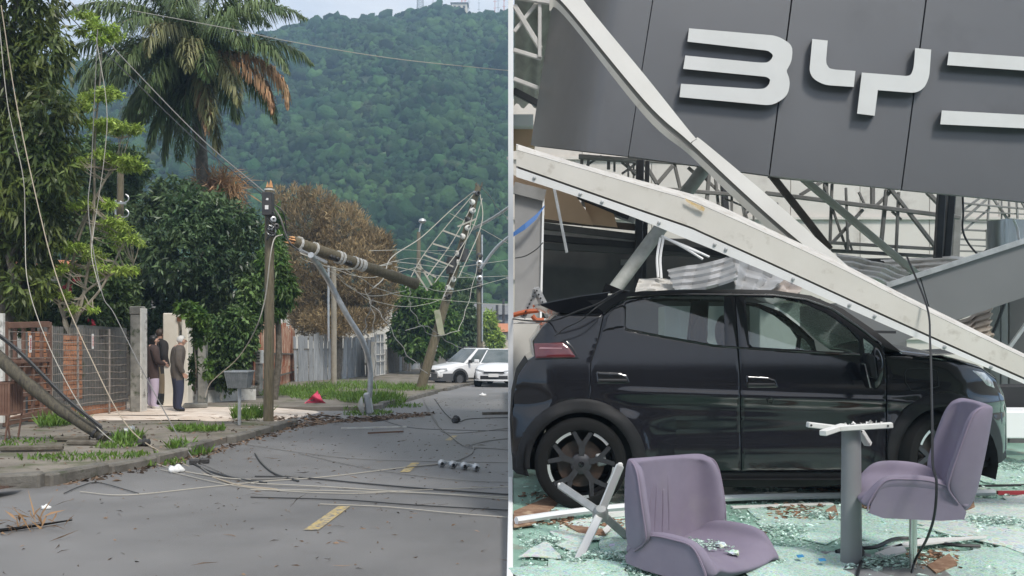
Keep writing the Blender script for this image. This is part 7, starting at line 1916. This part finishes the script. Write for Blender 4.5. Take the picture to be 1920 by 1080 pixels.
# ------------------------------------------------------------------ broken glass and rubble on the floor
def crackle(name, c1, c2, edge, scale, rough):
    m = bpy.data.materials.new(name); m.use_nodes = True
    n, l = m.node_tree.nodes, m.node_tree.links; b = n['Principled BSDF']
    tc = n.new('ShaderNodeTexCoord')
    nz = n.new('ShaderNodeTexNoise'); nz.inputs['Scale'].default_value = 3.0; nz.inputs['Detail'].default_value = 8
    l.new(tc.outputs['Object'], nz.inputs['Vector'])
    ad = n.new('ShaderNodeVectorMath'); ad.operation = 'MULTIPLY_ADD'; ad.inputs[1].default_value = (.06, .06, .06)
    l.new(nz.outputs['Color'], ad.inputs[0]); l.new(tc.outputs['Object'], ad.inputs[2])
    v = n.new('ShaderNodeTexVoronoi'); v.feature = 'DISTANCE_TO_EDGE'; v.inputs['Scale'].default_value = scale
    v2 = n.new('ShaderNodeTexVoronoi'); v2.inputs['Scale'].default_value = scale
    l.new(ad.outputs['Vector'], v.inputs['Vector']); l.new(ad.outputs['Vector'], v2.inputs['Vector'])
    mr = n.new('ShaderNodeMapRange'); mr.inputs['From Max'].default_value = .16; l.new(v.outputs['Distance'], mr.inputs['Value'])
    m1 = n.new('ShaderNodeMix'); m1.data_type = 'RGBA'; m1.inputs['A'].default_value = (*c1, 1); m1.inputs['B'].default_value = (*c2, 1)
    r2 = n.new('ShaderNodeMapRange'); r2.inputs['From Min'].default_value = .35; r2.inputs['From Max'].default_value = .65
    l.new(nz.outputs['Fac'], r2.inputs['Value']); l.new(r2.outputs['Result'], m1.inputs['Factor'])
    mv = n.new('ShaderNodeMix'); mv.data_type = 'RGBA'; mv.blend_type = 'OVERLAY'; mv.inputs['Factor'].default_value = .35
    l.new(m1.outputs['Result'], mv.inputs['A']); l.new(v2.outputs['Color'], mv.inputs['B'])
    hs = n.new('ShaderNodeHueSaturation'); hs.inputs['Saturation'].default_value = .75; l.new(mv.outputs['Result'], hs.inputs['Color'])
    m2 = n.new('ShaderNodeMix'); m2.data_type = 'RGBA'; m2.inputs['A'].default_value = (*edge, 1)
    l.new(mr.outputs['Result'], m2.inputs['Factor']); l.new(hs.outputs['Color'], m2.inputs['B'])
    l.new(m2.outputs['Result'], b.inputs['Base Color'])
    b.inputs['Roughness'].default_value = rough
    bp_ = n.new('ShaderNodeBump'); bp_.inputs['Strength'].default_value = .8; bp_.inputs['Distance'].default_value = .01
    l.new(v2.outputs['Color'], bp_.inputs['Height']); l.new(bp_.outputs['Normal'], b.inputs['Normal'])
    return m
CRK = crackle('crackled_green_glass', (0.27, 0.54, 0.41), (0.42, 0.64, 0.53), (0.66, 0.82, 0.74), 55, .22)
CRK2 = crackle('crackled_pale_glass', (0.42, 0.58, 0.48), (0.55, 0.66, 0.58), (0.74, 0.82, 0.77), 34, .25)
def sheet(label, pts, mat, z=.006, th=.006, amp=.012, rag=.05, step=.035):
    w2 = [F(x, y, z) for x, y in pts]
    poly = []
    for i, p in enumerate(w2):
        qn = w2[(i + 1) % len(w2)]; L = (qn - p).length; n = max(1, int(L / .08))
        for k in range(n):
            c = p.lerp(qn, k / n); poly.append((c.x + rng.normal(0, rag * .5), c.y + rng.normal(0, rag)))
    V, qd, be, dist = gridfill(poly, (), step)
    ph = rng.uniform(0, 6)
    f = [Vector((x, y, z + th + max(0, amp * (sin(5 * x + ph) * sin(4 * y + ph) + .5 * sin(13 * x + 7 * y))) * min(1, dd / .1 + .3))) for (x, y), dd in zip(V, dist)]
    mb = MB().add(f, [tuple(t) for t in qd]); n = len(f); mb.add([p - Vector((0, 0, th)) for p in f], [])
    mb.f += [(int(a), int(b), int(b) + n, int(a) + n) for a, b in be]; mb.mi += [0] * len(be)
    o = mb.build('glass_sheet', mat, smooth=True, label=label, cat='glass sheet')
    return o
sheet('wide crackled green glass sheet between the table column and the white rail', [(1400, 958), (1580, 948), (1700, 965), (1790, 985), (1700, 1030), (1600, 1020), (1450, 1010)], CRK, .004)
sheet('crackled pale green sheet along the right edge of the floor', [(1720, 985), (1810, 940), (1990, 928), (1990, 1060), (1860, 1020), (1760, 1000)], CRK2, .012)
sheet('crackled green sheet in the lower right corner', [(1760, 1035), (1880, 1025), (1990, 1065), (1990, 1130), (1740, 1130)], CRK, .008)
sheet('crackled green sheet under the car nose', [(1840, 855), (1890, 868), (1990, 862), (1990, 915), (1840, 905), (1815, 880)], CRK, .004)
sheet('crackled sheet between the broken chair and the table column', [(1425, 1020), (1570, 1035), (1600, 1090), (1430, 1110), (1400, 1060)], CRK, .014)
sheet('pale triangular glass sheet at the lower left of the showroom floor', [(974, 1045), (1022, 1015), (1056, 1047)], CRK2, .02, rag=.01, amp=.004)
sheet('crackled strip of glass at the bottom left of the showroom floor', [(966, 1060), (1080, 1055), (1180, 1062), (1190, 1085), (966, 1090)], CRK, .012)
sheet('crackled glass left of the star base', [(1050, 985), (1130, 965), (1120, 1010), (1075, 1040), (1030, 1020)], CRK2, .01)
sheet('crackled glass between star base and broken chair', [(1120, 975), (1180, 968), (1195, 1035), (1130, 1040)], CRK, .006)
sheet('thin crackled glass strip behind the long white rail', [(1010, 935), (1180, 925), (1180, 945), (1010, 962)], CRK, .003)
sheet('crackled strip right behind the white rail under the car', [(1375, 925), (1600, 922), (1850, 915), (1850, 921), (1600, 927), (1380, 931)], CRK2, .003, rag=.02)
# loose chips
GCH = M('glass_chip', (0.44, 0.64, 0.54), (0.7, 0.83, 0.76), rough=.15, scale=60, island=.25, tint=True)
def chips(name, n, area, smin, smax, mat=GCH, parent=None, zf=None, kind='stuff'):
    px = rng.uniform(area[0], area[2], n); py = rng.uniform(area[1], area[3], n)
    c = np.array([F(a, b)[:] for a, b in zip(px, py)]) if zf is None else zf(n)
    c = c[c[:, 0] > .05]
    if zf is None and n > 300:
        dn = np.sin(c[:, 0] * 3.1 + 1.3 * np.sin(c[:, 1] * 4)) * np.sin(c[:, 1] * 5.3 + c[:, 0]) + .5 * np.sin(c[:, 0] * 9 + c[:, 1] * 7)
        c = c[rng.random(len(c)) < np.clip(.55 + .55 * dn, .08, 1)]
    n = len(c)
    s = rng.uniform(smin, smax, n) ** 1.0
    a0 = rng.uniform(0, 6.28, n)
    vs = []
    tilt = rng.normal(0, .22, (n, 2))
    for k in range(5):
        a = a0 + k * 1.2566 + rng.normal(0, .25, n); r = s * rng.uniform(.5, 1.1, n)
        x, y = r * np.cos(a), r * np.sin(a)
        vs.append(np.stack([c[:, 0] + x, c[:, 1] + y, c[:, 2] + .006 + s * .35 + x * tilt[:, 0] + y * tilt[:, 1]], 1))
    v = np.stack(vs, 1)
    top = np.arange(5 * n).reshape(n, 5)
    lowv = v.copy(); lowv[..., 2] -= .005
    V2 = np.concatenate([v.reshape(-1, 3), lowv.reshape(-1, 3)])
    quads = []
    for k in range(5):
        k2 = (k + 1) % 5; quads.append(np.stack([top[:, k], top[:, k2], top[:, k2] + 5 * n, top[:, k] + 5 * n], 1))
    tris = np.concatenate([np.stack([top[:, 0], top[:, 1], top[:, 2], top[:, 3]], 1), np.stack([top[:, 0], top[:, 3], top[:, 4], top[:, 4]], 1)[:, :4]])
    f = np.concatenate(quads + [tris[:n]])
    return np_mesh(name, V2, f, mat, parent, tint=np.tile(np.repeat(rng.normal(1, .22, n).clip(.4, 1.7), 5), 2), kind=kind)
chips('glass_shards', 12000, (963, 925, 1990, 1110), .004, .014)
chips('glass_shards', 420, (963, 930, 1990, 1110), .02, .04)
chips('glass_shards', 1600, (963, 860, 1990, 925), .008, .03)
DEB = M('brown_rubble', (0.2, 0.1, 0.055), (0.3, 0.19, 0.12), rough=.9, scale=10, island=.3, tint=True)
for (x0, y0, x1, y1, n) in ((963, 925, 1075, 985, 330), (1050, 975, 1180, 1000, 200), (1440, 945, 1540, 975, 130), (1600, 945, 1700, 962, 130), (1700, 1035, 1800, 1075, 200), (1490, 910, 1640, 925, 90), (1390, 1000, 1440, 1075, 80)):
    chips('rubble', n, (x0, y0, x1, y1), .008, .03, DEB)
BRB = M('brown_torn_board', (0.16, 0.08, 0.045), (0.3, 0.19, 0.12), rough=.85, scale=9, c3=(0.42, 0.3, 0.2), scale3=12)
for k, (pts, lab) in enumerate(((((963, 960), (1040, 928), (1065, 930), (1000, 985), (963, 990)), 'brown torn board under the white rail by the rear wheel'), (((1060, 985), (1140, 995), (1135, 1005), (1085, 1000)), 'brown sliver of board beside the star base'), (((1740, 962), (1765, 938), (1825, 938), (1828, 952), (1780, 968)), 'brown board piece under the upright chair back'),
                       (((1660, 958), (1700, 955), (1700, 972), (1668, 970)), 'small brown board piece left of the chrome post'), (((1738, 1062), (1780, 1040), (1795, 1060), (1755, 1076)), 'brown board piece at the foot of the upright chair'), (((1548, 958), (1566, 948), (1572, 968), (1556, 974)), 'brown scrap left of the table column'))):
    MB().prism([F(x, y, .018) for x, y in pts], (0, 0, .008)).build('torn_board', BRB, label=lab, cat='board')
for k, (pts, lab) in enumerate((((((1655, 1030), (1730, 1012), (1850, 1008), (1740, 1022))), 'long pale splinter of board behind the chair base'), ((((1640, 1040), (1690, 1022), (1700, 1036), (1660, 1048))), 'pale board piece by the chrome post'))):
    MB().prism([F(x, y, .035) for x, y in pts], (0, 0, .01)).build('pale_splinter', OFFW, label=lab, cat='board')
BLU = M('blue_scrap', (0.05, 0.25, 0.5), rough=.5)
for k, (x, y, lab) in enumerate(((1500, 1043, 'small blue scrap in the glass left of the table column'), (1541, 1050, 'tiny blue scrap close to the table column'), (1147, 1022, 'pale lilac paper scrap right of the star base'))):
    c = F(x, y, .05); MB().prism([c + Vector((a * .018, b * .03, .004 * a)) for a, b in ((-1, -.6), (.8, -1), (1, .5), (-.6, 1))], (0, 0, .003)).build('paper_scrap', BLU if k < 2 else M('lilac_paper', (0.5, 0.48, 0.62)), label=lab, cat='scrap')
MB().prism([F(x, y, .05) for x, y in ((1130, 993), (1142, 982), (1147, 990), (1136, 1002))], (0, 0, .004)).build('paper_scrap', OFFW, label='white paper scrap right of the star base leg', cat='scrap')
wire('flat black cable snaking on the floor behind the chrome post', [F(1568, 1034, .03), F(1600, 1028, .03), F(1640, 1026, .03), F(1672, 1012, .03), F(1700, 1009, .03), F(1740, 1014, .03), F(1790, 1022, .03), F(1838, 1024, .03)], .011, CB, group='cables in the showroom')
wire('short black cable bending at the foot of the table column', [F(1616, 1028, .03), F(1619, 1040, .03), F(1612, 1062, .03), F(1604, 1090, .03)], .009, CB, group='cables in the showroom')
# glass on the broken chair's seat
M3 = MA
def on_seat(n):
    x = rng.normal(.02, .07, n).clip(-.12, .2); y = rng.normal(.02, .07, n).clip(-.16, .16)
    return np.array([(M3 @ Vector((a, b, .47)))[:] for a, b in zip(x, y)])
o = chips('glass_crumbs', 90, (0, 0, 1, 1), .006, .016, GCH, None, on_seat)
for k, (x, y, s) in enumerate(((.08, .08, .035), (-.02, -.05, .028), (.22, .0, .03))):
    c = M3 @ Vector((x, y, .475)); v, f = ico(2)
    MB().add([c + Vector((p[0] * s, p[1] * s * .9, p[2] * s * .4)) * 1.0 + Vector(rng.normal(0, s * .12, 3)) for p in v], [tuple(t) for t in f]).build('glass_lump', CRK2, label=['larger lump of crushed glass on the broken chair seat', 'smaller lump of crushed glass near the broken chair back', 'lump of crushed glass at the seat front edge'][k], cat='glass lump')

def heap(px, py, rx, ry, h):
    q = F(px, py)
    def f(n):
        a = rng.normal(0, .5, n); b = rng.normal(0, .5, n)
        return np.stack([q.x + a * rx, q.y + b * ry, h * np.exp(-(a * a + b * b) * 1.6) * rng.random(n)], 1)
    return f
for px, py, rx, ry, h, n in ((1475, 1000, .22, .2, .05, 280), (1870, 985, .3, .25, .05, 380), (1125, 1050, .2, .12, .035, 240), (1660, 1062, .28, .12, .05, 380), (1030, 1020, .14, .12, .03, 160), (1440, 1062, .14, .12, .045, 240), (1900, 880, .25, .3, .05, 240), (1545, 972, .2, .14, .035, 240)):
    chips('glass_heap', n, (0, 0, 1, 1), .006, .022, GCH, None, heap(px, py, rx, ry, h))
# ------------------------------------------------------------------ unseen house added behind the viewer to darken the car's reflections
ob = thing('house', 'unseen three storey house added behind the viewer to darken the car reflections', 'building', (5, -12, 0))
MB().box((6, -12, 4.2), (30, 6, 8.6)).build('wall', M('blocker_house_render', (0.16, 0.15, 0.14), (0.22, 0.21, 0.2), rough=.9), ob)
MB().prism([(-10, -8.6, 8.51), (-10, -15.4, 8.51), (-10, -12, 10.2)], (32, 0, 0)).build('roof', ROOFG, ob)
for k in range(7):
    for z in (1.6, 4.6, 7.0):
        f = MB().box((-6.5 + 4 * k, -8.98, z), (1.6, .1, 1.5)).build('window', WHITEP, ob)
        MB().box((-6.5 + 4 * k, -8.92, z), (1.4, .05, 1.3)).build('pane', GLOSSB, f)
# ------------------------------------------------------------------ the air
hz = bpy.data.materials.new('haze'); hz.use_nodes = True
_hn, _hl = hz.node_tree.nodes, hz.node_tree.links
_hn.remove(_hn['Principled BSDF'])
_pv = _hn.new('ShaderNodeVolumePrincipled')
_pv.inputs['Color'].default_value = (0.52, 0.74, 1.0, 1)
_pv.inputs['Density'].default_value = 0.001
_pv.inputs['Anisotropy'].default_value = 0.2
_hl.new(_pv.outputs['Volume'], _hn['Material Output'].inputs['Volume'])
MB().frame_box((0, 250, 85), (3200, 0, 0), (0, 3300, 0), (0, 0, 87.5)).build('haze', hz, kind='stuff')
